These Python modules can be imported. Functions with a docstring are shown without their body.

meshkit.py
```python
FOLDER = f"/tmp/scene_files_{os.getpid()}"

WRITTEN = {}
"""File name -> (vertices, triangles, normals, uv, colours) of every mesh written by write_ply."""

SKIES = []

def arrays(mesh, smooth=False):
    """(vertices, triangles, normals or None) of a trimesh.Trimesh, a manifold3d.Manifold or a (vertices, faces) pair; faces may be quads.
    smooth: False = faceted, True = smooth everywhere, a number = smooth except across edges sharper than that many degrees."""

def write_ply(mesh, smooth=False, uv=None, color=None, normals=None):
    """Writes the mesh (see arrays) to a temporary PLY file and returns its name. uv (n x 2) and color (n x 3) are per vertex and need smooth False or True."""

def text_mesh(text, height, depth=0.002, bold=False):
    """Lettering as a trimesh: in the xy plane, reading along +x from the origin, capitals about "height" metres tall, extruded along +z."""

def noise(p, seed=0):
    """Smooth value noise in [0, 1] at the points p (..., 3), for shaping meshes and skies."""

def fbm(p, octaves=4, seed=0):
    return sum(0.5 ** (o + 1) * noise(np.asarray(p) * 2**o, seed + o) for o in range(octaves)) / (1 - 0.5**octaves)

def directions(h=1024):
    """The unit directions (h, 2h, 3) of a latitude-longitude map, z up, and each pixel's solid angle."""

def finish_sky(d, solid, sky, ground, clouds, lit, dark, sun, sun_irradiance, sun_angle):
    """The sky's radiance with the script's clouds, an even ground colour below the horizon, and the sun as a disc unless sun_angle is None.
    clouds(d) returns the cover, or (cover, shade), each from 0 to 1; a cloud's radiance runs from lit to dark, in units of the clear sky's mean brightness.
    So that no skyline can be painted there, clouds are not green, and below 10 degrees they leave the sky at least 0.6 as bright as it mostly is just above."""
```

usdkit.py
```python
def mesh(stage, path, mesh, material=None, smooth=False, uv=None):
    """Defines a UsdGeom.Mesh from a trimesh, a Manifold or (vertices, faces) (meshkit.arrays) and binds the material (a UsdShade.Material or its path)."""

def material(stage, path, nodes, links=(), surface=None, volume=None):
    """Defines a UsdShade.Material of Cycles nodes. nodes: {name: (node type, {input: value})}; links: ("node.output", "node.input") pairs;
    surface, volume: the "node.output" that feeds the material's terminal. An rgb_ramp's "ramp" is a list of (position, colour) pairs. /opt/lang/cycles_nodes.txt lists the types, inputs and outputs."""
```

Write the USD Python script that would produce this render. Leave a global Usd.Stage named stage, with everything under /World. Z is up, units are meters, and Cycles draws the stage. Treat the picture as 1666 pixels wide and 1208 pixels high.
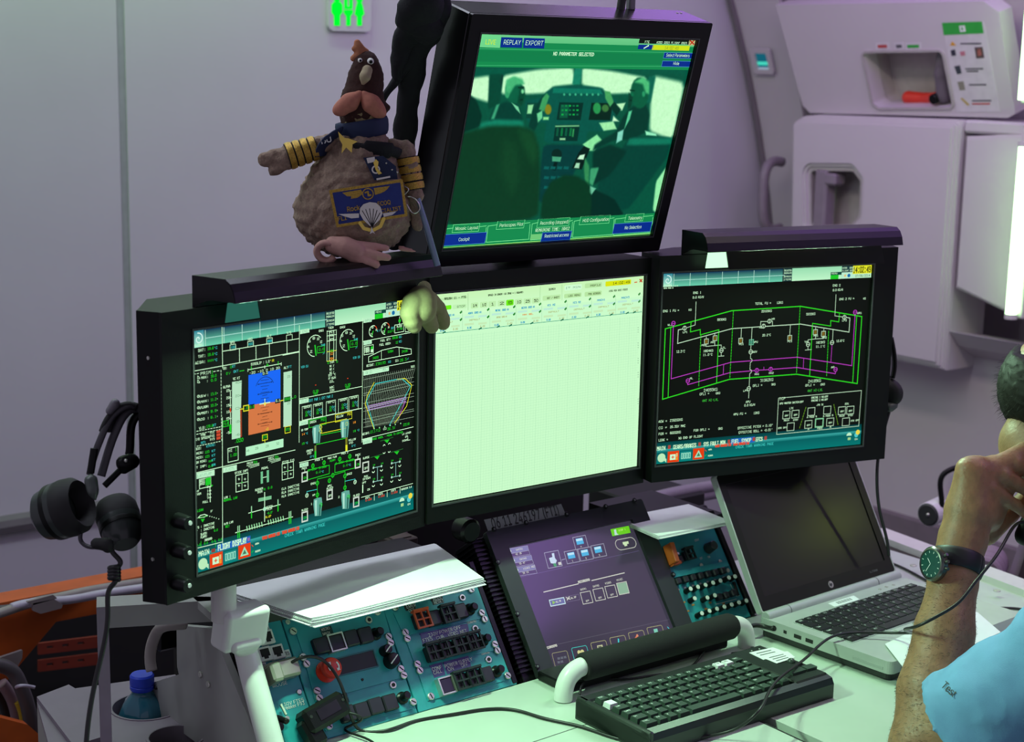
import math, random
import numpy as np, trimesh, manifold3d as mf, usdkit, meshkit
from shapely.geometry import Polygon, Point, LineString, box as sbox
from shapely import affinity, union_all
from pxr import Usd, UsdGeom, UsdLux, UsdShade, Sdf, Gf, Vt

stage = Usd.Stage.CreateInMemory()
UsdGeom.SetStageUpAxis(stage, UsdGeom.Tokens.z)
UsdGeom.SetStageMetersPerUnit(stage, 1.0)
UsdGeom.Xform.Define(stage, '/World'); UsdGeom.Scope.Define(stage, '/World/Looks')
rng = random.Random(7); nrng = np.random.default_rng(7)

# ---------------------------------------------------------------- camera
def Rz(a): c, s = math.cos(a), math.sin(a); return np.array([[c, -s, 0], [s, c, 0], [0, 0, 1.]])
def Rx(a): c, s = math.cos(a), math.sin(a); return np.array([[1, 0, 0], [0, c, -s], [0, s, c.real]])
def Ry(a): c, s = math.cos(a), math.sin(a); return np.array([[c, 0, s], [0, 1, 0], [-s, 0, c]])
CAM = np.array([-1.4355, -1.7491, 0.461]); FPX = 2654.6
CR = Rz(-.668326) @ Rx(-.192455) @ Ry(-.021289)
def M4(t=(0, 0, 0), R=None):
    m = np.eye(4); m[:3, 3] = t
    if R is not None: m[:3, :3] = R
    return m
cam = UsdGeom.Camera.Define(stage, '/World/camera')
cm = M4(CAM, np.stack([CR[:, 0], CR[:, 2], -CR[:, 1]], 1))
cam.AddTransformOp().Set(Gf.Matrix4d(*cm.T.ravel().tolist()))
cam.CreateHorizontalApertureAttr(36.0); cam.CreateVerticalApertureAttr(36.0 * 1208 / 1666)
cam.CreateFocalLengthAttr(36.0 * FPX / 1666); cam.CreateClippingRangeAttr(Gf.Vec2f(.05, 100))
cam.CreateFStopAttr(7.0); cam.CreateFocusDistanceAttr(2.18)
cam.CreateExposureAttr(0.0)

# ---------------------------------------------------------------- lights
def light_xf(l, pos, look):
    """light shining from pos towards look"""
    z = np.array(pos, float) - np.array(look, float); z /= np.linalg.norm(z)
    x = np.cross([0, 1, 0] if abs(z[2]) > .9 else [0, 0, 1], z); x /= np.linalg.norm(x); y = np.cross(z, x)
    l.AddTransformOp().Set(Gf.Matrix4d(*M4(pos, np.stack([x, y, z], 1)).T.ravel().tolist()))
def rect_light(name, pos, look, w, h, col, k):
    l = UsdLux.RectLight.Define(stage, '/World/' + name)
    l.CreateWidthAttr(w); l.CreateHeightAttr(h); l.CreateColorAttr(Gf.Vec3f(*col)); l.CreateIntensityAttr(k)
    light_xf(l, pos, look); return l
dome = UsdLux.DomeLight.Define(stage, '/World/ambient_light')
dome.CreateColorAttr(Gf.Vec3f(.84, .76, 1.0)); dome.CreateIntensityAttr(.09)
rect_light('ceiling_light_strip', (-.75, .35, 1.13), (-.75, .35, 0), 2.2, .25, (.80, .86, 1.0), 6.6)
rect_light('ceiling_light_strip_001', (.75, -.2, 1.13), (1.55, -.2, 0), 2.4, .15, (1.0, .86, .84), 10.0)
rect_light('mood_light_strip', (1.32, -.55, 1.12), (1.32, -.55, 0), .66, 3.6, (.50, .22, 1.0), 2.0)
rect_light('cove_light', (-.30, 1.42, 1.10), (-.30, 1.57, .55), 2.0, .05, (.62, 1.0, .62), 26.0)
LAMPCOL = (.55, 1.0, .63)

# ---------------------------------------------------------------- helpers
def ray(px, py): return CR @ np.array([(px - 833) / FPX, 1, -(py - 604) / FPX])
def on(px, py, p0, n):
    r = ray(px, py); n = np.array(n, float)
    return CAM + r * (np.dot(np.array(p0, float) - CAM, n) / np.dot(r, n))
def onx(px, py, x): return on(px, py, (x, 0, 0), (1, 0, 0))
def ony(px, py, y): return on(px, py, (0, y, 0), (0, 1, 0))
def onz(px, py, z): return on(px, py, (0, 0, z), (0, 0, 1))
def ond(px, py, d): return CAM + ray(px, py) * d
def FR(c, yaw, pitch=0): return M4(c, Rz(yaw) @ Rx(-pitch))
FL = FR((-.4033, -.0426, -.0021), .2218)
FC = FR((0, 0, 0), 0)
FRR = FR((.3911, -.0618, .0039), -.2303)
FT = FR((.026, -.0186, .3438), -.0159, -.2756)
FO = FR((.1010, -.0081, -.3226), .0176, .6181)
FA = FR((.5015, -.0711, -.2728), .0501, .5111)
DESK = -.405
def loc(F, px, py, off=0., ax=1):
    n = F[:3, ax]; w = on(px, py, F[:3, 3] + n * off, n); return F[:3, :3].T @ (w - F[:3, 3])
def xf(m, P): return np.asarray(P, float) @ m[:3, :3].T + m[:3, 3]

count, XF = {}, {}
def numbered(parent, name):
    k = (parent, name); count[k] = count.get(k, -1) + 1
    return f'{parent}/{name}' + (f'_{count[k]:03d}' if count[k] else '')
def tag(path, label=None, cat=None, group=None, kind=None):
    p = stage.GetPrimAtPath(path)
    for k, v in (('label', label), ('category', cat), ('group', group), ('kind', kind)):
        if v: p.SetCustomDataByKey(k, v)
    return path
def thing(name, label, cat, M=None, group=None, kind=None):
    M = np.eye(4) if M is None else (M4(M) if np.ndim(M) == 1 else M)
    path = numbered('/World', name); x = UsdGeom.Xform.Define(stage, path)
    x.AddTransformOp().Set(Gf.Matrix4d(*M.T.ravel().tolist())); XF[path] = M
    return tag(path, label, cat, group, kind)
def arr(m):
    if isinstance(m, mf.Manifold):
        q = m.to_mesh(); return trimesh.Trimesh(np.array(q.vert_properties[:, :3], float), np.array(q.tri_verts), process=False)
    return m
def part(parent, name, mesh, mat, smooth=False, w=False, label=None, kind=None):
    """mesh in the thing's own frame, or in the world's (w)"""
    mesh = arr(mesh)
    M = XF.get(parent, np.eye(4))
    if w: mesh = mesh.copy(); mesh.apply_transform(np.linalg.inv(M))
    path = numbered(parent, name); usdkit.mesh(stage, path, mesh, mat, smooth=smooth); XF[path] = M
    if label or kind: tag(path, label, None, None, kind)
    return path
def solo(name, mesh, mat, label, cat, smooth=False, group=None, kind=None):
    path = numbered('/World', name); usdkit.mesh(stage, path, arr(mesh), mat, smooth=smooth); XF[path] = np.eye(4)
    return tag(path, label, cat, group, kind)
def struct(name, mesh, mat, label=None, smooth=False, cat=None): return solo(name, mesh, mat, label, cat, smooth, kind='structure')

cat_ = trimesh.util.concatenate
def mv(m, t=(0, 0, 0), R=None):
    m = arr(m).copy(); m.apply_transform(M4(t, R)); return m
def tm(m, F): m = arr(m).copy(); m.apply_transform(F); return m
def hull(P): return mf.Manifold.hull_points(np.asarray(P, np.float32))
def bx(x0, x1, y0, y1, z0, z1, c=0.0):
    """box with chamfered edges"""
    if c <= 0:
        P = [(x, y, z) for x in (x0, x1) for y in (y0, y1) for z in (z0, z1)]
    else:
        P = []
        for x, sx in ((x0, 1), (x1, -1)):
            for y, sy in ((y0, 1), (y1, -1)):
                for z, sz in ((z0, 1), (z1, -1)):
                    P += [(x + sx * c, y + sy * c, z), (x + sx * c, y, z + sz * c), (x, y + sy * c, z + sz * c)]
    return arr(hull(P))
def sph(r, c=(0, 0, 0), n=2, s=(1, 1, 1)):
    m = trimesh.creation.icosphere(n, r); m.vertices = m.vertices * s + c; return m
AX = {'z': np.eye(3), 'y': Rx(math.pi / 2), 'x': Ry(math.pi / 2)}
def cyl(r, h, c=(0, 0, 0), ax='z', n=24, r2=None, ch=0.0):
    """cylinder or cone centred at c with chamfered rims"""
    r2 = r if r2 is None else r2
    prof = [(0, -h / 2), (r - ch, -h / 2)] + ([(r, -h / 2 + ch), (r2, h / 2 - ch)] if ch else []) + [(r2 - ch, h / 2), (0, h / 2)]
    return mv(trimesh.creation.revolve(np.array(prof), sections=n), c, AX[ax])
def lathe(prof, c=(0, 0, 0), n=32, R=None): return mv(trimesh.creation.revolve(np.array(prof, float), sections=n), c, R)
def prism(poly, h, F=None):
    """polygon (u,v) extruded along +w by h; F maps (u,v,w)"""
    if not isinstance(poly, Polygon) and not hasattr(poly, 'geoms'): poly = Polygon(poly)
    m = cat_([trimesh.creation.extrude_polygon(g, h, engine='earcut') for g in getattr(poly, 'geoms', [poly])])
    return tm(m, F) if F is not None else m
XZ = lambda y: M4((0, y, 0), np.array([[1, 0, 0], [0, 0, -1.], [0, 1, 0]]))      # u->x v->z w->-y
YZ = lambda x: M4((x, 0, 0), np.array([[0, 0, 1.], [1, 0, 0], [0, 1, 0]]))       # u->y v->z w->x
def rrect(x0, y0, x1, y1, r): return sbox(x0 + r, y0 + r, x1 - r, y1 - r).buffer(r, quad_segs=5)
def spline(P, n=60):
    from scipy.interpolate import CubicSpline
    P = np.asarray(P, float); t = np.r_[0, np.cumsum(np.linalg.norm(np.diff(P, axis=0), axis=1))]
    return CubicSpline(t, P)(np.linspace(0, t[-1], n))
def sweep(P, ra, rb=None, n=10, up=(0, 0, 1), flat=None):
    """tube along P; ra, rb radii (scalar or per point) across and along 'up'"""
    P = np.asarray(P, float); k = len(P)
    ra = np.broadcast_to(np.asarray(ra, float), k); rb = ra if rb is None else np.broadcast_to(np.asarray(rb, float), k)
    T = np.gradient(P, axis=0); T /= np.linalg.norm(T, axis=1, keepdims=True)
    u = np.array(up, float); V = []
    for i in range(k):
        u = u - T[i] * np.dot(u, T[i])
        if np.linalg.norm(u) < 1e-6: u = np.cross(T[i], [1, .1, .2])
        u /= np.linalg.norm(u); s = np.cross(T[i], u)
        for a in np.arange(n) * 2 * math.pi / n: V.append(P[i] + s * ra[i] * math.cos(a) + u * rb[i] * math.sin(a))
    F = []
    for i in range(k - 1):
        for j in range(n):
            a, b = i * n + j, i * n + (j + 1) % n; F += [(a, b, b + n), (a, b + n, a + n)]
    V += [P[0], P[-1]]
    for j in range(n): F += [(len(V) - 2, (j + 1) % n, j), (len(V) - 1, (k - 1) * n + j, (k - 1) * n + (j + 1) % n)]
    return trimesh.Trimesh(V, F, process=False)
def tube(P, r, n=8, k=None): return sweep(spline(P, k or 10 * len(P)), r, n=n)
def nets(f, lo, hi, h):
    """surface nets: the zero level of f(points) as a mesh"""
    lo, hi = np.asarray(lo, float), np.asarray(hi, float); n = np.ceil((hi - lo) / h).astype(int) + 1
    ax = [lo[i] + h * np.arange(n[i]) for i in range(3)]
    D = f(np.stack(np.meshgrid(*ax, indexing='ij'), -1).reshape(-1, 3)).reshape(n)
    ins = D < 0; nc = n - 1; S = np.zeros(nc, int); acc = np.zeros((*nc, 3)); cnt_ = np.zeros(nc)
    corner = [(i, j, k) for i in (0, 1) for j in (0, 1) for k in (0, 1)]
    sl = lambda c: tuple(slice(c[q], c[q] + nc[q]) for q in range(3))
    for c in corner:
        for q in range(3):
            if c[q] == 0:
                e = list(c); e[q] = 1; A, B = D[sl(c)], D[sl(e)]; cr = (A < 0) != (B < 0); t = np.where(cr, A / np.where(A == B, 1, A - B), 0)
                p = np.zeros((*nc, 3)); p[...] = c; p[..., q] += t; acc += p * cr[..., None]; cnt_ += cr
    act = cnt_ > 0; idx = -np.ones(nc, int); idx[act] = np.arange(act.sum())
    I = np.stack(np.nonzero(act), -1); V = lo + h * (I + acc[act] / cnt_[act][:, None]); F = []
    for q in range(3):
        r, s_ = (q + 1) % 3, (q + 2) % 3
        A = np.take(ins, range(0, n[q] - 1), q); B = np.take(ins, range(1, n[q]), q); ch = A != B
        P = np.stack(np.nonzero(ch), -1); P = P[(P[:, r] > 0) & (P[:, s_] > 0) & (P[:, r] < nc[r]) & (P[:, s_] < nc[s_])]
        fl = A[tuple(P.T)]
        def g(dr, ds): Q = P.copy(); Q[:, r] -= dr; Q[:, s_] -= ds; return idx[tuple(Q.T)]
        a_, b_, c_, d_ = g(1, 1), g(0, 1), g(0, 0), g(1, 0)
        for (x, y, z) in ((a_, b_, c_), (a_, c_, d_)): F.append(np.where(fl[:, None], np.stack([x, y, z], 1), np.stack([x, z, y], 1)))
    return trimesh.Trimesh(V, np.vstack(F), process=False)
def sd_bone(P, a, ra, b, rb):
    a, b = np.asarray(a, float), np.asarray(b, float); d = b - a
    t = np.clip(((P - a) @ d) / max(d @ d, 1e-12), 0, 1); return np.linalg.norm(P - a - t[:, None] * d, axis=1) - (ra + (rb - ra) * t)
def smin(a, b, k):
    if k <= 0: return np.minimum(a, b)
    h = np.clip(.5 + .5 * (b - a) / k, 0, 1); return b * (1 - h) + a * h - k * h * (1 - h)
def sd_ell(P, c, r, R=None):
    Q = (P - np.asarray(c, float)); Q = Q if R is None else Q @ R
    r = np.asarray(r, float); k0 = np.linalg.norm(Q / r, axis=1); k1 = np.linalg.norm(Q / r ** 2, axis=1); return k0 * (k0 - 1) / np.maximum(k1, 1e-9)
def blob(chains, length=.004, k=.008, ells=(), cut=None):
    """chains of (point, radius) and ellipsoids (centre, radii, R) melted into one smooth skin"""
    pts = [(np.array(p, float), r) for ch in chains for p, r in ch] + [(np.array(e[0], float), max(e[1])) for e in ells]
    lo = np.min([p - r for p, r in pts], 0) - 3 * length - k; hi = np.max([p + r for p, r in pts], 0) + 3 * length + k
    def f(P):
        d = np.full(len(P), 9.)
        for ch in chains:
            for a, b in zip(ch[:-1], ch[1:]): d = smin(d, sd_bone(P, a[0], a[1], b[0], b[1]), k)
        for e in ells: d = smin(d, sd_ell(P, *e), k)
        return d if cut is None else np.maximum(d, cut(P))
    return nets(f, lo, hi, length)
def fuzz(m, amp, freq, seed=0, oct=2):
    """pile: pushes vertices along their normals by noise"""
    m = m.copy(); m.vertices = m.vertices + m.vertex_normals * ((meshkit.fbm(m.vertices * freq + 31.7, oct, seed) - .45) * 2 * amp)[:, None]; return m

# ---------------------------------------------------------------- materials
def lin(c):
    c = np.asarray(c, float) / 255; return np.where(c <= .04045, c / 12.92, ((c + .055) / 1.055) ** 2.4)
MATS = {}
def mat(name, col, rough=.5, metal=0., var=.06, scale=40., bump=0., bscale=300., spec=.5, **kw):
    """procedural paint or plastic: base colour broken up by noise, optional fine relief"""
    a = np.asarray(col, float)
    nodes = {'tc': ('texture_coordinate', {}), 'n': ('noise_texture', {'scale': scale, 'detail': 3.0}),
             'r': ('rgb_ramp', {'ramp': [(.3, tuple(a * (1 - var))), (.7, tuple(np.minimum(a * (1 + var), 1)))]}),
             'p': ('principled_bsdf', {'roughness': rough, 'metallic': metal, 'specular_ior_level': spec, **kw})}
    links = [('tc.object', 'n.vector'), ('n.fac', 'r.fac'), ('r.color', 'p.base_color')]
    if bump:
        nodes['bn'] = ('noise_texture', {'scale': bscale, 'detail': 3.0}); nodes['b'] = ('bump', {'strength': bump, 'distance': .002})
        links += [('tc.object', 'bn.vector'), ('bn.fac', 'b.height'), ('b.normal', 'p.normal')]
    MATS[name] = usdkit.material(stage, '/World/Looks/' + name, nodes, links, surface='p.BSDF'); return MATS[name]
def emis(name, col, k): return usdkit.material(stage, '/World/Looks/' + name, {'e': ('emission', {'color': tuple(col), 'strength': float(k)})}, [], surface='e.emission')
def screen_mat(name, rough, spec, k=1.0):
    return usdkit.material(stage, '/World/Looks/' + name, {'a': ('attribute', {'attribute': 'col'}),
        'p': ('principled_bsdf', {'base_color': (.002, .002, .002), 'roughness': rough, 'specular_ior_level': spec, 'emission_strength': k})},
        [('a.color', 'p.emission_color')], surface='p.BSDF')
black = mat('black_plastic', (.0032, .0042, .0034), .42, bump=.08, bscale=900, spec=.22)
black_matte = mat('black_matte', (.010, .010, .010), .7)
black_metal = mat('black_painted_metal', (.0055, .0055, .006), .32, bump=.05, bscale=500, spec=.28)
dark_grey = mat('dark_grey', (.045, .047, .048), .5)
mid_grey = mat('mid_grey', (.16, .16, .165), .5)
white_paint = mat('white_paint', (.66, .66, .62), .42, var=.03, bump=.04, bscale=600)
grey_paint = mat('grey_paint', (.31, .315, .295), .5, var=.03, bump=.05, bscale=500)
desk_mat = mat('desk_laminate', (.52, .60, .52), .38, var=.03, scale=12)
wall_mat = mat('wall_panel', (.60, .60, .62), .5, var=.02, scale=4, bump=.05, bscale=250)
side_mat = mat('sidewall_panel', (.60, .56, .57), .5, var=.02, scale=4, bump=.05, bscale=250)
teal = mat('teal_panel_paint', (.020, .30, .35), .42, var=.08, bump=.05, bscale=700)
teal_dark = mat('teal_recess_paint', (.016, .13, .16), .5)
chrome = mat('bright_metal', (.62, .63, .56), .40, .9)
silver = mat('silver_plastic', (.52, .54, .53), .35, .35, var=.03)
purple_label = mat('purple_label', (.075, .055, .24), .5)
label_black = mat('black_label', (.012, .014, .014), .5)
ink_white = mat('white_ink', (.80, .84, .80), .6)
white_plastic = mat('white_plastic', (.78, .80, .76), .35, var=.02)
paper = mat('paper', (.80, .82, .82), .7, var=.02)
red_plastic = mat('red_plastic', (.72, .045, .022), .35)
orange_paint = mat('orange_paint', (.56, .105, .016), .5, var=.12, scale=20, bump=.05)
cable_black = mat('black_cable', (.012, .012, .012), .4)
cable_grey = mat('grey_cable', (.30, .27, .25), .5)
cable_white = mat('lilac_cable', (.50, .46, .56), .45)
scr_mat = screen_mat('lcd_picture', .32, .10)
scr_gloss = screen_mat('touch_lcd_picture', .16, 1.0)
# ================================================================ the setting
FLOOR, CEIL, WY = -1.15, 1.17, 1.6
def fus(z): return -.585 + math.sqrt(2.8 ** 2 - (z + .55) ** 2)      # inboard face of the rounded cabin side
floor_mat = mat('floor_carpet', (.09, .085, .10), .9, var=.2, scale=200, bump=.3, bscale=800)
struct('floor', bx(-2.6, 2.3, -2.6, 1.75, FLOOR - .03, FLOOR), floor_mat)
ceil_mat = mat('ceiling_panel', (.5, .46, .52), .6, var=.02, scale=4)
struct('ceiling', cat_([bx(-2.2, -2.02, -2.4, 1.7, CEIL, CEIL + .03), bx(-2.0, 1.85, -2.4, 1.7, CEIL, CEIL + .03)]), ceil_mat)
# partition: two tall panels with a light joint strip between them, a rail across
pw = thing('wall_back', None, None, (0, WY, 0), kind='structure')
zs = np.linspace(FLOOR, CEIL, 22)
right_poly = [(.1245, FLOOR), *[(fus(z) + .015, z) for z in zs], (.1245, CEIL)]
part(pw, 'panel', tm(bx(-2.4, .1085, WY, WY + .04, FLOOR, CEIL, .004), M4((0, -WY, 0))), wall_mat)
part(pw, 'panel', mv(prism(right_poly, .04, XZ(.04)), (0, 0, 0)), wall_mat)
joint_mat = mat('joint_strip', (.40, .47, .42), .4, .3)
part(pw, 'joint_strip', bx(.1085, .1245, .003, .03, FLOOR, CEIL), joint_mat)
rail = prism(Polygon([(0, -.02), (-.022, -.014), (-.026, 0), (-.022, .014), (0, .02)]), 2.48, YZ(-2.4))
struct('trim_1', mv(rail, (0, WY, -.565)), mat('rail_grey', (.16, .15, .155), .45))
# rounded cabin side, right
def side_strip(y0, y1, z0, z1, out=0., k=24, th=.03):
    zz = np.linspace(z0, z1, k); o = [(fus(z) - out, z) for z in zz]; i = [(fus(z) - out + th, z) for z in zz[::-1]]
    return prism(Polygon(o + i), y1 - y0, M4((0, y1, 0), np.array([[1, 0, 0], [0, 0, -1.], [0, 1, 0]])))
struct('wall_right', side_strip(-2.0, WY, FLOOR, CEIL, -.05, 30), side_mat)
frame = thing('trim_2', None, None, (fus(.3), 1.5, .3), kind='structure')
part(frame, 'pillar', side_strip(1.395, 1.565, FLOOR, CEIL, .012), side_mat, w=True, smooth=30)
part(frame, 'edge_gasket', side_strip(1.565, 1.58, FLOOR, CEIL, .02), mat('gasket_grey', (.20, .17, .19), .6), w=True, smooth=30)
part(frame, 'edge_gasket', side_strip(1.372, 1.395, .30, CEIL, .0), MATS['gasket_grey'], w=True, smooth=30)
# little status display on the pillar
sd = onx(1240, 90, fus(.45) - .014); zt = .455
tilt = Ry(-.36)
dsp = thing('door_status_display', 'small teal lit status display set in the door pillar', 'display', M4((fus(zt) - .02, 1.50, zt), Ry(-math.asin((zt + .55) / 2.8))))
fr = rrect(-.037, -.037, .037, .037, .008).difference(rrect(-.022, -.024, .022, .024, .004))
ZYF = lambda x: M4((x, 0, 0), np.array([[0, 0, -1.], [-1, 0, 0], [0, 1, 0]]))   # u-> -y, v-> z, w-> -x (facing -x)
part(dsp, 'frame', prism(fr, .008, ZYF(.0)), side_mat)
part(dsp, 'screen', prism(sbox(-.022, -.024, .022, .024), .002, ZYF(.0)), emis('status_teal', lin((20, 95, 115)), 1.0))
part(dsp, 'lit_band', prism(sbox(-.021, -.012, .021, -.002), .001, ZYF(-.002)), emis('status_mint', lin((70, 215, 190)), 1.0))
part(dsp, 'lit_band', prism(sbox(-.021, -.024, .021, -.019), .001, ZYF(-.002)), emis('status_pale', lin((150, 170, 190)), 1.0))

# aircraft door: upper lining with a recess and placard, lower bulged cover with a grip recess
dr = thing('door_1', None, None, (1.95, 1.0, FLOOR), kind='structure')
def rnd_panel(pts, th, r, x, off=(0, 0)):
    return None
UPX = 1.95
up_tilt = math.radians(17)
U = M4((UPX, 1.05, .325), np.stack([np.array([0, -1, 0]), np.array([-math.sin(up_tilt), 0, math.cos(up_tilt)]), np.array([-math.cos(up_tilt), 0, -math.sin(up_tilt)])], 1))
# in U: u to the right in the picture (-y), v up the lining, w towards the cabin
def ul(px, py):
    n = U[:3, 2]; w = on(px, py, U[:3, 3], n); return U[:3, :3].T @ (w - U[:3, 3])
def upoly(pts): return Polygon([ul(*p)[:2] for p in pts])
lining = upoly([(1262, 8), (1600, 2), (1625, 20), (1652, 185), (1640, 192), (1318, 184), (1306, 172)]).buffer(.012).buffer(-.012)
recess = upoly([(1404, 86), (1533, 84), (1551, 174), (1430, 175), (1421, 168)]).buffer(-.012).buffer(.012)
part(dr, 'upper_lining', prism(lining.difference(recess), .05, U @ M4((0, 0, -.05))), side_mat, w=True)
part(dr, 'recess_back', prism(recess.buffer(.006), .008, U @ M4((0, 0, -.10))), mat('recess_grey', (.45, .42, .40), .5), w=True)
part(dr, 'recess_wall', prism(recess.buffer(.006).difference(recess), .052, U @ M4((0, 0, -.1))), MATS['recess_grey'], w=True)
part(dr, 'recess_rim', prism(recess.buffer(.006).difference(recess), .004, U), MATS['recess_grey'], w=True)
# lever inside the recess
def U3(px, py, w): a = ul(px, py); return xf(U, (a[0], a[1], w))
lv = part(dr, 'door_lever', blob([[(U3(1522, 97, -.04), .022), (U3(1520, 125, -.03), .018), (U3(1526, 160, -.025), .02)]], .004), mat('lever_grey', (.14, .12, .135), .4), smooth=True, w=True)
part(lv, 'pivot', tm(cyl(.013, .02, ch=.002), U @ M4(np.r_[ul(1518, 162)[:2], -.008])), black, w=True)
part(dr, 'lever_grip', blob([[(U3(1458, 168, -.05), .017), (U3(1490, 170, -.05), .014), (U3(1516, 162, -.03), .012)]], .003), red_plastic, smooth=True, w=True, label='red lever grip')
# placard
pl = part(dr, 'placard', prism(upoly([(1534, 37), (1601, 35), (1628, 182), (1557, 182)]), .001, U), mat('placard_white', (.66, .63, .64), .5), w=True)
gm = mat('sign_green', (.03, .42, .05), .4)
part(pl, 'green_header', prism(upoly([(1533, 37), (1598, 35), (1601, 54), (1536, 57)]), .0015, U), gm, w=True, label='green placard header')
part(pl, 'header_mark', prism(upoly([(1561, 42), (1570, 41), (1572, 51), (1563, 52)]).difference(upoly([(1564, 44), (1567, 44), (1568, 49), (1565, 49)])), .0005, U @ M4((0, 0, .0015))), ink_white, w=True)
for q, c in (([(1546, 74), (1550, 67), (1556, 74)], (.7, .35, .03)), ([(1547, 82), (1554, 80), (1556, 90), (1549, 91)], (.03, .03, .05)), ([(1586, 77), (1599, 76), (1602, 94), (1589, 95)], (.10, .07, .06)), ([(1590, 80), (1596, 79), (1598, 90), (1592, 91)], (.6, .2, .15)),
             ([(1562, 84), (1570, 83), (1571, 90), (1564, 91)], (.55, .2, .25)), ([(1553, 108), (1562, 106), (1565, 119), (1558, 121)], (.04, .05, .06)), ([(1558, 133), (1568, 132), (1571, 146), (1562, 147)], (.25, .24, .18)), ([(1563, 160), (1566, 159), (1578, 170), (1575, 172)], (.5, .38, .1))):
    part(pl, 'pictogram', prism(upoly(q), .0006, U @ M4((0, 0, .001))), mat(f'pictogram_ink_{len(MATS)}', c, .6), w=True)
grey_ink = mat('grey_ink', (.10, .10, .11), .6); red_ink = mat('red_ink', (.5, .06, .06), .6)
for (x0, x1, y, m) in ((1563, 1597, 71, grey_ink), (1571, 1600, 112, grey_ink), (1573, 1592, 116, grey_ink), (1577, 1605, 138, grey_ink), (1582, 1613, 164, grey_ink), (1582, 1611, 169, red_ink)):
    part(pl, 'text_line', prism(upoly([(x0, y - 1.2), (x1, y - 1.6), (x1, y + 1), (x0, y + 1)]), .0005, U @ M4((0, 0, .001))), m, w=True)
# three stickers above the recess
for x0, x1, m in ((1425, 1446, red_ink), (1455, 1470, grey_ink), (1473, 1498, gm)):
    s_ = part(dr, 'sticker', prism(upoly([(x0, 70), (x1, 69), (x1 + 1, 80), (x0 + 1, 81)]), .001, U), MATS['placard_white'], w=True)
    part(s_, 'print', prism(upoly([(x0 + 3, 73), (x1 - 3, 72.5), (x1 - 2, 77.5), (x0 + 4, 78)]), .0005, U @ M4((0, 0, .001))), m, w=True)
# lower cover
LX = 1.90
def lz(px, py): p = onx(px, py, LX); return p[1], p[2]
def yz_panel(poly, x0, x1, name, m, parent=dr, **k):
    return part(parent, name, prism(poly, x1 - x0, YZ(x0)), m, w=True, **k)
def soft_panel(poly, x0, x1, r=.03, k=5):
    """panel whose cabin-side (low x) rim is rounded by r"""
    ms = []
    for i in range(k):
        a = i / k * math.pi / 2
        ms.append(prism(poly.buffer(-r * (1 - math.sin((i + 1) / k * math.pi / 2)) - 1e-4, quad_segs=6), r / k + (x1 - x0 - r if i == k - 1 else 0), YZ(x0 + r * i / k)))
    return cat_(ms)
cov = Polygon([lz(1283, 200), lz(1300, 189), lz(1320, 187), lz(1559, 195), lz(1541, 470), lz(1440, 474), lz(1280, 470)]).buffer(-.02).buffer(.02)
grip = Polygon([lz(1314, 278), lz(1383, 279), lz(1395, 295), lz(1393, 352), lz(1380, 366), lz(1316, 368)]).buffer(-.012).buffer(.012)
zb = -1.0
covfull = Polygon([*list(cov.exterior.coords)]).union(sbox(lz(1541, 470)[0], -.30, lz(1281, 470)[0], lz(1541, 470)[1] + .03))
part(dr, 'lower_cover', soft_panel(covfull.difference(grip), LX, LX + .16), side_mat, w=True, smooth=35)
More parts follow.
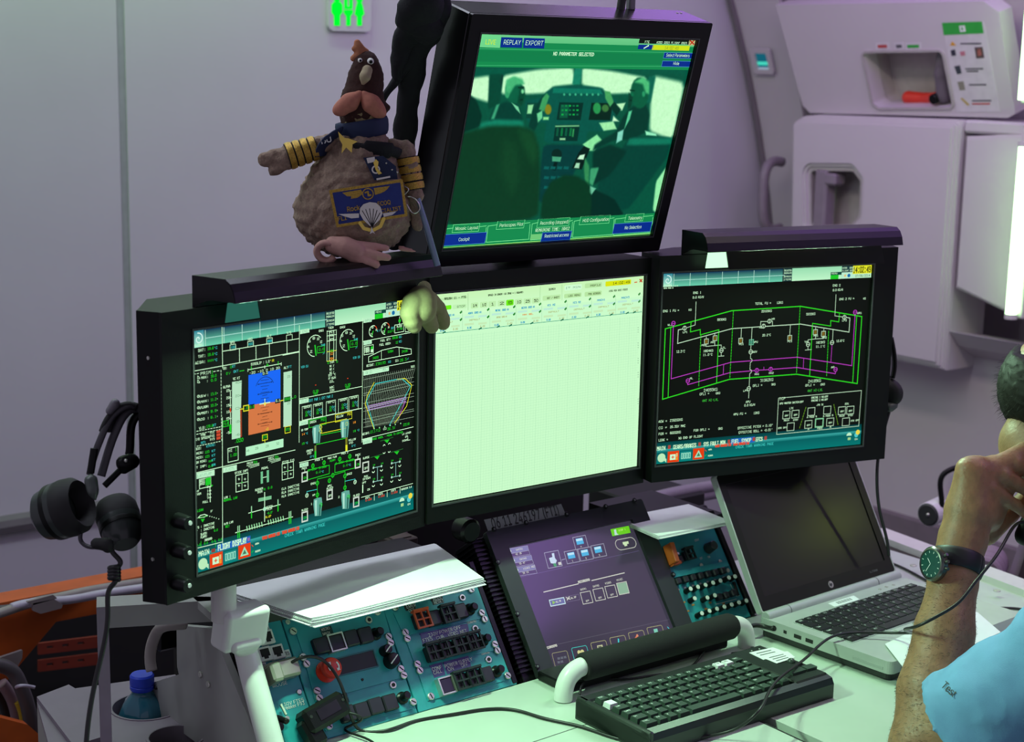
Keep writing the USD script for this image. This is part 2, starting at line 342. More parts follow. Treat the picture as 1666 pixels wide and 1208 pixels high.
part(dr, 'grip_recess', cat_([prism(grip.buffer(.005), .01, YZ(LX + .09)), prism(grip.buffer(.006).difference(grip), .09, YZ(LX + .012))]), MATS['recess_grey'], w=True)
gy, gz = lz(1328, 288)
part(dr, 'grip_handle', cat_([bx(LX + .005, LX + .05, gy - .03, gy + .012, lz(1328, 366)[1] - .03, gz + .02, .006), bx(LX + .005, LX + .05, gy - .06, gy - .02, gz - .02, gz + .012, .006)]), mat('handle_mauve', (.26, .22, .25), .45), w=True)
right_cov = Polygon([lz(1565, 222), lz(1664, 218), lz(1900, 210), lz(1900, 640), lz(1548, 470)])
part(dr, 'side_cover', soft_panel(right_cov, LX + .012, LX + .16, .012), side_mat, w=True, smooth=35)
part(dr, 'top_shelf', bx(LX + .02, LX + .2, .2, lz(1560, 195)[0], lz(1560, 222)[1] + .008, lz(1560, 195)[1], .006), side_mat, w=True)
# green lit strip at the door edge
ls = thing('door_edge_lamp', 'tall green-white lit strip at the right edge of the door', 'lamp', (1.88, .62, .05))
y0 = onx(1656, 330, 1.86)[1]
lampg = emis('lamp_green_white', (.50, 1.0, .42), 7.0)
part(ls, 'tube', cyl(.013, .40, (1.868, y0, .075), n=16), lampg, w=True)
for z in (-.128, .278): part(ls, 'end_socket', cyl(.015, .012, (1.868, y0, z), n=16), white_paint, w=True)
part(ls, 'backing', bx(1.884, 1.90, y0 - .02, y0 + .02, -.134, .284, .003), white_paint, w=True)
l2 = thing('door_edge_lamp', 'short green-white lit strip at the upper right corner of the door lining', 'lamp', (1.86, .62, .5))
y1_ = onx(1664, 80, 1.84)[1]
part(l2, 'tube', cyl(.012, .24, (1.84, y1_ - .012, .50), n=16), lampg, w=True); part(l2, 'backing', bx(1.86, 1.90, y1_ - .03, y1_ + .01, .37, .63, .003), white_paint, w=True)
wl = thing('wall_lamp', 'small yellow-green reading lamp on the cabin side behind the person', 'lamp', (1.98, -.98, .36))
part(wl, 'diffuser', tm(bx(-.012, .0, -.045, .045, -.012, .012, .003), M4((2.02, -.98, .37), Rx(.5))), emis('lamp_yellow_green', (.75, 1.0, .15), 14.0), w=True); part(wl, 'housing', tm(bx(.0, .02, -.052, .052, -.018, .018, .003), M4((2.02, -.98, .37), Rx(.5))), side_mat, w=True)
# grab handle on the pillar below the display
gh = thing('pillar_grab_handle', 'vertical mauve grab handle on the door pillar behind the monitors', 'handle', (1.95, 1.42, 0))
a, b = onx(1253, 265, 1.98), onx(1250, 372, 1.98)
part(gh, 'bar', tube([a + (0.05, 0, 0), a + (-.01, 0, -.01), (a + b) / 2 + (-.025, 0, 0), b + (-.01, 0, .01), b + (.05, 0, 0)], .014), MATS['handle_mauve'], smooth=True, w=True)
# lower side lining, heater duct and skirting at the right
struct('trim_4', side_strip(-1.5, 1.39, -.745, -.23, .17, 10), side_mat, smooth=30)
struct('trim_3', cat_([side_strip(-1.5, 1.39, -.80, -.74, .20), side_strip(-1.5, 1.39, FLOOR, -.80, .17)]), mat('skirting_mauve', (.20, .165, .18), .55), smooth=30)
# baffle that shades the lower side lining under the door cover
part(dr, 'door_sill_cover', prism(Polygon([(LX + .02, -.2), (LX + .16, -.22), (LX + .16, -.29), (LX + .06, -.24)]), 1.3, M4((0, 1.3, 0), np.array([[1, 0, 0], [0, 0, -1.], [0, 1, 0]]))), side_mat, w=True)

# lavatory sign
S_ = ony(566, 22, WY - .012)
sg = thing('lavatory_sign', 'lit green sign of a man, a toilet and a woman on the wall', 'sign', (S_[0], WY, S_[2] + .02))
pz = ony(535, 50, WY)[2] - (S_[2] + .02)
plate = rrect(-.052, pz, .066, .085, .014)
part(sg, 'plate', prism(plate, .012, XZ(.0)), wall_mat)
gl = emis('sign_lamp_green', (.0, 1.0, .03), 1.1)
k_ = (ony(600, 0, WY - .012)[0] - ony(500, 0, WY - .012)[0]) / 100.
def sgp(px, py): p = ony(px, py, WY - .012); return (p[0] - S_[0], p[2] - S_[2] - .02)
def fig(cx, kind):
    P = lambda dx, y: sgp(cx + dx, y)
    if kind == 'man': s = [Polygon([P(-5, 4), P(5, 4), P(8, 8), P(8, 20), P(4, 25), P(4, 41), P(-4, 41), P(-4, 25), P(-8, 20), P(-8, 8)]), Point(P(0, -3)).buffer(5 * k_)]
    elif kind == 'woman': s = [Polygon([P(-3, 5), P(3, 5), P(5, 12), P(7, 23), P(3, 26), P(3, 41), P(-3, 41), P(-3, 26), P(-7, 23), P(-5, 12)]), Point(P(0, -1)).buffer(4.4 * k_)]
    else: s = [Polygon([P(-7, 17), P(7, 17), P(6, 22), P(2.5, 26), P(2.5, 41), P(-2.5, 41), P(-2.5, 26), P(-6, 22)]), Polygon([P(-6, -6), P(6, -6), P(6, 14), P(-6, 14)]).difference(Polygon([P(-2.5, -2), P(2.5, -2), P(2.5, 11), P(-2.5, 11)]))]
    return union_all(s).buffer(.6 * k_)
for cx, kd, nm in ((548, 'man', 'man_symbol'), (566.5, 'toilet', 'toilet_symbol'), (584.5, 'woman', 'woman_symbol')):
    part(sg, nm, prism(fig(cx, kd), .002, XZ(-.012)), gl, label=f'green lit {kd} symbol')
# ================================================================ flat graphics on lit screens
FONT = dict(zip("ABCDEFGHIJKLMNOPQRSTUVWXYZ0123456789.:-=/+*%()'<>,#", """0004264440_0242 00063645443303_334241300 4536160501103041 00062644422000 46060040_0333 460600_0333 4536160501103041432 0006_4046_0343 1030_1636_2026
3631201001 0006_460340 060040 0006234640 00064046 103041453616050110 00063645443303 103041453616050110_2240 00063645443303_2340 453616050413334241301001 0646_2026 060110304146 062046 0610233046 0046_0640 062346_2320 06460040
103041453616050110 152620_1030 051636450040 051636453433424130100 30360242 460604344341301001 453616050110304142331302 064610 130405163645443313020110304142331 01103041453616050413334 2021 2021_2425 1333 0242_0444 0046 0343_2125 1135_1531
0046_0505_4141 36252130 16252110 2426 350331 153311 2110 1016_3036_0242_0444""".split()))
def strokes(ch):
    out = []
    for s in FONT.get(ch.upper(), '').split('_'):
        out.append([(int(s[i]), int(s[i + 1])) for i in range(0, len(s) // 2 * 2, 2)])
    return out
class Screen:
    """coloured flat shapes in a panel's own plane; positions are read off the photograph of that plane, so they are true positions on the glass"""
    def __init__(self, F, off=0.): self.F, self.off, self.V, self.Fc, self.C, self.k = F, off, [], [], [], (1, 0, 0)
    def crop(self, s, ox, oy): self.k = (s, ox, oy)
    def pt(self, x, y):
        s, ox, oy = self.k; p = loc(self.F, x / s + ox, y / s + oy); return np.array([p[0], p[2]])
    def add(self, P, F, c, lay):
        b = sum(len(v) for v in self.V); P = np.asarray(P, float)
        self.V.append(np.c_[P[:, 0], np.full(len(P), self.off - lay * 1e-4), P[:, 1]]); self.Fc.append(np.asarray(F, int) + b)
        c = np.asarray(c, float); self.C.append(lin(np.broadcast_to(c, (len(P), 3)) if c.ndim == 1 else c))
    def quad(self, P, c, lay=1): self.add(P, [(0, 1, 2), (0, 2, 3)], c, lay)
    def rect(self, x0, y0, x1, y1, c, lay=1, c2=None):
        a, b = self.pt(x0, y0), self.pt(x1, y1); self.quad([(a[0], b[1]), (b[0], b[1]), b * (1, 0) + a * (0, 1), a], [c2, c2, c, c] if c2 is not None else c, lay)
    def uv(self, W, H, u0, v0, u1, v1, c, lay=1, c2=None):
        x0, x1, z0, z1 = (u0 - .5) * W, (u1 - .5) * W, (.5 - v1) * H, (.5 - v0) * H
        self.quad([(x0, z0), (x1, z0), (x1, z1), (x0, z1)], [c2, c2, c, c] if c2 is not None else c, lay)
    def shape(self, poly, c, lay=1):
        for g in getattr(poly, 'geoms', [poly]):
            if g.is_empty or g.geom_type != 'Polygon': continue
            v, f = trimesh.creation.triangulate_polygon(g, engine='earcut'); self.add(v, f[:, ::-1] if Polygon(v[f[0]]).exterior.is_ccw is False else f, c, lay)
    def poly(self, P, c, lay=1): self.shape(Polygon([self.pt(*p) for p in P]).buffer(0), c, lay)
    def seg(self, P, w, c, lay, close=False):
        P = list(P) + ([P[0]] if close else [])
        for a, b in zip(P[:-1], P[1:]):
            a, b = np.asarray(a, float), np.asarray(b, float); d = b - a; n = np.linalg.norm(d)
            d = d / n if n > 1e-9 else np.array([1., 0]); e = d * w / 2; q = np.array([-d[1], d[0]]) * w / 2
            self.quad([a - e - q, b + e - q, b + e + q, a - e + q], c, lay)
    def line(self, P, c, w=.0009, lay=2, close=False): self.seg([self.pt(*p) for p in P], w, c, lay, close)
    def dash(self, P, c, w=.0008, lay=2, d=.004, gap=.5):
        Q = [self.pt(*p) for p in P]
        for a, b in zip(Q[:-1], Q[1:]):
            n = max(1, int(np.linalg.norm(b - a) / d))
            for i in range(n): self.seg([a + (b - a) * i / n, a + (b - a) * (i + 1 - gap) / n], w, c, lay)
    def box(self, x0, y0, x1, y1, c, w=.0009, lay=2):
        a, b = self.pt(x0, y0), self.pt(x1, y1); self.seg([a, (b[0], a[1]), b, (a[0], b[1])], w, c, lay, True)
    def ring(self, x, y, r, c, w=.0009, lay=2, a0=0, a1=360):
        p = self.pt(x, y); r = abs(self.pt(x, y + r)[1] - p[1]); n = 16
        self.seg([p + r * np.array([math.cos(t), math.sin(t)]) for t in np.radians(np.linspace(a0, a1, n))], w, c, lay)
    def disc(self, x, y, r, c, lay=2):
        p = self.pt(x, y); r = abs(self.pt(x, y + r)[1] - p[1]); self.shape(Point(p).buffer(r, quad_segs=4), c, lay)
    def text(self, s, x, y, x1, h, c, lay=3, w=None):
        """stroked lettering, baseline from (x, y) to x1, capitals h tall (all in the crop's pixels)"""
        p = self.pt(x, y); hh = abs(self.pt(x, y - h)[1] - p[1]); n = len(s)
        xe = self.pt(x1, y)[0]; adv = (xe - p[0]) / max(n - .3, .7); cw = adv * .70; w = w or max(.0005, hh * .125)
        for i, ch in enumerate(s):
            for st in strokes(ch): self.seg([(p[0] + i * adv + u / 4 * cw, p[1] + v / 6 * hh) for u, v in st], w, c, lay)
    def sans(self, s, x, y, x1, h, c, lay=3, bold=False):
        p = self.pt(x, y); hh = abs(self.pt(x, y - h)[1] - p[1])
        m = meshkit.text_mesh(s, hh, .001, bold); v, f = m.vertices, m.faces
        top = f[(v[f][:, :, 2] > .0005).all(1)]; u = np.unique(top); mp = -np.ones(len(v), int); mp[u] = np.arange(len(u)); q = v[u][:, :2].copy()
        if x1: q[:, 0] *= (self.pt(x1, y)[0] - p[0]) / q[:, 0].max()
        self.add(q + p, mp[top], c, lay)
    def grid(self, X, Z, C, lay=0):
        n, m = X.shape; i = np.arange((n - 1) * (m - 1)); r, q = i // (m - 1), i % (m - 1); a = r * m + q
        self.add(np.c_[X.ravel(), Z.ravel()], np.r_[np.c_[a, a + m, a + m + 1], np.c_[a, a + m + 1, a + 1]], C.reshape(-1, 3), lay)
    def build(self, parent, name, m, label=None):
        V, F, C = np.vstack(self.V), np.vstack(self.Fc), np.vstack(self.C)
        t = V[F]; flip = np.cross(t[:, 1] - t[:, 0], t[:, 2] - t[:, 0])[:, 1] > 0; F[flip] = F[flip][:, ::-1]
        p = part(parent, name, tm(trimesh.Trimesh(V, F, process=False), self.F), m, label=label, w=True)
        UsdGeom.PrimvarsAPI(stage.GetPrimAtPath(p)).CreatePrimvar('col', Sdf.ValueTypeNames.Color3fArray, 'vertex').Set(Vt.Vec3fArray.FromNumpy(C.astype(np.float32))); return p
WHT, GRN, CYN, YEL, ORG, DKG, MAG, RED, TEA = (205, 250, 205), (28, 200, 38), (60, 195, 190), (225, 228, 40), (238, 150, 45), (10, 14, 10), (185, 60, 190), (225, 65, 25), (0, 110, 105)
PALE = (190, 240, 200)

# ---------------------------------------------------------------- the three monitors side by side
W3, H3 = .376, .288
def monitor_shell(t, poly, W, H, x0, x1, z0, z1):
    part(t, 'housing', tm(prism(poly, z1 - z0, M4((0, 0, z0))), np.eye(4)), black)
    ring = Polygon([(x0, z0), (x1, z0), (x1, z1), (x0, z1)]).difference(sbox(-W / 2 - .001, -H / 2 - .001, W / 2 + .001, H / 2 + .001))
    b = part(t, 'bezel', prism(ring, .0045, XZ(.0006)), black)
    inner = sbox(-W / 2 - .0035, -H / 2 - .0035, W / 2 + .0035, H / 2 + .0035).difference(sbox(-W / 2 - .0012, -H / 2 - .0012, W / 2 + .0012, H / 2 + .0012))
    part(b, 'screen_surround', prism(inner, .0012, XZ(-.0038)), MATS['dark_grey'])
    return b
ml = thing('flat_monitor', 'left black monitor showing flight instrument gauges, a headset hanging at its edge', 'monitor', FL)
monitor_shell(ml, [(-.2345, .0006), (.2065, .0006), (.2065, .07), (.12, .087), (-.183, .087), (-.237, .034), (-.2445, .028)], W3, H3, -.2345, .2065, -.171, .171)
mc = thing('flat_monitor', 'middle black monitor showing a bright pale chart page', 'monitor', FC)
monitor_shell(mc, [(-.1990, .0006), (.1990, .0006), (.1990, .072), (-.1990, .072)], W3, H3, -.1990, .1990, -.1705, .1705)
mr = thing('flat_monitor', 'right black monitor showing a green and magenta fuel diagram', 'monitor', FRR)
monitor_shell(mr, [(-.1960, .0006), (.2345, .0006), (.2445, .028), (.237, .034), (.183, .087), (-.12, .087), (-.1960, .05)], W3, H3, -.1960, .2345, -.171, .171)

def top_bar(s, w_, h_, clock, full):
    """strip along the top and bottom of the two instrument pages, in fractions of the screen"""
    U = lambda *a, **k: s.uv(W3, H3, *a, **k)
    U(0, 0, .5, .068, (10, 45, 80), 1, c2=(105, 205, 170)); U(0, .0, .045, .068, (40, 130, 150), 2, c2=(170, 240, 210))
    for i in range(7): U(.05 + i * .0742, .002, .052 + i * .0742, .068, (190, 235, 215), 3)
    U(.05, .034, .57, .037, (170, 225, 210), 3)
    U(.5, 0, .56, .068, (10, 45, 80), 1, c2=(105, 205, 170)); U(.562, 0, .605, .068, (20, 55, 60), 2); U(.565, 0, .5655, .068, WHT, 3)
    U(.605, 0, .85, .068, (150, 220, 175), 1, c2=(190, 245, 200)); U(.85, 0, .915, .034, (30, 60, 65), 2); U(.85, .034, .93, .068, (185, 235, 205), 2)
    U(.795, .03, .85, .046, (15, 70, 60), 3); U(.795, .046, .835, .068, GRN, 3); U(.905, 0, 1, .045, YEL, 3); U(.915, .045, 1, .068, (190, 240, 200), 3)
    Wm = lambda u: (u - .5) * W3; Zm = lambda v: (.5 - v) * H3
    def tx(t, u0, u1, v, h, c, w=.0007):
        n = len(t); adv = (u1 - u0) * W3 / n
        for i, ch in enumerate(t):
            for st in strokes(ch): s.seg([(Wm(u0) + i * adv + a / 4 * adv * .7, Zm(v) + b / 6 * h) for a, b in st], w, c, 4)
    tx(clock, .908, .998, .038, .0085, (25, 30, 10), .0012); tx('07/06/2014', .92, .995, .062, .0032, (40, 80, 60), .0005)
    tx('SELECTED', .567, .603, .014, .0022, WHT, .0004); tx('MODULES', .567, .603, .028, .0022, WHT, .0004); tx('DETAILED', .567, .603, .046, .0022, WHT, .0004); tx('ITEMS', .567, .603, .062, .0022, WHT, .0004)
    tx('A350  0003', .853, .912, .014, .0022, WHT, .0004); tx('FLIGHT 0003', .853, .912, .029, .0022, WHT, .0004); tx('MENU', .80, .83, .041, .0022, WHT, .0004)
    s.shape(Point(Wm(.887), Zm(.052)).buffer(.0028), (20, 110, 170), 3); s.shape(Point(Wm(.868), Zm(.052)).buffer(.002), (225, 190, 120), 3)
    # swirl emblem at the corner
    s.seg([(Wm(.024) + math.cos(a) * (.0006 + a * .0008), Zm(.034) + math.sin(a) * (.0006 + a * .0008)) for a in np.linspace(0, 8, 24)], .0012, (220, 250, 240), 4)
    tx('CLOSE', .008, .038, .062, .002, WHT, .0004)
    U(0, .885, 1, .94, (0, 60, 62), 1, c2=(0, 105, 102)); U(0, .922, 1, .94, (60, 170, 165), 2, c2=(0, 112, 108)); U(0, .94, 1, 1, (0, 95, 95), 1, c2=(0, 118, 112))
    # task icons
    s.shape(Point(Wm(.027), Zm(.968)).buffer(.0068), (185, 235, 185), 4); s.shape(Polygon([(Wm(.035), Zm(.97)), (Wm(.05), Zm(.975)), (Wm(.05), Zm(.997)), (Wm(.04), Zm(.985))]), (185, 235, 185), 4)
    U(.055, .938, .108, .998, (225, 60, 10), 3); U(.066, .955, .092, .985, (200, 250, 205), 4); U(.077, .962, .081, .978, RED, 5); U(.072, .968, .086, .972, RED, 5); U(.094, .95, .102, .97, (225, 190, 120), 4); U(.093, .972, .103, .988, ORG, 4)
    U(.115, .945, .165, .995, (10, 130, 125), 3)
    for k in range(4): s.seg([(Wm(.119 + k * .0115), Zm(.955)), (Wm(.126 + k * .0115), Zm(.955)), (Wm(.126 + k * .0115), Zm(.983)), (Wm(.119 + k * .0115), Zm(.983))], .0012, (150, 225, 195), 4, True)
    U(.173, .935, .225, .995, (225, 60, 10), 3); s.shape(Polygon([(Wm(.18), Zm(.985)), (Wm(.199), Zm(.945)), (Wm(.217), Zm(.985))]), (160, 225, 185), 4); s.shape(Polygon([(Wm(.19), Zm(.978)), (Wm(.199), Zm(.958)), (Wm(.207), Zm(.978))]), (70, 120, 90), 5)
    s.seg([(Wm(.23), Zm(.948)), (Wm(.235), Zm(.955))], .001, RED, 4); tx('ABN', .245, .262, .952, .002, WHT, .0005); s.seg([(Wm(.23), Zm(.98)), (Wm(.236), Zm(.975))], .001, GRN, 4); tx('NORM', .245, .268, .985, .002, WHT, .0005)
    tx('TAXWB WARNING CHG  TAXWB WARNING CHG', .275, .44, .938, .0035, (225, 70, 35), .0009); tx('CHECK TXWB WARNING PAGE', .375, .56, .955, .0036, (60, 200, 190), .0006)
    s.shape(Point(Wm(.938), Zm(.945)).buffer(.005).intersection(sbox(Wm(.9), Zm(.945), Wm(.97), Zm(.92))), PALE, 4); U(.932, .955, .947, .97, (160, 210, 140), 4)
    s.shape(Point(Wm(.975), Zm(.945)).buffer(.0038), (80, 200, 200), 4); s.shape(Point(Wm(.982), Zm(.93)).buffer(.004), (235, 215, 70), 5); tx('ON', .968, .985, .972, .002, WHT, .0005)
    return tx

# ---- left page
s = Screen(FL); s.uv(W3, H3, 0, 0, 1, 1, DKG, 0)
tx = top_bar(s, W3, H3, '14:02:49', True)
tx('MAIN', .012, .055, .932, .0055, WHT, .0010)
s.uv(W3, H3, .062, .917, .078, .932, (140, 60, 50), 3); s.uv(W3, H3, .085, .905, .225, .935, (30, 100, 190), 3); tx('FLIGHT DISPLAY', .09, .21, .930, .0062, WHT, .0013); s.uv(W3, H3, .212, .912, .222, .926, (150, 110, 170), 4)
A = (4.027, 220, 420); s.crop(*A)
for t, x, y, x1, v in (('SAT:', 412, 615, 460, '19.6'), ('TAT:', 412, 655, 460, '19.6'), ('ISA:', 405, 695, 460, '****')):
    s.text(t, x, y, x1, 16, WHT); s.text(v, 474, y - 12, 512, 16, GRN); s.text("'C", 515, y - 18, 536, 14, CYN)
s.line([(393, 695), (398, 682), (404, 694), (393, 695)], WHT, .0006)
s.line([(568, 455), (572, 720)], WHT); s.line([(380, 742), (568, 708), (1074, 612)], WHT); s.line([(570, 612), (1074, 528)], WHT)
for x, y in ((682, 596), (790, 577), (878, 562), (993, 541)): s.line([(x, y), (x + 1, y + 90)], WHT)
for t, x, y, v in (('SPD', 622, 562, '100'), ('HDG', 738, 541, '000'), ('ALT', 862, 521, '00000'), ('V/S', 992, 499, '')):
    s.text(t, x, y, x + 28, 14, WHT); s.box(x - 2, y + 8, x + 36, y + 38, WHT, .0007); v and s.text(v, x + 4, y + 32, x + 32, 14, CYN)
# primary column
s.dash([(384, 760), (384, 1208)], WHT); s.dash([(561, 735), (566, 1208)], WHT); s.text('PRIM', 428, 768, 492, 18, WHT); s.text('1', 500, 758, 508, 20, GRN)
s.dash([(384, 762), (425, 755)], WHT); s.dash([(512, 745), (560, 736)], WHT)
for y, a, v in ((793, 'max:', '20.0'), (820, '  :', '0.0')):
    s.line([(408, y - 4), (408, y - 20), (420, y - 10), (422, y - 2), (408, y - 2)], WHT, .0006); s.text(a, 432, y, 478, 14, WHT); s.text(v, 496, y - 10, 530, 15, GRN)
for y, a, v in ((915, 'SW:', '13.0'), (952, 'MAX:', '11.2'), (990, 'FLOOR:', '10.5'), (1028, 'PROT:', '9.9'), (1067, 'CO :', '8.1')):
    s.ring(412, y - 8, 7, WHT, .0007); s.line([(418, y - 16), (424, y)], WHT, .0006); s.text(a, 428, y - 2, 482, 13, WHT); s.text(v, 494, y - 14, 530, 15, GRN); s.text("'", 534, y - 20, 540, 10, WHT)
s.text('VLS:', 418, 1125, 460, 15, WHT); s.text('170.6', 466, 1114, 508, 16, GRN); s.text('KT', 510, 1104, 528, 14, CYN)
s.dash([(384, 1140), (566, 1105)], WHT); s.dash([(384, 1160), (566, 1122)], WHT)
Cc = (4.474, 290, 680); s.crop(*Cc)
s.text('FMS', 166, 135, 196, 14, WHT); s.text('T/O SPEEDS', 124, 168, 228, 15, WHT); s.text('(KT)', 162, 192, 198, 15, CYN)
for k, y in enumerate((117, 141, 165)): s.text('V%d' % (k + 1), 240, y, 262, 14, WHT); s.rect(277, y - 24, 307, y - 8, (150, 50, 30), 2); s.text('###', 279, y - 8, 305, 12, (220, 80, 50))
s.dash([(116, 212), (314, 170)], WHT); s.dash([(233, 100), (233, 178)], WHT)
for t, x1, y, v, u in (('VSIG:', 168, 238, '', 'KTKVE:'), ('VMCA:', 182, 272, '123', 'KT'), ('VMCG:', 182, 305, '123', 'KT'), ('TSM MINI:', 208, 338, '****', 'KT'), ('VT IMP:', 208, 375, '0.0', 'KT/M')):
    s.text(t, 118, y, x1, 15, WHT); v and s.text(v, x1 + 12, y - 12, x1 + 42, 15, GRN); s.text(u, 244 if v else 205, y - 22, 268 if v else 270, 14, CYN)
s.line([(320, 0), (322, 918)], WHT); s.line([(115, 405), (850, 235)], WHT)
s.quad([s.pt(114, 450), s.pt(263, 420), s.pt(263, 378), s.pt(114, 408)], PALE, 3); s.text('SLAT/FLAP', 130, 438, 240, 18, (140, 200, 160), 4)
s.quad([s.pt(325, 402), s.pt(425, 382), s.pt(425, 342), s.pt(325, 364)], PALE, 3); s.text('F/CTL', 345, 390, 410, 18, (140, 200, 160), 4)
s.box(153, 452, 237, 498, WHT); s.rect(197, 440, 237, 486, GRN, 3); s.text('SFCC1', 158, 472, 192, 14, WHT); s.text('SFCC2', 158, 492, 192, 14, WHT)
s.line([(230, 500), (232, 612)], WHT, .0012)
for t, y in (('0', 512), ('1', 540), ('2', 565), ('3', 590)): s.text(t, 209, y, 218, 14, WHT); s.line([(224, y - 8), (238, y - 10)], WHT)
s.text('S/F', 120, 548, 150, 13, WHT); s.text('LEVER', 116, 570, 165, 13, WHT); s.text('FULL', 178, 624, 216, 14, WHT); s.text('CLEAN', 128, 690, 180, 16, GRN); s.line([(236, 500), (246, 494)], GRN, .0016)
s.line([(145, 728), (160, 712), (190, 704), (212, 712), (188, 724), (150, 728)], WHT, .001); s.line([(150, 731), (210, 716)], GRN, .001); s.poly([(162, 740), (192, 735), (176, 762)], GRN, 3)
for x, y in ((124, 742), (136, 732), (228, 718), (244, 722), (260, 727), (276, 732), (294, 737)): s.disc(x, y, 4, WHT, 3)
s.text('S', 118, 722, 128, 14, WHT); s.text('F', 236, 690, 248, 14, WHT)
for t, y, x1 in (('SFS : INACTIVE', 812, 262), ('VT  : INACTIVE', 840, 262), ('SLATS:', 858, 210), ('FLAPS:', 880, 210), ('INBOARD', 900, 245)): s.text(t, 122 if ' ' in t else 163 if t[0] != 'I' else 190, y, x1, 15, WHT)
s.text('0.0', 260, 830, 285, 14, GRN)
for x in (135, 188, 243, 292): s.text('0.0', x, 938 - (x - 135) * .26, x + 25, 14, GRN)
for x in (165, 272): s.line([(x, 940), (x, 900)], GRN, .0007)
s.line([(118, 955), (320, 905)], WHT)
# speed and attitude
s.crop(*A)
s.text('GS:', 576, 732, 600, 14, WHT); s.text('0', 622, 722, 632, 14, GRN); s.text('KT', 636, 718, 654, 14, CYN); s.text("0'/", 596, 765, 622, 14, GRN); s.text('0KT', 644, 752, 674, 14, CYN); s.line([(684, 742), (712, 737)], GRN)
s.text('SIDESLIP : 1.0', 758, 705, 878, 15, WHT); s.text("'R", 880, 684, 908, 15, YEL); s.line([(738, 733), (956, 692)], WHT)
for x in (738, 848, 956): s.line([(x, 726 - (x - 738) * .188 + 2), (x, 744 - (x - 738) * .188)], WHT)
for x, y in ((760, 726), (936, 692)): s.line([(x, y - 12), (x, y + 8)], GRN, .0012)
s.line([(858, 708), (865, 694), (873, 706), (858, 708)], GRN); s.text('-20 -10 0 10 20', 748, 762, 945, 14, WHT)
s.quad([s.pt(741, 965), s.pt(951, 938), s.pt(951, 728), s.pt(741, 768)], (10, 100, 245), 2); s.quad([s.pt(741, 1162), s.pt(951, 1115), s.pt(951, 938), s.pt(741, 965)], (212, 118, 66), 2)
s.rect(832, 744, 868, 766, (12, 20, 30), 3); s.text('0.0', 836, 764, 866, 14, WHT, 4)
dk = (10, 40, 90); db = (110, 55, 30)
s.ring(848, 862, 82, dk, .0007, 3, 25, 155)
for i, y in enumerate(range(800, 950, 20)): s.line([(848 - (16 if i % 2 else 26), y + 3), (848 + (16 if i % 2 else 26), y - 4)], dk, .0006, 3)
for i, y in enumerate(range(980, 1120, 20)): s.line([(848 - (16 if i % 2 else 26), y + 3), (848 + (16 if i % 2 else 26), y - 6)], db, .0006, 3)
for y, cc in ((820, dk), (886, dk), (1016, db), (1082, db)): s.line([(805, y + 8), (893, y - 8)], cc, .0007, 3); s.disc(805, y + 8, 5, cc, 3); s.disc(893, y - 8, 5, cc, 3)
s.line([(815, 958), (880, 946)], WHT, .0014, 4); s.line([(848, 925), (848, 968)], WHT, .001, 4); s.disc(848, 955, 10, (235, 230, 90), 5)
s.text('-0', 852, 1132, 870, 16, YEL, 4)
s.quad([s.pt(632, 1190), s.pt(688, 1178), s.pt(697, 802), s.pt(634, 813)], (180, 225, 190), 2); s.rect(686, 985, 698, 1172, (160, 60, 25), 3)
s.quad([s.pt(970, 1108), s.pt(1024, 1098), s.pt(1026, 738), s.pt(971, 750)], (180, 225, 190), 2)
for t, y in (('40', 825), ('20', 912), ('0', 995), ('-20', 1082), ('-40', 1168)): s.text(t, 656, y, 680, 13, (120, 165, 130), 3); s.line([(684, y - 10), (696, y - 12)], (80, 110, 90), .0006, 3)
for t, y in (('25', 785), ('20', 960)): s.text(t, 996, y, 1014, 13, (120, 165, 130), 3)
s.text('VC KT', 640, 800, 684, 14, WHT); s.text('ALT', 974, 728, 998, 14, WHT); s.text('FT', 1002, 722, 1022, 14, CYN); s.text('ALPHA', 576, 855, 620, 15, WHT)
s.line([(622, 872), (624, 1090)], WHT, .001); s.rect(616, 1092, 630, 1150, GRN, 2); s.rect(618, 985, 626, 1010, RED, 3)
for t, y in (('25', 878), ('20', 925), ('15', 975), ('10', 1018), ('5', 1062), ('-5', 1155)): s.text(t, 597, y, 616, 14, WHT); s.line([(616, y - 8), (628, y - 10)], WHT, .0007)
s.box(574, 1072, 610, 1100, GRN); s.text('-5.0', 577, 1096, 607, 14, GRN)
s.box(708, 970, 742, 998, YEL, .0012, 4); s.text('.0', 716, 992, 736, 15, GRN, 4); s.rect(746, 962, 780, 986, (12, 30, 20), 4); s.text('0.0', 750, 985, 778, 15, GRN, 5); s.line([(688, 992), (708, 988)], YEL, .0012, 4)
s.rect(915, 926, 948, 948, (12, 20, 15), 4); s.text('0.1', 920, 944, 946, 15, WHT, 5); s.line([(950, 936), (970, 932)], YEL, .0012, 4); s.rect(974, 914, 1016, 938, (14, 60, 20), 4); s.text('2000', 977, 934, 1012, 14, GRN, 5); s.line([(1020, 922), (1032, 919)], GRN, .0009, 4); s.text('0', 1042, 918, 1052, 15, GRN)
s.box(980, 1108, 1016, 1142, YEL); s.text('STD', 984, 1134, 1012, 15, GRN); s.box(832, 1162, 866, 1190, YEL); s.text('STD', 836, 1184, 862, 15, GRN); s.line([(848, 1190), (849, 1208)], YEL)
s.text('000', 664, 1208, 706, 20, GRN)
s.crop(*Cc)
s.quad([s.pt(491, 278), s.pt(765, 213), s.pt(765, 152), s.pt(491, 215)], (180, 240, 195), 2); [s.text(t, x, y, x + 20, 15, (120, 170, 130), 3) for t, x, y in (('4', 496, 250), ('28', 560, 232), ('29', 636, 216), ('30', 712, 198))]
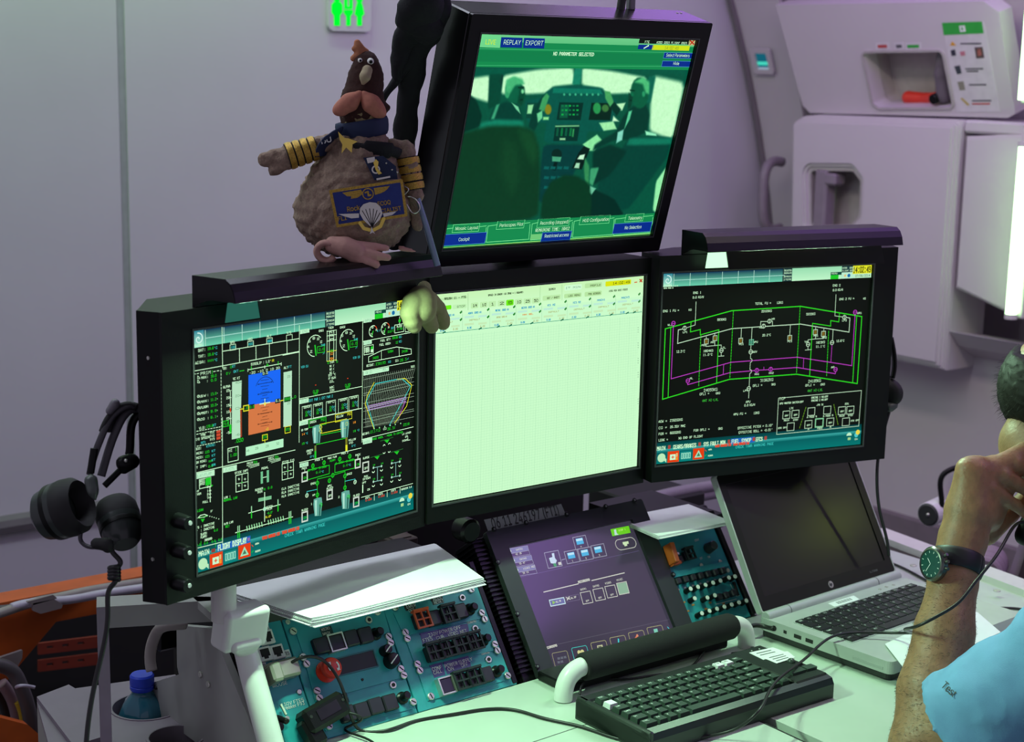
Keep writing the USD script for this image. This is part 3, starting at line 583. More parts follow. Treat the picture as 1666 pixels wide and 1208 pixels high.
s.text('.000', 408, 185, 470, 22, GRN); s.box(360, 225, 436, 308, WHT); s.text('HI', 368, 250, 392, 17, WHT); s.text('1', 414, 243, 424, 20, GRN); s.text('1.00', 378, 285, 424, 18, GRN)
# flight control page
for x, y, t in ((500, 342, 'PRIM'), (655, 305, 'SEC')):
    s.text(t, x, y, x + 40, 14, WHT)
    for k in range(3): s.line([(x - 2 + k * 12, y + 8 + k * 8), (x + 88, y - 12 + k * 8)], WHT, .0006); s.line([(x + 52 + k * 10, y - 6), (x + 50 + k * 10, y - 26)], GRN, .0009)
s.text('STICK CAPT', 412, 412, 508, 15, WHT); s.text('PEDAL', 606, 378, 655, 14, WHT); s.text('STICK F/O', 756, 335, 842, 15, WHT)
for x0, y0, x1, y1 in ((418, 422, 508, 538), (755, 338, 838, 452)):
    s.box(x0, y0, x1, y1 - 18, WHT); xm, ym = (x0 + x1) / 2, (y0 + y1 - 18) / 2; s.line([(xm, y0 - 8), (xm, y1 - 12)], WHT, .0007); s.line([(x0, ym + 12), (x1, ym - 6)], WHT, .0007)
    for dx in (-22, 22):
        for dy in (-24, 24): s.line([(xm + dx - 6, ym + dy), (xm + dx + 6, ym + dy)], WHT, .0007); s.line([(xm + dx, ym + dy - 7), (xm + dx, ym + dy + 7)], WHT, .0007)
    s.disc(xm, ym, 6, GRN, 3)
s.rect(599, 394, 616, 478, (110, 190, 140), 2); s.rect(643, 384, 660, 468, (110, 190, 140), 2); s.line([(616, 436), (643, 430)], WHT)
s.text('RUDDER', 560, 535, 615, 14, WHT); s.text('TRIM', 574, 552, 610, 14, WHT); s.text('R', 622, 530, 632, 14, GRN); s.text('0.0', 652, 520, 682, 15, GRN)
s.line([(592, 598), (668, 582)], (120, 190, 140), .0045); s.line([(628, 545), (628, 755)], WHT, .0012); s.line([(512, 695), (742, 632)], WHT, .001)
for x, y in ((532, 680), (725, 630)): s.rect(x - 4, y - 35, x + 4, y + 8, (150, 210, 160), 3); s.rect(x - 4, y + 8, x + 4, y + 52, GRN, 3)
s.disc(628, 665, 16, (170, 230, 190), 3); s.text('PITCH', 642, 660, 684, 13, WHT); s.text('TRIM', 642, 676, 680, 13, WHT); s.text("-0.0'", 644, 705, 688, 15, GRN); s.text('N.UP', 636, 732, 674, 14, YEL)
s.line([(416, 838), (832, 722)], WHT, .001)
for x in list(range(498, 610, 18)) + list(range(654, 766, 18)): yy = 838 - (x - 416) * .28; s.line([(x, yy - 22), (x + 4, yy + 4)], (150, 220, 160), .0015)
for x in (432, 444, 806, 818): yy = 838 - (x - 416) * .28; s.rect(x - 3, yy - 45, x + 4, yy, (150, 210, 160), 3); s.rect(x - 3, yy, x + 4, yy + 45, GRN, 3)
s.text('LAW :', 333, 590, 378, 14, WHT); s.text('NORMAL LAW', 330, 612, 428, 15, GRN); s.text('A/B LVR', 333, 782, 398, 14, WHT); s.text('RET', 343, 802, 372, 15, GRN)
for t, y in (('CLA INACTIVE', 528), ('RLA INACTIVE', 555), ('HLA INACTIVE', 582)): s.text(t, 752, y, 880, 15, WHT)
# engine page
B = (4.646, 460, 460); s.crop(*B)
s.line([(125, 325), (123, 1208)], WHT); s.line([(604, 270), (598, 1208)], WHT); s.line([(0, 550), (125, 525)], WHT)
s.quad([s.pt(130, 390), s.pt(200, 377), s.pt(200, 346), s.pt(130, 358)], PALE, 3); s.text('ENG', 148, 380, 185, 18, (140, 200, 160), 4)
for cx, cy, n in ((243, 478, 'ENG1'), (490, 435, 'ENG2')):
    s.ring(cx, cy, 80, WHT, .0010, 2, 45, 265)
    for t, a in (('2', 235), ('4', 190), ('6', 145), ('8', 100), ('10', 65), ('12', 30)): s.text(t, cx - 8 + 52 * math.cos(math.radians(a)), cy + 8 - 56 * math.sin(math.radians(a)), cx + 8 + 52 * math.cos(math.radians(a)), 17, WHT)
    s.line([(cx, cy), (cx + 8, cy + 70)], GRN, .002); s.box(cx + 18, cy + 8, cx + 72, cy + 46, GRN, .0008); s.text('0.0', cx + 30, cy + 38, cx + 68, 16, GRN); s.text('THR', cx + 45, cy + 4, cx + 75, 14, CYN); s.text('%', cx + 60, cy + 64, cx + 72, 14, CYN); s.text(n, cx + 30 if n == 'ENG1' else cx - 58, cy - 105 if n == 'ENG1' else cy - 88, cx + 66 if n == 'ENG1' else cx - 20, 14, WHT)
s.text('TOGA', 342, 352, 382, 15, WHT)
for x in (335, 352, 386, 404): s.line([(x, 366), (x - 2, 592)], WHT)
for y in (366, 400, 440, 520, 592): s.line([(333, y + 4), (406, y - 8)], WHT if y < 500 else YEL, .0008)
for t, y, cc in (('MCT', 380, WHT), ('MCL', 408, WHT), ('MCR', 440, WHT), ('IDL', 525, GRN), ('127', 548, ORG), ('504', 585, ORG)): s.text(t, 356, y, 384, 16, cc)
for t, y in (('THR', 612), ('N1 %', 640), ('N2 %', 665), ('N3 %', 692), ("EGT 'C", 710), ('FF KG/H', 735), ('OIL', 758), ('NAC', 802), ('IGN', 825)): s.text(t, 345 if len(t) > 4 else 354, y, 398 if len(t) > 4 else 386, 15, WHT)
s.text('0', 338, 615, 348, 15, GRN); s.text('0', 404, 606, 414, 15, GRN)
s.text('VIB CU', 138, 648, 190, 15, CYN); s.text('VIB CU', 530, 578, 582, 15, CYN)
for x, y in ((228, 835), (470, 787)): s.text('CLSD', x, y, x + 40, 17, GRN); s.text('OFF', x + 6, y + 20, x + 36, 16, GRN)
s.rect(244, 772, 252, 778, RED, 3); s.rect(486, 722, 494, 728, RED, 3)
s.line([(123, 880), (600, 785)], WHT); s.line([(123, 1052), (600, 950)], WHT)
s.quad([s.pt(125, 920), s.pt(195, 905), s.pt(195, 872), s.pt(125, 887)], PALE, 3); s.text('ELEC', 142, 910, 186, 18, (140, 200, 160), 4); s.text('EXT PWR 1 EXT PWR 2', 200, 902, 376, 17, CYN)
for x, y, t in ((146, 935, 'GEN1A'), (230, 918, 'GEN1B'), (328, 898, 'APU'), (420, 880, 'GEN2B'), (500, 862, 'GEN2A')):
    s.box(x, y + 4, x + 70, y + 92, WHT, .0007); s.text(t, x + 12, y + 18, x + 60, 15, WHT)
    s.text('0', x + 26, y + 55, x + 36, 15, GRN); s.text('0%', x + 42, y + 52, x + 66, 15, CYN); s.text('16', x + 22, y + 78, x + 40, 15, GRN); s.text("'C", x + 46, y + 75, x + 66, 15, CYN)
s.quad([s.pt(125, 1085), s.pt(190, 1070), s.pt(190, 1040), s.pt(125, 1055)], PALE, 3); s.text('HYD', 140, 1076, 178, 16, (140, 200, 160), 4)
s.box(198, 1045, 326, 1070, GRN, .0008); s.text('GREEN', 204, 1066, 250, 15, WHT); s.text('PSI', 288, 1050, 320, 16, GRN); s.box(396, 1002, 522, 1028, YEL, .0008); s.text('YELLOW', 402, 1025, 455, 15, WHT); s.text('PSI', 488, 1006, 518, 16, YEL)
D5 = (5.49, 460, 680); s.crop(*D5)
for x, y in ((262, 65), (512, 15), (272, 715), (520, 652)):
    h = 165 if y < 300 else 165
    s.poly([(x + 4, y + 15), (x + 36, y), (x + 74, y - 4), (x + 80, y + 40), (x + 68, y + h - 4), (x + 12, y + h), (x, y + 60)], (95, 165, 150), 2); s.poly([(x + 12, y + 25), (x + 32, y + 20), (x + 30, y + h - 6), (x + 18, y + h - 4)], (170, 225, 205), 3); s.poly([(x + 55, y + 60), (x + 66, y + 60), (x + 60, y + h - 6), (x + 50, y + h - 4)], (35, 90, 80), 3)
s.line([(330, 60), (570, 10)], YEL); s.line([(345, 140), (570, 92)], YEL); s.line([(300, 240), (575, 180)], GRN, .001); s.line([(345, 155), (530, 118)], GRN)
for x, y, c in ((338, 85, YEL), (338, 122, YEL), (570, 55, YEL)): s.ring(x, y, 14, c, .0009)
s.text('CD TEMP', 165, 120, 225, 14, WHT); s.text('14', 170, 158, 195, 16, ORG); s.text("'C", 200, 150, 222, 15, CYN); s.text('15', 170, 242, 192, 16, GRN); s.text("'C", 200, 236, 222, 15, CYN); s.text('18', 626, 52, 650, 16, ORG); s.text('19', 626, 130, 650, 16, GRN); s.text("'C", 660, 122, 682, 15, CYN)
s.rect(282, 250, 298, 365, (110, 130, 60), 3); s.rect(282, 300, 298, 362, GRN, 4); s.rect(558, 178, 576, 295, (120, 120, 30), 3); s.rect(558, 245, 576, 295, YEL, 4)
for t, x, y, c in (('GREEN', 212, 308, WHT), ('HYD', 220, 330, WHT), ("0'C", 245, 358, CYN), ('YELLOW', 585, 212, WHT), ('HYD', 592, 236, WHT), ("0'C", 615, 262, CYN)): s.text(t, x, y, x + 11 * len(t), 16, c)
s.line([(148, 402), (700, 270)], WHT); s.quad([s.pt(150, 447), s.pt(228, 430), s.pt(228, 392), s.pt(150, 410)], PALE, 3); s.text('BLEED', 162, 435, 220, 17, (140, 200, 160), 4)
s.text('PACK 1', 288, 390, 355, 16, WHT); s.text('PACK 2', 522, 330, 582, 16, WHT); s.text('PACK FLOW', 402, 372, 480, 15, WHT); s.text('NORM', 420, 395, 466, 15, GRN)
for x, y in ((268, 430), (368, 402), (508, 370), (598, 345), (446, 515), (416, 562), (308, 585), (308, 690), (555, 520), (555, 625), (338, 780), (585, 708)): s.ring(x, y, 16, GRN, .0011); s.disc(x, y, 5, GRN, 3); s.line([(x, y - 22), (x, y + 22)], GRN, .0006)
s.line([(222, 470), (415, 425), (415, 500), (222, 555), (222, 470)], GRN, .001); s.line([(465, 415), (640, 372), (640, 450), (465, 492), (465, 415)], GRN, .001)
for x, y in ((228, 480), (470, 420)): s.text('0.000', x, y, x + 70, 17, GRN); s.text('0.000', x + 96, y - 22, x + 160, 17, GRN); s.text('0.0', x + 68, y + 20, x + 108, 16, GRN); s.text("'C", x + 112, y + 12, x + 135, 15, CYN)
s.line([(308, 552), (308, 570)], GRN); s.line([(430, 520), (310, 548)], GRN); s.line([(460, 510), (555, 480), (555, 505)], GRN); s.line([(555, 540), (555, 655)], GRN); s.line([(308, 605), (308, 720)], GRN); s.line([(215, 690), (215, 660), (308, 640)], CYN); s.line([(555, 568), (645, 548), (645, 570)], CYN)
for x, y in ((215, 695), (645, 575)): s.ring(x, y, 16, WHT); s.disc(x, y, 6, WHT, 3)
for x0, y0, w_, t in ((172, 495, 46, 'ON'), (648, 378, 42, 'ON'), (395, 655, 46, 'OFF'), (172, 850, 48, 'ON'), (632, 720, 46, 'ON'), (715, 405, 50, 'OFF')):
    s.box(x0, y0, x0 + w_, y0 + w_ + 20, (200, 215, 200), .0020); s.text(t, x0 + 14, y0 + w_ + 8, x0 + w_ - 6, 18, GRN if t == 'ON' else WHT)
for t, x, y in (('PACK', 170, 465), ('1', 190, 480), ('PACK', 648, 345), ('2', 665, 362), ('APU', 400, 620), ('BLEED', 392, 645), ('BLEED', 168, 838), ('BLEED', 630, 708), ('ENG1', 250, 600), ('HP', 265, 702), ('ENG2', 572, 515), ('1', 250, 780), ('2', 495, 718), ('SURGE', 716, 372), ('PAX', 725, 536), ('OXYGEN', 714, 560), ('OFF', 710, 592), ('ON', 755, 652)): s.text(t, x, y, x + 11 * len(t), 16, WHT)
# wheels
s.line([(705, 195), (1165, 82)], WHT); s.quad([s.pt(715, 240), s.pt(796, 222), s.pt(796, 185), s.pt(715, 202)], PALE, 3); s.text('WHEEL', 724, 230, 786, 17, (140, 200, 160), 4)
s.text('NOSE WHEEL - PROBE TO CENTER', 802, 200, 1070, 15, GRN); s.text('LG LEVER', 1066, 155, 1142, 14, WHT); s.text('UP', 1092, 178, 1112, 15, WHT); s.text('DOWN', 1068, 215, 1112, 15, WHT); s.line([(1116, 165), (1118, 202), (1135, 198)], WHT)
for x, y in ((930, 205), (842, 352), (1018, 308)): s.poly([(x - 25, y - 2), (x + 22, y - 12), (x + 2, y + 22)], GRN, 3); s.line([(x - 58, y + 4), (x + 55, y - 30)], (40, 120, 50), .0007)
for x, y in ((905, 255), (952, 240), (905, 315), (950, 305)): s.ring(x, y, 13, WHT, .001, 2, 20, 160) if y < 280 else s.ring(x, y - 8, 13, WHT, .001, 2, 200, 340)
for cx, cy in ((845, 440), (1008, 400)):
    s.line([(cx, cy), (cx, cy + 125)], (120, 170, 160), .0012)
    for dy in (0, 125): s.line([(cx - 35, cy + dy + 8), (cx + 40, cy + dy - 8)], (120, 170, 160), .0012); [s.disc(cx + dx, cy + dy - dx * .2, 11, (170, 215, 190), 3) for dx in (-36, 36)]; [s.ring(cx + dx, cy + dy + 28 - dx * .2, 15, WHT, .0011, 2, 200, 340) for dx in (-36, 36)]; [s.text('14', cx + dx - 6, cy + dy - 15 - dx * .2, cx + dx + 14, 14, GRN) for dx in (-36, 36)]
s.rect(708, 600, 718, 670, WHT, 3); s.line([(702, 712), (1160, 588)], WHT)
for x, t in ((735, 'VSP1'), (850, 'VSP2'), (965, 'VSP3')): s.text(t, x, 728 - (x - 735) * .28, x + 42, 15, WHT); s.text('0.000', x + 4, 748 - (x - 735) * .28, x + 58, 15, RED); s.line([(x + 82, 690 - (x - 735) * .28), (x + 82, 738 - (x - 735) * .28)], WHT)
s.text('VERSION 3.6', 1056, 650, 1150, 15, WHT)
# APU, fuel and envelope
s.crop(*B)
s.quad([s.pt(610, 306), s.pt(672, 296), s.pt(672, 265), s.pt(610, 275)], PALE, 3); s.text('APU', 622, 298, 660, 17, (140, 200, 160), 4)
for cx, cy, r in ((682, 368, 42), (775, 348, 44)): s.ring(cx, cy, r, WHT, .001, 2, 60, 265); s.ring(cx, cy, r, RED, .001, 3, 10, 60); s.line([(cx, cy), (cx - 8, cy + 34)], GRN, .0015); [s.text(t, cx - 6 + 26 * math.cos(math.radians(a)), cy + 6 - 28 * math.sin(math.radians(a)), cx + 6 + 26 * math.cos(math.radians(a)), 13, WHT) for t, a in (('0', 240), ('4', 160), ('6', 100), ('10', 20))]
s.text('N %', 712, 372, 735, 14, CYN); s.text('EGT', 818, 352, 842, 14, CYN); s.text("210'C", 793, 380, 840, 14, GRN)
s.disc(882, 288, 14, GRN, 3); s.line([(882, 258), (882, 316)], WHT); s.box(846, 322, 914, 370, WHT); s.text('BLEED', 862, 340, 900, 13, WHT); s.text('0 PSI', 866, 360, 906, 13, GRN); s.box(926, 330, 996, 362, WHT); s.text('50', 940, 355, 960, 14, GRN)
s.line([(606, 445), (1000, 372)], WHT); s.quad([s.pt(610, 475), s.pt(672, 462), s.pt(672, 433), s.pt(610, 445)], PALE, 3); s.text('FUEL', 620, 465, 664, 17, (140, 200, 160), 4)
s.text('FUEL QTY:', 738, 448, 818, 15, WHT); s.text('80189', 828, 428, 868, 16, GRN); s.text('KG', 878, 420, 896, 15, CYN); s.text('FUEL USED:', 730, 480, 818, 15, WHT); s.text('12', 852, 462, 868, 16, GRN); s.text('KG', 878, 454, 896, 15, CYN)
s.box(614, 482, 684, 535, WHT); s.rect(664, 484, 682, 506, GRN, 3); s.rect(664, 506, 682, 526, WHT, 3); [s.text(t, 620, y, 655, 12, WHT) for t, y in (('FQMS1', 505), ('FQMS2', 518), ('FQMS3', 532))]
s.line([(648, 602), (648, 562), (750, 512), (860, 487), (970, 503), (972, 540), (648, 602)], WHT, .0010); s.line([(745, 515), (745, 582)], WHT); s.line([(878, 490), (880, 556)], WHT)
for t, x, y in (('24055', 680, 580), ('31964', 792, 532), ('24186', 900, 530)): s.text(t, x, y, x + 42, 16, GRN)
s.text('WEIGHT:', 632, 638, 692, 16, WHT); s.text('239195', 702, 626, 776, 18, GRN); s.text('KG', 798, 608, 816, 15, CYN); s.text('CG:', 850, 600, 878, 15, WHT); s.text('26.5', 886, 598, 934, 19, GRN); s.text('%', 940, 584, 950, 14, CYN)
s.line([(606, 670), (996, 592)], WHT); s.quad([s.pt(608, 705), s.pt(802, 668), s.pt(802, 637), s.pt(608, 672)], PALE, 3); s.text('GW CG        MIL.', 625, 692, 792, 17, (140, 200, 160), 4)
gr_ = (150, 175, 150)
for k in range(26):
    x = 612 + k * 15.5; xb = 700 + (x - 800) * .62 + 45
    s.line([(x, 712 - (x - 612) * .175), (xb, 1100 - (xb - 612) * .16)], gr_, .0005, 2)
for k in range(7):
    y = 735 + k * 60; s.dash([(610, y), (992, y - 80)], gr_, .0006, 2, .003, .3)
for k in (0, 2, 4): y = 850 + k * 55; s.line([(610, y - 10), (990, y - 100)], gr_, .0006)
s.line([(700, 765), (862, 732), (900, 728), (965, 785), (805, 1080)], CYN, .0012, 3); s.line([(700, 765), (632, 895), (690, 1095)], CYN, .0012, 3); s.line([(690, 755), (640, 850), (622, 920), (688, 1105)], YEL, .001, 3); s.line([(862, 732), (922, 724), (975, 775), (935, 935), (845, 1062)], YEL, .001, 3)
for dy in (0, 15, 30): s.line([(640, 935 + dy), (930, 868 + dy)], (185, 140, 215), .0010, 4)
s.line([(925, 900), (880, 1010)], MAG, .0010, 3); s.text('300', 966, 645, 994, 14, WHT); s.text('WEIGHT:', 602, 1155, 656, 15, WHT); s.text('211712', 662, 1140, 736, 18, GRN); s.text('CG', 760, 1115, 782, 14, WHT); s.text('26.3%', 790, 1118, 848, 18, GRN); s.text('2518', 910, 1086, 955, 17, GRN)
for x in (690, 730, 770, 812, 850, 890): s.disc(x, 1105 - (x - 690) * .2, 6, (150, 220, 160), 3)
s.quad([s.pt(603, 1208), s.pt(675, 1194), s.pt(675, 1172), s.pt(603, 1186)], PALE, 3)
lp = s.build(ml, 'screen', scr_mat, label='lit screen of flight gauges, blue and brown horizon')

# ---- right page
s = Screen(FRR); s.uv(W3, H3, 0, 0, 1, 1, DKG, 0)
tx = top_bar(s, W3, H3, '14:02:49', False)
for t, u0, u1 in (('MAIN', .005, .045), ('GEARS/BRAKES', .08, .188), ('SYS FAULT MON', .222, .325), ('FUEL SYNOP', .355, .45), ('EFCS', .472, .505)): t == 'FUEL SYNOP' and s.uv(W3, H3, .35, .900, .465, .932, (30, 100, 190), 3); tx(t, u0, u1, .926, .0055, WHT, .0010)
for u in (.055, .196, .335, .455, .512): s.uv(W3, H3, u, .904, u + .012, .924, (170, 70, 60), 4)
s.crop(3.356, 1040, 420)
def T(t, x, y, x1, h=11, c=WHT): s.text(t, x, y, x1, h, c)
T('ALL FLIGHTS: 1-2-3', 126, 158, 210, 5); T('SYS MAN D', 134, 168, 185, 5)
T('ENG 1', 295, 196, 337); T('0.0 KG/H', 292, 221, 350, 11); T('ENG 2', 1057, 156, 1097); T('0.0 KG/H', 1057, 181, 1110, 11); T('ENG 2 FU =', 1093, 230, 1172, 10); T('KG', 1223, 226, 1235, 9)
T('TOTAL FU =', 633, 256, 718, 12); T('12KG', 750, 250, 783); T('ENG 1 FU =', 130, 296, 216); T('KG', 270, 288, 284, 9); T('5930KG', 426, 343, 473); T('20105KG', 667, 297, 722); T('5935KG', 912, 313, 960)
T("20.2'C", 672, 428, 717); T("12.5'C", 203, 518, 248, 12); T('1804KG', 350, 514, 402); T("11.0'C", 348, 535, 398); T('1803KG', 964, 468, 1012); T("11.1'C", 964, 490, 1012); T("12.6'C", 1076, 459, 1118)
T('24055KG', 352, 730, 425, 14); T('OFLI =', 330, 750, 380, 12); T('0KG', 418, 744, 440, 10); T('31962KG', 660, 676, 730, 14); T('OFLI =', 620, 704, 670, 12); T('0KG', 722, 696, 742, 10); T('24185KG', 923, 681, 990, 14); T('OFLI =', 907, 702, 957, 11); T('0KG', 990, 696, 1012, 10)
T('ANT HI-LVL', 345, 786, 430, 12, (60, 190, 60)); T('ANT HI-LVL', 920, 732, 1000, 12, (60, 190, 60)); T('APU', 582, 792, 605); T('0.0 KG/H', 574, 811, 630); T('APU FU =', 515, 860, 582); T('12KG', 624, 853, 654)
for t, v, y, xv in (('AOW =', '239202KG', 900, 235), ('CG =', '26.50% MAC', 935, 250), ('FOB =', '80202KG', 968, 225), ('LEAK =', '', 1002, 0)): T(t, 106, y, 150 if t != 'LEAK =' else 155, 12); v and T(v, 168, y - 6, xv, 12)
T('NO END OF FLIGHT', 215, 990, 345, 11); T('FOB OFLI =', 297, 948, 382); T('0KG', 432, 938, 453); T("EFFECTIVE PITCH = 0.10'", 538, 936, 728, 12); T("EFFECTIVE ROLL = -0.01'", 543, 960, 725, 12)
g = (45, 215, 35); lw = .0013
s.line([(142, 387), (505, 288), (880, 264), (1215, 320), (1190, 686), (858, 635), (492, 663), (127, 772), (142, 387)], g, .0016)
s.line([(172, 380), (157, 762)], g, lw); s.line([(1187, 316), (1165, 680)], g, lw)
s.line([(283, 350), (279, 404), (333, 391), (333, 420), (434, 392), (422, 683)], g, lw); s.line([(1093, 300), (1089, 349), (1045, 342), (1045, 372), (946, 357), (930, 643)], g, lw)
for a, b in (((514, 288), (494, 660)), ((878, 268), (858, 632)), ((336, 425), (324, 705)), ((1034, 400), (1022, 650))): s.dash([a, b], g, .001, 2, .0045, .4)
w_ = (190, 225, 190)
s.line([(310, 240), (305, 366), (262, 380)], w_); s.line([(236, 388), (213, 393), (209, 467), (505, 386), (880, 361), (1145, 405), (1150, 328), (1128, 324)], w_, .0012); s.line([(1108, 322), (1068, 316), (1074, 200)], w_)
s.line([(558, 383), (555, 440)], w_); s.line([(616, 378), (612, 450)], w_); s.line([(825, 366), (821, 425)], w_); s.line([(610, 470), (607, 548)], w_); s.ring(607, 560, 10, w_, .0009, 2, -90, 90); s.line([(606, 572), (604, 608)], w_); s.ring(604, 620, 10, w_, .0009, 2, -90, 90); s.line([(603, 632), (597, 765)], w_)
s.line([(662, 372), (663, 347), (700, 347)], w_); s.line([(722, 345), (727, 345), (727, 368)], w_)
s.line([(366, 430), (365, 483), (447, 475), (447, 535)], w_); s.line([(412, 415), (412, 478)], w_); s.line([(432, 537), (462, 535)], w_); s.line([(963, 380), (962, 442), (1006, 440), (1008, 385)], w_); s.line([(962, 442), (922, 447), (921, 500)], w_); s.line([(906, 503), (940, 500)], w_); s.line([(1058, 390), (1055, 448)], w_)
for x, y in ((247, 383), (678, 372), (710, 345), (448, 505), (608, 513), (597, 714), (921, 472), (1052, 462), (1119, 324)): s.disc(x, y, 11, DKG, 3); s.ring(x, y, 11, w_, .0010, 4); s.line([(x, y - 8), (x, y + 8)] if y < 400 else [(x - 8, y), (x + 8, y)], w_, .001, 4)
for x, y in ((366, 456), (413, 438), (553, 452), (821, 437), (961, 405), (1005, 414)): s.box(x - 10, y - 13, x + 10, y + 13, w_, .0009, 4); s.rect(x - 6, y - 10, x + 6, y + 10, (120, 95, 25), 3)
s.box(601, 447, 622, 473, (100, 190, 150), .0012, 4); s.rect(605, 452, 618, 468, (70, 150, 120), 3)
for t, x, y in (('PR2', 340, 482), ('PR1', 390, 466), ('PCI', 545, 476), ('PCI', 810, 460), ('PR1', 952, 430), ('PR2', 998, 440), ('TL', 455, 495), ('APU', 622, 464), ('SOV', 618, 518), ('XR', 722, 338), ('XL', 655, 384), ('LP1', 238, 410), ('LPV', 568, 730), ('TR', 902, 464), ('LP2', 1108, 346)): T(t, x, y, x + 8 * len(t), 9)
m_ = MAG
s.line([(186, 370), (174, 660), (500, 570), (862, 542), (1160, 588), (1178, 308)], m_, .0012); s.line([(263, 682), (265, 692), (492, 627), (628, 615)], m_, .0012); s.line([(650, 613), (705, 610)], m_, .0012); s.line([(728, 608), (860, 598), (1070, 632), (1072, 620)], m_, .0012)
s.line([(461, 580), (458, 636)], m_); s.line([(898, 548), (895, 604)], m_); s.line([(1052, 475), (1046, 568)], m_); s.line([(680, 596), (680, 610)], m_)
for x, y in ((186, 357), (265, 671), (641, 614), (717, 608), (1071, 609), (1178, 296)): s.disc(x, y, 11, DKG, 3); s.ring(x, y, 11, m_, .0011, 4); s.line([(x, y - 8), (x, y + 8)] if 600 < x < 760 else [(x - 8, y), (x + 8, y)], m_, .001, 4)
for t, x, y in (('WLI', 155, 370), ('AL', 276, 662), ('MX1', 630, 640), ('MX2', 708, 634), ('AR', 1048, 602), ('WR1', 1190, 306)): T(t, x, y, x + 8 * len(t), 9)
s.line([(760, 766), (1213, 724), (1198, 918), (750, 964), (760, 766)], w_, .0009); T('ICP', 764, 776, 796, 13); T('APU MASTER SWITCH:OFF', 767, 800, 895, 9); T('ENGINE 1 MS:OFF', 940, 768, 1030, 9); T('ENGINE 2 MS:OFF', 940, 784, 1028, 9)
T('LTK', 820, 826, 840, 9); T('JTR TK', 968, 808, 1004, 9); T('RTK', 1124, 802, 1142, 9)
for x, y, d in ((785, 838, 1), (834, 834, 1), (921, 820, 0), (1008, 812, 0), (1088, 815, 1), (1134, 812, 1), (808, 903, 0), (905, 890, 1), (1024, 877, 1), (1110, 876, 0)): s.box(x, y, x + 36, y + 38, w_, .0009); d and T('OFF', x + 10, y + 28, x + 28, 8)
s.box(963, 880, 1002, 920, (130, 200, 150), .0020)
for t, x, y in (('MAIN', 790, 892), ('STBY', 840, 890), ('A FEED B', 915, 874), ('A FEED B', 1004, 868), ('MAIN', 1092, 868), ('STBY', 1140, 865), ('STK OFF', 758, 934), ('A', 920, 940), ('FEED', 972, 935), ('B', 1040, 928), ('XTK OFF', 1154, 894)): T(t, x, y, x + 6.6 * len(t), 8)
s.dash([(910, 815), (873, 935)], (120, 180, 40), .0008, 2, .004, .4); s.dash([(1062, 800), (1086, 915)], (120, 180, 40), .0008, 2, .004, .4)
s.build(mr, 'screen', scr_mat, label='lit screen of a green outlined fuel tank diagram')

# ---- middle page
scr_bright = screen_mat('lcd_picture_bright', .32, .10, 1.04)
s = Screen(FC); s.uv(W3, H3, 0, 0, 1, 1, (198, 247, 198), 0)
s.uv(W3, H3, 0, 0, 1, .105, (196, 240, 178), 1, c2=(205, 250, 200))
for k in range(76): s.uv(W3, H3, .012 + k * .0128, .202, .0126 + k * .0128 + (.0002 if k % 4 == 0 else 0), .995, (174, 226, 182) if k % 4 else (152, 208, 165), 1)
for k in range(60): s.uv(W3, H3, .01, .21 + k * .0132, .985, .2108 + k * .0132, (174, 226, 182), 1)
s.crop(4.384, 680, 430)
def bt(x0, y0, x1, y1, c, t='', tc=(60, 90, 50), h=13, sk=0):
    a, b = s.pt(x0, y1), s.pt(x1, y0); s.shape(rrect(min(a[0], b[0]), min(a[1], b[1]), max(a[0], b[0]), max(a[1], b[1]), .0015), c, 2)
    if t: s.text(t, x0 + 8 + sk, y1 - (y1 - y0) * .28, x1 - 12, h, tc, 4, .0007)
bt(128, 228, 352, 264, (182, 228, 168), 'BRUSH 11 - FTE', h=13, sk=52); bt(150, 292, 238, 330, (110, 232, 20)); bt(246, 282, 346, 322, (190, 238, 178), 'STOP', (130, 170, 120), sk=24)
s.line([(356, 210), (356, 328)], (150, 200, 140), .0006); s.line([(872, 158), (870, 268)], (150, 200, 140), .0006); s.line([(1026, 146), (1026, 255)], (150, 200, 140), .0006)
s.text('SPEED IN GRADS (10 GRAD = 1 SQUARE)', 500, 228, 750, 11, (60, 80, 50), 4, .0006)
for x, t, k in ((376, '1/4', 0), (442, '1/2', 0), (502, '1', 0), (568, '2', 0), (628, '5', 1), (690, '10', 0), (752, '25', 0), (812, '50', 0)): y = 272 - (x - 376) * .082; bt(x, y, x + 54, y + 46, (110, 232, 20) if k else (188, 234, 172), t, (40, 60, 30), 17, 8)
s.text('SEARCH', 932, 186, 978, 12, (70, 90, 60), 4, .0006); bt(888, 215, 1018, 262, (186, 232, 168), 'GET / SHEET', (110, 140, 90), 11, 24)
bt(1044, 142, 1168, 190, (206, 250, 208), 'IT MIN', (130, 170, 140), 11); bt(1042, 202, 1166, 244, (180, 226, 160), 'LOG MENU', (110, 140, 90), 11, 22); bt(1190, 128, 1312, 172, (180, 226, 160), 'PROFILE', (110, 140, 90), 11, 30); bt(1188, 188, 1310, 232, (180, 226, 160), 'PRN SCREEN', (110, 140, 90), 11, 18)
bt(1336, 108, 1520, 160, (215, 225, 15), '14:02:49', (90, 95, 20), 15, 45); s.text('A350 MSN 0003 F0003', 1362, 198, 1492, 11, (90, 120, 80), 4, .0006); bt(1542, 105, 1564, 138, (210, 240, 180)); s.line([(1545, 130), (1560, 128)], (200, 110, 60), .0015, 4); s.line([(1582, 110), (1596, 126)], (190, 60, 30), .0018, 4); s.line([(1596, 110), (1582, 126)], (190, 60, 30), .0018, 4)
cols = [125, 318, 512, 698, 882, 1064, 1238, 1410, 1590]
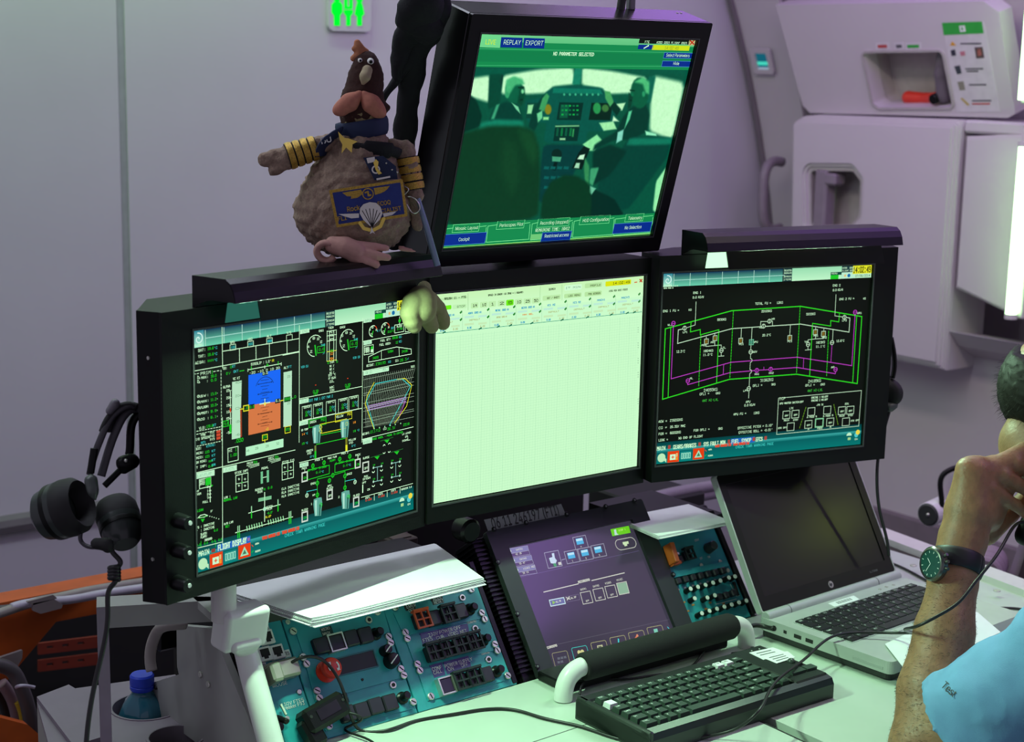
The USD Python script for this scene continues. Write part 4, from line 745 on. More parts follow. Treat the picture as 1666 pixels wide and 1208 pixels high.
for i, x in enumerate(cols):
    yt = 358 - (x - 125) * .101
    s.line([(x, yt), (x, yt + 136)], (170, 215, 175), .0006)
    if i < 8:
        n = cols[i + 1]; nm = ('ROD1', 'AOA3', 'BETA1', 'BETA3', 'VC1 M2', 'VC3 M2', 'MACH1', 'MACH3')[i]; c2 = (60, 160, 190); cg = (175, 190, 130)
        if i > 0 or 1: s.text(nm + ' (DEG A)' if i < 4 else nm, x + 40, yt + 18, x + 135 if i < 4 else x + 95, 11, c2, 4, .0007)
        s.rect(x + 14, yt + 34, x + 80, yt + 42, (185, 232, 210), 2); s.rect(x + 112, yt + 28, x + 172, yt + 36, (185, 232, 210), 2); s.rect(x + 14, yt + 86, x + 80, yt + 94, (195, 232, 180), 2); s.rect(x + 112, yt + 80, x + 172, yt + 88, (195, 232, 180), 2)
        s.text('BETA2 (DEG A)' if i == 2 else 'DEFAULT' if i != 3 else 'MAX SEL', x + 48, yt + 66, x + 122, 9, (215, 150, 80) if i == 3 else cg, 4, .0006)
        s.text('0.00', x + 34, yt + 122, x + 62, 11, c2, 4, .0007); s.text('0.00', x + 125, yt + 112, x + 158, 11, cg, 4, .0006)
        for yy in (0, 52): s.line([(n - 18, yt + 2 + yy - 14), (n - 8, yt - 8 + yy - 14)], (40, 130, 50), .0016, 4); s.line([(n - 16, yt + 8 + yy - 14), (n - 6, yt - 2 + yy - 14)], (40, 130, 50), .0010, 4)
s.line([(125, 496), (1595, 340)], (70, 160, 130), .0008, 4); [s.line([(x, 496 - (x - 125) * .106), (x + 14, 490 - (x - 125) * .106 - 2)], (30, 110, 80), .0018, 5) for x in (178, 436, 565, 652, 804, 1020, 1200, 1370, 1485, 1535)]
for y in (450, 560, 670, 770, 960): [s.rect(1566, y + d, 1574, y + d + 6, (160, 205, 165), 2) for d in (0, 16, 32)]
s.build(mc, 'screen', scr_bright, label='bright pale chart screen with a fine grid')

# ---------------------------------------------------------------- top monitor
mt = thing('tilted_monitor', 'black monitor tilted on top, its green tinted screen showing a cockpit', 'monitor', FT)
WT, HT = .376, .2943
hs = bx(-.2085, .209, .0006, .062, -.1725, .1725, .002)
part(mt, 'housing', hs, mat('monitor_gloss', (.006, .006, .007), .24, bump=.04, bscale=500, spec=.6))
ring = rrect(-.2085, -.1725, .209, .1725, .003).difference(sbox(-WT / 2, -HT / 2, WT / 2, HT / 2))
b_ = part(mt, 'bezel', prism(ring, .006, XZ(.0006)), black_metal)
part(b_, 'screen_surround', prism(sbox(-WT / 2 - .003, -HT / 2 - .003, WT / 2 + .003, HT / 2 + .003).difference(sbox(-WT / 2 - .001, -HT / 2 - .001, WT / 2 + .001, HT / 2 + .001)), .001, XZ(-.0052)), MATS['dark_grey'])
for x in (.185, .192): part(mt, 'screw', cyl(.0018, .001, (x, .045, .1727)), chrome)
part(mt, 'mounting_arm', cat_([bx(-.03, .03, .06, .09, -.26, .03, .004)]), black_metal)
s = Screen(FT); s.crop(2.81, 690, 0)
gA, gB, gL = (20, 138, 78), (16, 128, 74), (120, 232, 150)
s.uv(WT, HT, 0, 0, 1, 1, gA, 0)
s.rect(255, 152, 1240, 215, (112, 205, 138), 1, c2=(95, 195, 128))
s.rect(228, 228, 1210, 298, gB, 2); s.line([(228, 299), (1208, 304)], (60, 175, 110), .0009); s.line([(232, 222), (1232, 242)], (60, 175, 110), .0009)
s.quad([s.pt(246, 215), s.pt(346, 219), s.pt(352, 162), s.pt(254, 157)], (110, 215, 140), 3); s.sans('LIVE', 277, 202, 325, 22, (220, 240, 10), 4)
bl = (8, 45, 140)
for x0, x1, y0, t, a, b in ((348, 446, 170, 'REPLAY', 360, 440), (452, 548, 173, 'EXPORT', 460, 542)): s.quad([s.pt(x0, y0 + 46), s.pt(x1, y0 + 49), s.pt(x1 + 4, y0 + 3), s.pt(x0 + 4, y0)], bl, 3); s.sans(t, a, y0 + 33, b, 22, WHT, 4)
s.text('NO PARAMETER SELECTED', 590, 252, 775, 14, WHT, 3, .0009)
s.rect(985, 176, 1210, 204, (14, 24, 18), 3); s.rect(980, 204, 1045, 226, bl, 3); s.rect(1045, 205, 1210, 232, (205, 225, 25), 3); s.text('14:02:49', 1098, 226, 1160, 14, (150, 160, 30), 4, .0006); s.text('FTE', 1008, 196, 1028, 10, WHT, 4); s.text('A350 0003 FLIGHT 0003', 1062, 198, 1200, 9, WHT, 4); s.rect(1212, 180, 1238, 208, (190, 190, 130), 3); s.line([(1216, 186), (1232, 202)], (190, 40, 20), .0018, 5); s.line([(1232, 186), (1216, 202)], (190, 40, 20), .0018, 5); s.line([(1005, 220), (1022, 210)], WHT, .0018, 4); s.disc(1024, 209, 4, WHT, 4)
for x0, y0, x1, y1, t, a, b in ((1098, 240, 1222, 268, 'Select Parameters', 1104, 1212), (1090, 278, 1216, 306, 'Hide', 1136, 1164), (84, 1074, 276, 1112, 'Cockpit', 155, 205), (540, 1064, 666, 1096, 'Restricted access', 548, 658), (870, 1024, 1032, 1058, 'No Selection', 914, 990)):
    s.rect(x0, y0, x1, y1, bl, 3); s.box(x0, y0, x1, y1, (70, 140, 190), .0007, 4); s.sans(t, a, y1 - 9, b, 15, WHT, 4)
s.rect(488, 1072, 536, 1094, (110, 200, 120), 3)
for x0, x1, yt, t, a, b in ((80, 284, 1045, 'Mosaic Layout', 140, 244), (282, 484, 1030, 'Periscopes Pilot', 342, 450), (484, 678, 1020, 'Recording (stopped)', 528, 656), (676, 868, 1008, 'HUD Configuration', 722, 840), (864, 1046, 998, 'Telemetry', 930, 994)):
    s.line([(x0 + 10, yt + 4), (x0 + 2, yt + 78), (x1 - 6, yt + 64), (x1, yt - 4)], gL, .0009); s.line([(x0 + 10, yt + 4), (a - 8, yt - 2)], gL, .0009); s.line([(b + 8, yt - 8), (x1, yt - 12)], gL, .0009)
    s.box(a - 6, yt - 17, b + 4, yt + 12, gL, .0007); s.sans(t, a, yt + 8, b, 15, WHT, 4)
s.text('REMAINING TIME: 16H12', 508, 1060, 660, 13, WHT, 4, .0006); s.line([(75, 1134), (1032, 1068)], (150, 235, 120), .0012)
# live picture: soft-edged shapes laid over one another
nx, nz = 330, 250
us, vs = np.linspace(0, 1, nx), np.linspace(0, 1, nz)
q00, q10, q01, q11 = s.pt(226, 306), s.pt(1212, 308), s.pt(98, 1028), s.pt(1058, 972)
X = np.tile(q00[0] + (q10[0] - q00[0]) * us, (nz, 1)); Z = np.tile((q00[1] + (q01[1] - q00[1]) * vs)[:, None], (1, nx))
Pg = np.c_[X.ravel(), Z.ravel()]; col = np.tile(np.array([6, 84, 62.]), (len(Pg), 1))
def sd(poly):
    P = np.array([s.pt(*p) for p in poly]); Q = np.roll(P, -1, 0); ins = np.zeros(len(Pg), bool); dm = np.full(len(Pg), 9.)
    for a, b in zip(P, Q):
        d = b - a; t = np.clip(((Pg - a) @ d) / (d @ d), 0, 1); dm = np.minimum(dm, np.linalg.norm(Pg - a - t[:, None] * d, axis=1))
        if abs(d[1]) > 1e-12: ins ^= ((a[1] > Pg[:, 1]) != (b[1] > Pg[:, 1])) & (Pg[:, 0] < a[0] + (Pg[:, 1] - a[1]) / d[1] * d[0])
    return np.where(ins, dm, -dm)
def lay(poly, c, soft=4, op=1.):
    global col
    if soft >= 4:
        for _ in range(2):
            p_ = np.asarray(poly, float); n_ = np.roll(p_, -1, 0); poly = np.stack([p_ * .9 + n_ * .1, p_ * .1 + n_ * .9], 1).reshape(-1, 2)
    sf = soft * .00055; a = np.clip(sd(poly) / sf * .5 + .5, 0, 1); a = (a * a * (3 - 2 * a) * op)[:, None]; col = col * (1 - a) + np.array(c, float) * a
def oval(cx, cy, rx, ry, rot=0): return [(cx + rx * math.cos(t) * math.cos(rot) - ry * math.sin(t) * math.sin(rot), cy + rx * math.cos(t) * math.sin(rot) + ry * math.sin(t) * math.cos(rot)) for t in np.linspace(0, 2 * math.pi, 18)[:-1]]
SKY = (198, 255, 200)
lay([(218, 306), (1215, 308), (1200, 345), (1000, 330), (700, 308), (420, 335), (218, 360)], (4, 88, 66), 10)
lay([(216, 358), (300, 345), (300, 470), (205, 440)], SKY, 6); lay([(360, 345), (520, 318), (680, 308), (690, 385), (590, 395), (560, 425), (470, 430), (350, 430)], SKY, 6); lay([(722, 310), (860, 325), (1020, 355), (960, 425), (830, 430), (815, 405), (720, 388)], SKY, 6); lay([(1045, 345), (1192, 378), (1135, 640), (1030, 600), (1035, 470)], SKY, 8)
lay([(298, 340), (362, 338), (345, 480), (290, 500)], (4, 70, 52), 4); lay([(690, 308), (722, 310), (714, 388), (676, 388)], (20, 130, 100), 4); lay([(1025, 350), (1060, 345), (1035, 470), (1010, 470)], (10, 100, 78), 5)
lay([(558, 420), (590, 398), (690, 390), (812, 402), (840, 440), (880, 455), (870, 560), (820, 600), (748, 600), (735, 660), (545, 655), (560, 560), (470, 560), (460, 460), (540, 445)], (5, 86, 72), 4)
lay([(590, 402), (805, 408), (815, 430), (588, 425)], (10, 120, 95), 3)
for p, c in (([(618, 468), (728, 470), (715, 550), (605, 548)], (3, 48, 40)), ([(600, 572), (712, 570), (700, 645), (590, 645)], (3, 50, 42)), ([(765, 470), (862, 472), (850, 550), (752, 548)], (5, 40, 30)), ([(470, 470), (535, 470), (520, 545), (465, 540)], (6, 70, 55))): lay(p, c, 2)
for p, c in (([(625, 478), (665, 478), (655, 540), (618, 540)], (10, 90, 62)), ([(600, 575), (708, 573), (708, 578), (600, 580)], (150, 235, 160)), ([(620, 632), (645, 632), (645, 640), (620, 640)], (180, 250, 180)), ([(680, 590), (686, 590), (682, 625), (676, 625)], (60, 170, 90)), (oval(828, 495, 16, 17), (60, 120, 60)), (oval(790, 495, 18, 26), (40, 150, 80)), ([(475, 480), (500, 478), (490, 520), (470, 520)], (150, 230, 160)), (oval(566, 500, 16, 24), (130, 130, 30)), ([(545, 535), (570, 535), (568, 548), (543, 548)], (150, 240, 150)), ([(880, 475), (920, 470), (905, 505), (870, 505)], (190, 250, 190)), ([(800, 562), (865, 555), (880, 590), (820, 598)], (160, 240, 170)), ([(865, 530), (890, 555), (860, 555)], (200, 250, 200)), ([(725, 660), (790, 615), (812, 640), (780, 690), (750, 690)], (140, 235, 160))): lay(p, c, 3)
for k in range(7): lay(oval(640 + k * 26, 432, 5, 6), (60, 175, 130), 2)
# pilot on the left, in profile; hand raised to the panel
lay([(300, 545), (320, 490), (375, 462), (430, 480), (450, 540), (445, 600), (270, 600)], (3, 62, 50), 5); lay([(330, 480), (345, 475), (320, 545), (305, 545)], (60, 165, 120), 4)
lay(oval(412, 415, 42, 58), (8, 96, 66), 4); lay([(372, 400), (375, 365), (410, 348), (450, 362), (458, 385), (415, 390), (385, 440), (372, 440)], (70, 185, 120), 5); lay([(440, 395), (458, 398), (462, 440), (445, 485), (425, 470)], (5, 70, 48), 4); lay(oval(380, 435, 8, 14), (50, 160, 105), 3)
lay([(475, 580), (500, 500), (540, 440), (565, 430), (540, 520), (505, 600)], (4, 60, 48), 4); lay([(525, 500), (540, 450), (560, 425), (572, 440), (548, 510)], (60, 160, 95), 3); lay([(515, 520), (540, 505), (540, 540), (520, 560)], (110, 215, 150), 3)
# pilot on the right
lay([(880, 600), (905, 540), (945, 490), (1010, 470), (1030, 520), (1020, 600), (950, 640), (870, 640), (770, 690), (780, 660)], (3, 58, 46), 5); lay([(920, 570), (935, 510), (950, 505), (940, 545), (915, 590)], (90, 205, 150), 3); lay(oval(985, 425, 42, 72), (8, 92, 62), 4); lay([(960, 375), (1000, 352), (1030, 375), (1028, 430), (1012, 425), (1000, 385)], (75, 190, 120), 5); lay([(935, 425), (955, 440), (945, 490), (930, 500)], (6, 64, 46), 3); lay([(825, 415), (850, 420), (868, 470), (850, 490), (828, 450)], (70, 165, 95), 3); lay([(850, 490), (868, 465), (900, 500), (880, 530)], (3, 52, 40), 3); lay([(885, 605), (912, 592), (905, 640), (878, 655)], (130, 215, 190), 3)
for p, c, so in ((oval(450, 418, 7, 10), (120, 215, 150), 3), ([(430, 398), (455, 396), (456, 402), (430, 404)], (3, 52, 36), 2), ([(438, 455), (452, 452), (450, 458), (438, 460)], (3, 44, 32), 2), ([(455, 425), (466, 440), (456, 446)], (6, 80, 52), 2), ([(400, 470), (430, 488), (440, 520), (420, 500)], (120, 215, 160), 2), (oval(952, 432, 6, 9), (10, 110, 72), 3), ([(940, 410), (962, 412), (962, 417), (940, 415)], (3, 48, 34), 2), ([(938, 455), (950, 458), (948, 463), (938, 461)], (3, 44, 32), 2), (oval(1003, 430, 7, 13), (40, 150, 98), 3), ([(345, 370), (356, 340), (362, 345), (352, 400)], (10, 60, 48), 2), ([(1010, 598), (1060, 612), (1062, 622), (1015, 618)], (150, 240, 190), 3)): lay(p, c, so)
for k in range(5):
    for j in range(3): lay([(628 + k * 17, 480 + j * 20), (638 + k * 17, 480 + j * 20), (637 + k * 17, 488 + j * 20), (627 + k * 17, 488 + j * 20)], (16, 110 + 30 * ((k + j) % 3), 70), 1)
for k in range(4): lay([(606 + k * 20, 585), (616 + k * 20, 585), (612 + k * 20, 622), (602 + k * 20, 622)], (10, 90 + 25 * (k % 2), 62), 1)
# pedestal, seats and heads in the foreground
lay([(545, 660), (735, 662), (690, 780), (640, 900), (520, 930), (530, 780)], (3, 60, 58), 5); lay(oval(606, 705, 24, 24), (6, 40, 34), 2); lay([(585, 715), (628, 718), (622, 740), (585, 738)], (70, 160, 120), 2); lay([(595, 740), (610, 742), (600, 780), (585, 775)], (3, 30, 28), 2)
for k in range(12): lay([(550 + (k % 4) * 30, 760 + (k // 4) * 45), (572 + (k % 4) * 30, 762 + (k // 4) * 45), (568 + (k % 4) * 30, 775 + (k // 4) * 45), (546 + (k % 4) * 30, 773 + (k // 4) * 45)], (8, 95, 90), 2)
lay([(930, 640), (960, 625), (1130, 628), (1125, 660), (1110, 720), (920, 975), (780, 860)], (3, 66, 54), 6); lay([(940, 632), (1130, 630), (1128, 660), (925, 665)], (14, 120, 92), 6); lay([(770, 690), (850, 660), (930, 690), (850, 800), (770, 850)], (3, 52, 42), 6); lay([(760, 770), (800, 765), (770, 850), (755, 840)], (60, 160, 110), 4)
lay([(1095, 780), (1060, 830), (1045, 960), (1062, 975), (1110, 760)], (150, 240, 170), 4); lay([(260, 560), (330, 546), (450, 550), (460, 600), (240, 640)], (16, 128, 98), 6)
lay([(205, 430), (240, 460), (265, 530), (250, 580), (170, 610), (150, 620)], (2, 50, 38), 4)
lay([(140, 620), (300, 575), (440, 575), (500, 600), (525, 680), (530, 800), (520, 1000), (90, 1040)], (9, 58, 34), 8); lay([(430, 590), (500, 610), (522, 700), (500, 760), (450, 660)], (16, 72, 40), 14); lay([(360, 640), (420, 660), (440, 800), (400, 900), (350, 780)], (14, 66, 38), 18)
lay([(705, 700), (730, 668), (758, 680), (720, 775), (675, 770)], (4, 30, 26), 2); lay([(712, 710), (735, 705), (728, 730), (700, 728)], (200, 250, 210), 2); lay([(695, 745), (712, 745), (708, 770), (685, 768)], (160, 220, 180), 2); lay([(735, 720), (755, 760), (752, 850), (735, 830), (730, 770)], (50, 140, 85), 4)
lay([(740, 850), (790, 870), (870, 910), (915, 985), (740, 1005)], (2, 44, 36), 4); lay([(758, 850), (785, 862), (765, 890), (752, 880)], (110, 200, 160), 3)
lay([(530, 1005), (540, 900), (580, 830), (640, 800), (700, 805), (755, 840), (765, 920), (760, 1000)], (6, 56, 34), 6)
nz_ = meshkit.fbm(np.c_[Pg * 300, np.zeros(len(Pg))], 3, 5)
col = np.clip(col * (1 + (nz_ - .5)[:, None] * .10), 0, 255)
s.grid(X, Z, col.reshape(nz, nx, 3), 2)
s.build(mt, 'screen', scr_mat, label='lit green tinted screen with two people in a cockpit')

# knobs and screws on the left monitor
for px, py in ((287, 845), (286, 893), (286, 946)):
    p = loc(FL, px, py); k = part(ml, 'knob', lathe([(0, 0), (.0092, 0), (.0092, .003), (.0085, .018), (.0075, .021), (0, .0212)], (p[0] - .002, -.004, p[2]), 20, Rx(math.pi / 2)), black_metal, smooth=35)
    part(k, 'pointer', cyl(.0026, .0012, (p[0] - .001, -.0258, p[2] + .0005), 'y', 12), ink_white)
for z in (.118, -.118): part(ml, 'screw', cyl(.0022, .0016, (-.2395, .0142, z), 'x', 12), chrome)
# ================================================================ lamp hoods on the outer monitors
HOODP = [(.004, .1715), (.004, .2072), (-.052, .2082), (-.060, .2035), (-.0655, .195), (-.0688, .1835), (-.0655, .1835), (-.062, .194), (-.057, .2005), (-.051, .2045), (.0005, .2035), (.0005, .1715)]
def hood(F, x0, x1, name, label, k_lens, vx):
    t = thing(name, label, 'lamp', F @ M4(((x0 + x1) / 2, 0, .1715)))
    c = (x0 + x1) / 2
    P = lambda m: tm(m, F)
    part(t, 'hood', P(prism(Polygon(HOODP).buffer(.0006), x1 - x0, YZ(x0))), black_metal, w=True, smooth=45)
    endp = Polygon([(.004, .1715), (.004, .2072), (-.052, .2082), (-.060, .2035), (-.0655, .195), (-.0688, .1835), (-.03, .1825), (-.017, .180)])
    part(t, 'end_plate', P(prism(endp, .003, YZ(x0 - .0005))), black_metal, w=True); part(t, 'end_plate', P(prism(endp, .003, YZ(x1 - .0025))), black_metal, w=True)
    part(t, 'lens', P(hull([(x, y, z) for x in (x0 + .028, x1 - .012) for y, z in ((-.0235, .176), (-.0250, .176), (-.0185, .1525), (-.0200, .1525))])), emis(f'lens_light_{k_lens}'.replace('.', '_'), LAMPCOL if k_lens > 1 else (.10, .55, .42), k_lens), w=True, label='lit strip lens under the hood')
    part(t, 'visor', P(hull([(x, y, z) for (xa, xb, y, z) in ((vx - .008, x1 - .012, -.029, .181), (vx - .008, x1 - .012, -.031, .181), (vx, x1, -.0265, .1505), (vx, x1, -.0285, .1505)) for x in (xa, xb)])), black_metal, w=True)
    return t
hl = hood(FL, -.183, .163, 'hood_lamp', 'black lamp hood on the left monitor with the plush toy seated on it', .22, -.108)
hr = hood(FRR, -.155, .191, 'hood_lamp', 'black lamp hood on the right monitor with a small lit white strip', 1.3, -.092)
for nm, F, xc, kk in (('hood_light', FL, -.06, 680.), ('hood_light', FRR, .018, 285.)):
    p, q = xf(F, (xc, -.060, .181)), xf(F, (xc, -.42, -.18))
    rect_light(nm + ('' if F is FL else '_001'), p, q, .21, .022, LAMPCOL, kk)

# ================================================================ worktop, left console and bracket
wt = thing('worktop', 'pale laminate worktop that carries the keyboard and laptop', 'desk', (.15, -.35, DESK))
top = Polygon([(-.462, -.075), (.402, -.062), (.402, .16), (.86, .16), (.86, -.62), (.5, -.66), (.15, -.66), (.05, -.72), (-.462, -.72)])
slot = Polygon([(.1005, -.20), (.1195, -.20), (.1115, -.73), (.0885, -.73)])
part(wt, 'top', prism(top.difference(slot), .022, M4((0, 0, DESK - .022))), desk_mat, w=True)
part(wt, 'cable_slot', cat_([prism(slot, .004, M4((0, 0, DESK - .02))), prism(LineString([(.1005, -.2), (.0885, -.73)]).buffer(.0012), .0055, M4((0, 0, DESK - .005)))]), black_matte, w=True)
a, b = onz(979, 1171, DESK), onz(880, 1204, DESK)
part(wt, 'panel_seam', prism(LineString([a[:2], b[:2] + (b[:2] - a[:2]) * .2]).buffer(.0007), .0003, M4((0, 0, DESK))), mat('seam_dark', (.10, .12, .11), .6), w=True)
rim = [onz(1440, 886, DESK)[:2], onz(1666, 972, DESK)[:2]]; dr_ = (rim[1] - rim[0]) / np.linalg.norm(rim[1] - rim[0]); nr = np.array([-dr_[1], dr_[0]]); nr = nr if nr[0] > 0 else -nr
p0, p1 = rim[0] - dr_ * .05, rim[1] + dr_ * .35
part(wt, 'edge_rim', prism(Polygon([p0, p1, p1 + nr * .045, p0 + nr * .045]), .012, M4((0, 0, DESK))), white_paint, w=True)
for px, py in ((1486, 921), (1622, 962)):
    c = onz(px, py, DESK + .012); part(wt, 'rim_screw', cyl(.006, .002, (c[0], c[1], DESK + .0125), n=16, ch=.0006), chrome, w=True)
part(wt, 'front_apron', bx(.405, .86, .10, .13, FLOOR, DESK - .022), grey_paint, w=True)
part(wt, 'pedestal', bx(-.44, -.38, -.60, -.08, FLOOR, DESK - .022), grey_paint, w=True); part(wt, 'pedestal', bx(.78, .84, -.56, .10, FLOOR, DESK - .022), grey_paint, w=True)

# console body behind the sloped panels
cb = thing('console_body', 'dark sloped console housing behind the control panels', 'console', M4((-.05, .15, DESK)))
zl = np.array([0, math.sin(.6181), math.cos(.6181)])
def op(x, z, off=0.): return xf(FO, (x, off, z))
# back wall of the bays (slightly under the panels) and the ledge over it
def oprism(x0, x1, z0, z1, y0, y1): return tm(bx(x0, x1, y0, y1, z0, z1, .0008), FO)
part(cb, 'bay_back', oprism(-.562, -.197, -.098, .08, .007, .014), teal_dark, w=True); part(cb, 'bay_back', oprism(.185, .286, -.098, .06, .007, .014), teal_dark, w=True)
part(cb, 'bay_cheek', oprism(-.197, -.1885, -.098, .085, -.001, .05), black_metal, w=True)
part(cb, 'bay_cheek', oprism(.288, .297, -.098, .08, -.004, .05), black_metal, w=True)
ySh = .045; zSh = xf(FO, (0, 0, .085))[2]
part(cb, 'ledge', bx(-.47, -.10, .02, .20, zSh - .02, zSh - .0035), black_metal, w=True); part(cb, 'ledge', bx(.27, .41, .03, .20, zSh - .03, zSh - .007), black_metal, w=True)
lipz = ony(600, 920, .20)[2]
part(cb, 'back_lip', bx(-.50, -.05, .20, .215, zSh - .1, lipz, .004), black_metal, w=True)
part(cb, 'back_lip', bx(.10, .55, .20, .215, zSh - .1, lipz - .02, .004), black_metal, w=True)
part(cb, 'plinth', bx(-.46, -.10, .065, .20, DESK - .3, zSh - .02), black_matte, w=True); part(cb, 'plinth', bx(.305, .40, .065, .20, DESK - .3, zSh - .03), black_matte, w=True)
# left side wall of the console with two screws
sw = thing('console_side_wall', 'grey-green side wall of the console with two screws beside the cup holders', 'panel', (-.51, .04, DESK))
SX = -.505
def syz(px, py): p = onx(px, py, SX); return (p[1], p[2])
side = Polygon([syz(287, 1018), syz(344, 1023), syz(420, 1208), (syz(420, 1208)[0] - .03, -.44), (.30, -.44), syz(291, 1098), syz(288, 1085)])
part(sw, 'plate', prism(side, .010, YZ(SX)), grey_paint, w=True)
for px, py in ((327, 1098), (340, 1114)):
    p = onx(px, py, SX); part(sw, 'screw', mv(cyl(.0045, .003, (0, 0, 0), 'x', 16, ch=.0008), (SX - .001, p[1], p[2])), chrome, w=True)

# post and bracket beam
pc = xf(FL, (-.135, .045, 0)); 
pb = onx(345, 985, SX)
br = thing('support_bracket', 'grey angled bracket carrying the post under the left monitor', 'bracket', (pc[0], pc[1], -.23))
ptop = -.171 + FL[2, 3]
q = ond(364, 975, (CR.T @ (np.array([pc[0], pc[1], -.2]) - CAM))[1])
part(br, 'post', cyl(.0155, .055, (q[0], q[1], ptop - .0275), n=28), white_paint, smooth=35, w=True)
zb_ = ptop - .05
B0 = onz(330, 972, zb_); B1 = onz(408, 1003, zb_); B2 = onz(343, 992, zb_); B3 = onz(388, 972, zb_)
blk = hull([(p[0], p[1], z) for p in (onz(312, 971, zb_), onz(342, 997, zb_), onz(396, 1001, zb_), onz(384, 972, zb_)) for z in (zb_, zb_ - .010)])
part(br, 'block', blk, grey_paint, w=True)
e0, e1 = onz(320, 972, zb_), onz(345, 1000, zb_)
w0 = onz(320, 974, zb_); far = w0 + np.array([-.112, .050, 0])
dv = np.array([-.165, .075, 0]) / np.linalg.norm([-.165, .075, 0]); nv = np.array([-dv[1], dv[0], 0]); nv = nv if nv[1] < 0 else -nv
part(br, 'beam', hull([p + o for p in (w0 - dv * .04, far) for o in (nv * .012, nv * -.028, nv * .012 + (0, 0, -.028), nv * -.028 + (0, 0, -.028))]), grey_paint, w=True)
part(br, 'leg', hull([far + dv * d + nv * k + (0, 0, z) for d in (0, -.014) for k in (.012, -.028) for z in (-.001, -.26)]), mat('leg_mauve', (.30, .27, .31), .5), w=True)
# white grab handle
P0 = onx(384, 1006, -.490); P1 = onx(408, 1090, -.490); P2 = onx(441, 1212, -.490)
hd = thing('grab_handle', 'white grab handle with a wide head at the left end of the console', 'handle', P2)
dd = (P2 - P1) / np.linalg.norm(P2 - P1)
part(hd, 'grip', sweep([P1 - dd * .03, P1, P2 + dd * .05, P2 + dd * .09], [.0145, .0155, .0165, .0165], n=24), white_plastic, smooth=35, w=True)
hc = onx(391, 1019, -.505)
hx3 = np.array([(sx * .023 + ox, sy * .012 - .25 * sz * .020, sz * .020) for sx in (-1, 1) for sy in (-1, 1) for sz in (-1, 1) for ox in (0,)])
_S = trimesh.creation.icosphere(3, 1.0).vertices
part(hd, 'head', hull(np.vstack([_S * .008 + hc + p for p in hx3])), white_plastic, smooth=50, w=True)
part(hd, 'neck', hull(np.vstack([_S * .008 + hc + (sx * .014, -.006 + sy * .006, -.020) for sx in (-1, 1) for sy in (-1, 1)] + [_S * .0135 + P1 - dd * .028])), white_plastic, smooth=50, w=True)
# grey hose behind
part(br, 'hose', tube([onx(247, 1092, -.54), onx(245, 1060, -.54), onx(255, 1030, -.54), onx(275, 1018, -.54), onx(300, 1016, -.52)], .0075), cable_grey, smooth=True, w=True)

# cup holder box
ZB = -.43
cbx = thing('cup_holder_box', 'mauve grey side box with two round cup holders', 'cup holder', (-.56, .16, ZB))
c1, c2 = onz(240, 1150, ZB)[:2], onz(286, 1200, ZB)[:2]
t_in = onz(113, 1124, ZB)[:2]; t_r = onz(133, 1134, ZB)[:2]
P_ = [onz(133, 1133, ZB)[:2], onz(285, 1098, ZB)[:2], (SX + .001, .10), (SX + .001, -.12), (-.70, -.16), onz(78, 1208, ZB)[:2], onz(60, 1143, ZB)[:2] + (.0, 0), onz(112, 1122, ZB)[:2]]
outl = Polygon(P_).convex_hull
h1, h2 = Point(c1).buffer(.0485, quad_segs=16), Point(c2).buffer(.036, quad_segs=16)
lid_mat = mat('box_mauve_grey', (.215, .18, .215), .5, var=.03, bump=.05, bscale=500)
part(cbx, 'lid', prism(outl.difference(h1).difference(h2), .006, M4((0, 0, ZB - .006))), lid_mat, w=True)
part(cbx, 'body', prism(outl.difference(outl.buffer(-.006)), .30, M4((0, 0, ZB - .306))), grey_paint, w=True)
part(cbx, 'raised_edge', hull([(*p, z) for p in (onz(60, 1142, ZB)[:2], onz(112, 1122, ZB)[:2], onz(134, 1135, ZB)[:2], onz(175, 1205, ZB)[:2], onz(120, 1222, ZB)[:2]) for z in (ZB - .05, ZB + .007)]), lid_mat, w=True)
for i, (h, c, r) in enumerate(((h1, c1, .0485), (h2, c2, .036))):
    k = part(cbx, 'cup_well', cat_([prism(h.difference(h.buffer(-.0015)), .1015, M4((0, 0, ZB - .1005))), prism(h, .002, M4((0, 0, ZB - .1025)))]), mat('well_grey_%d' % i, (.16, .14, .16), .5), w=True)
    part(k, 'rim_ring', prism(Point(c).buffer(r + .0025).difference(Point(c).buffer(r)), .0012, M4((0, 0, ZB))), lid_mat, w=True)
# bottle
bt_ = thing('water_bottle', 'teal tinted plastic bottle with a bright blue cap in the cup holder', 'bottle', (c1[0], c1[1], ZB - .101))
bc = onz(232, 1150, ZB)[:2]
glass_teal = usdkit.material(stage, '/World/Looks/teal_bottle_plastic', {'p': ('principled_bsdf', {'base_color': (.03, .20, .28), 'roughness': .06, 'transmission_weight': .45, 'ior': 1.45, 'coat_weight': .5})}, [], surface='p.BSDF')
zb0 = ZB - .100; ct = onz(233, 1092, ZB)  # cap seen over the neck
prof = [(0, 0), (.030, 0), (.036, .006), (.037, .05), (.0365, .075), (.033, .092), (.026, .108), (.0165, .118), (.0145, .122), (.0145, .138), (0, .138)]
bm = trimesh.creation.revolve(np.array(prof), sections=48)
ang = np.arctan2(bm.vertices[:, 1], bm.vertices[:, 0]); rr = np.hypot(bm.vertices[:, 0], bm.vertices[:, 1]); zz = bm.vertices[:, 2]
bm.vertices[:, :2] *= (1 - .06 * (np.cos(ang * 5) > .3) * ((zz > .07) & (zz < .11)))[:, None]
part(bt_, 'body', mv(bm, (bc[0], bc[1], zb0)), glass_teal, smooth=40, w=True)
capm = lathe([(0, 0), (.0155, 0), (.0165, .002), (.0165, .006), (.0158, .0065), (.0158, .008), (.0165, .0085), (.0165, .020), (.0145, .0225), (0, .0225)], (bc[0], bc[1], zb0 + .125), 48)
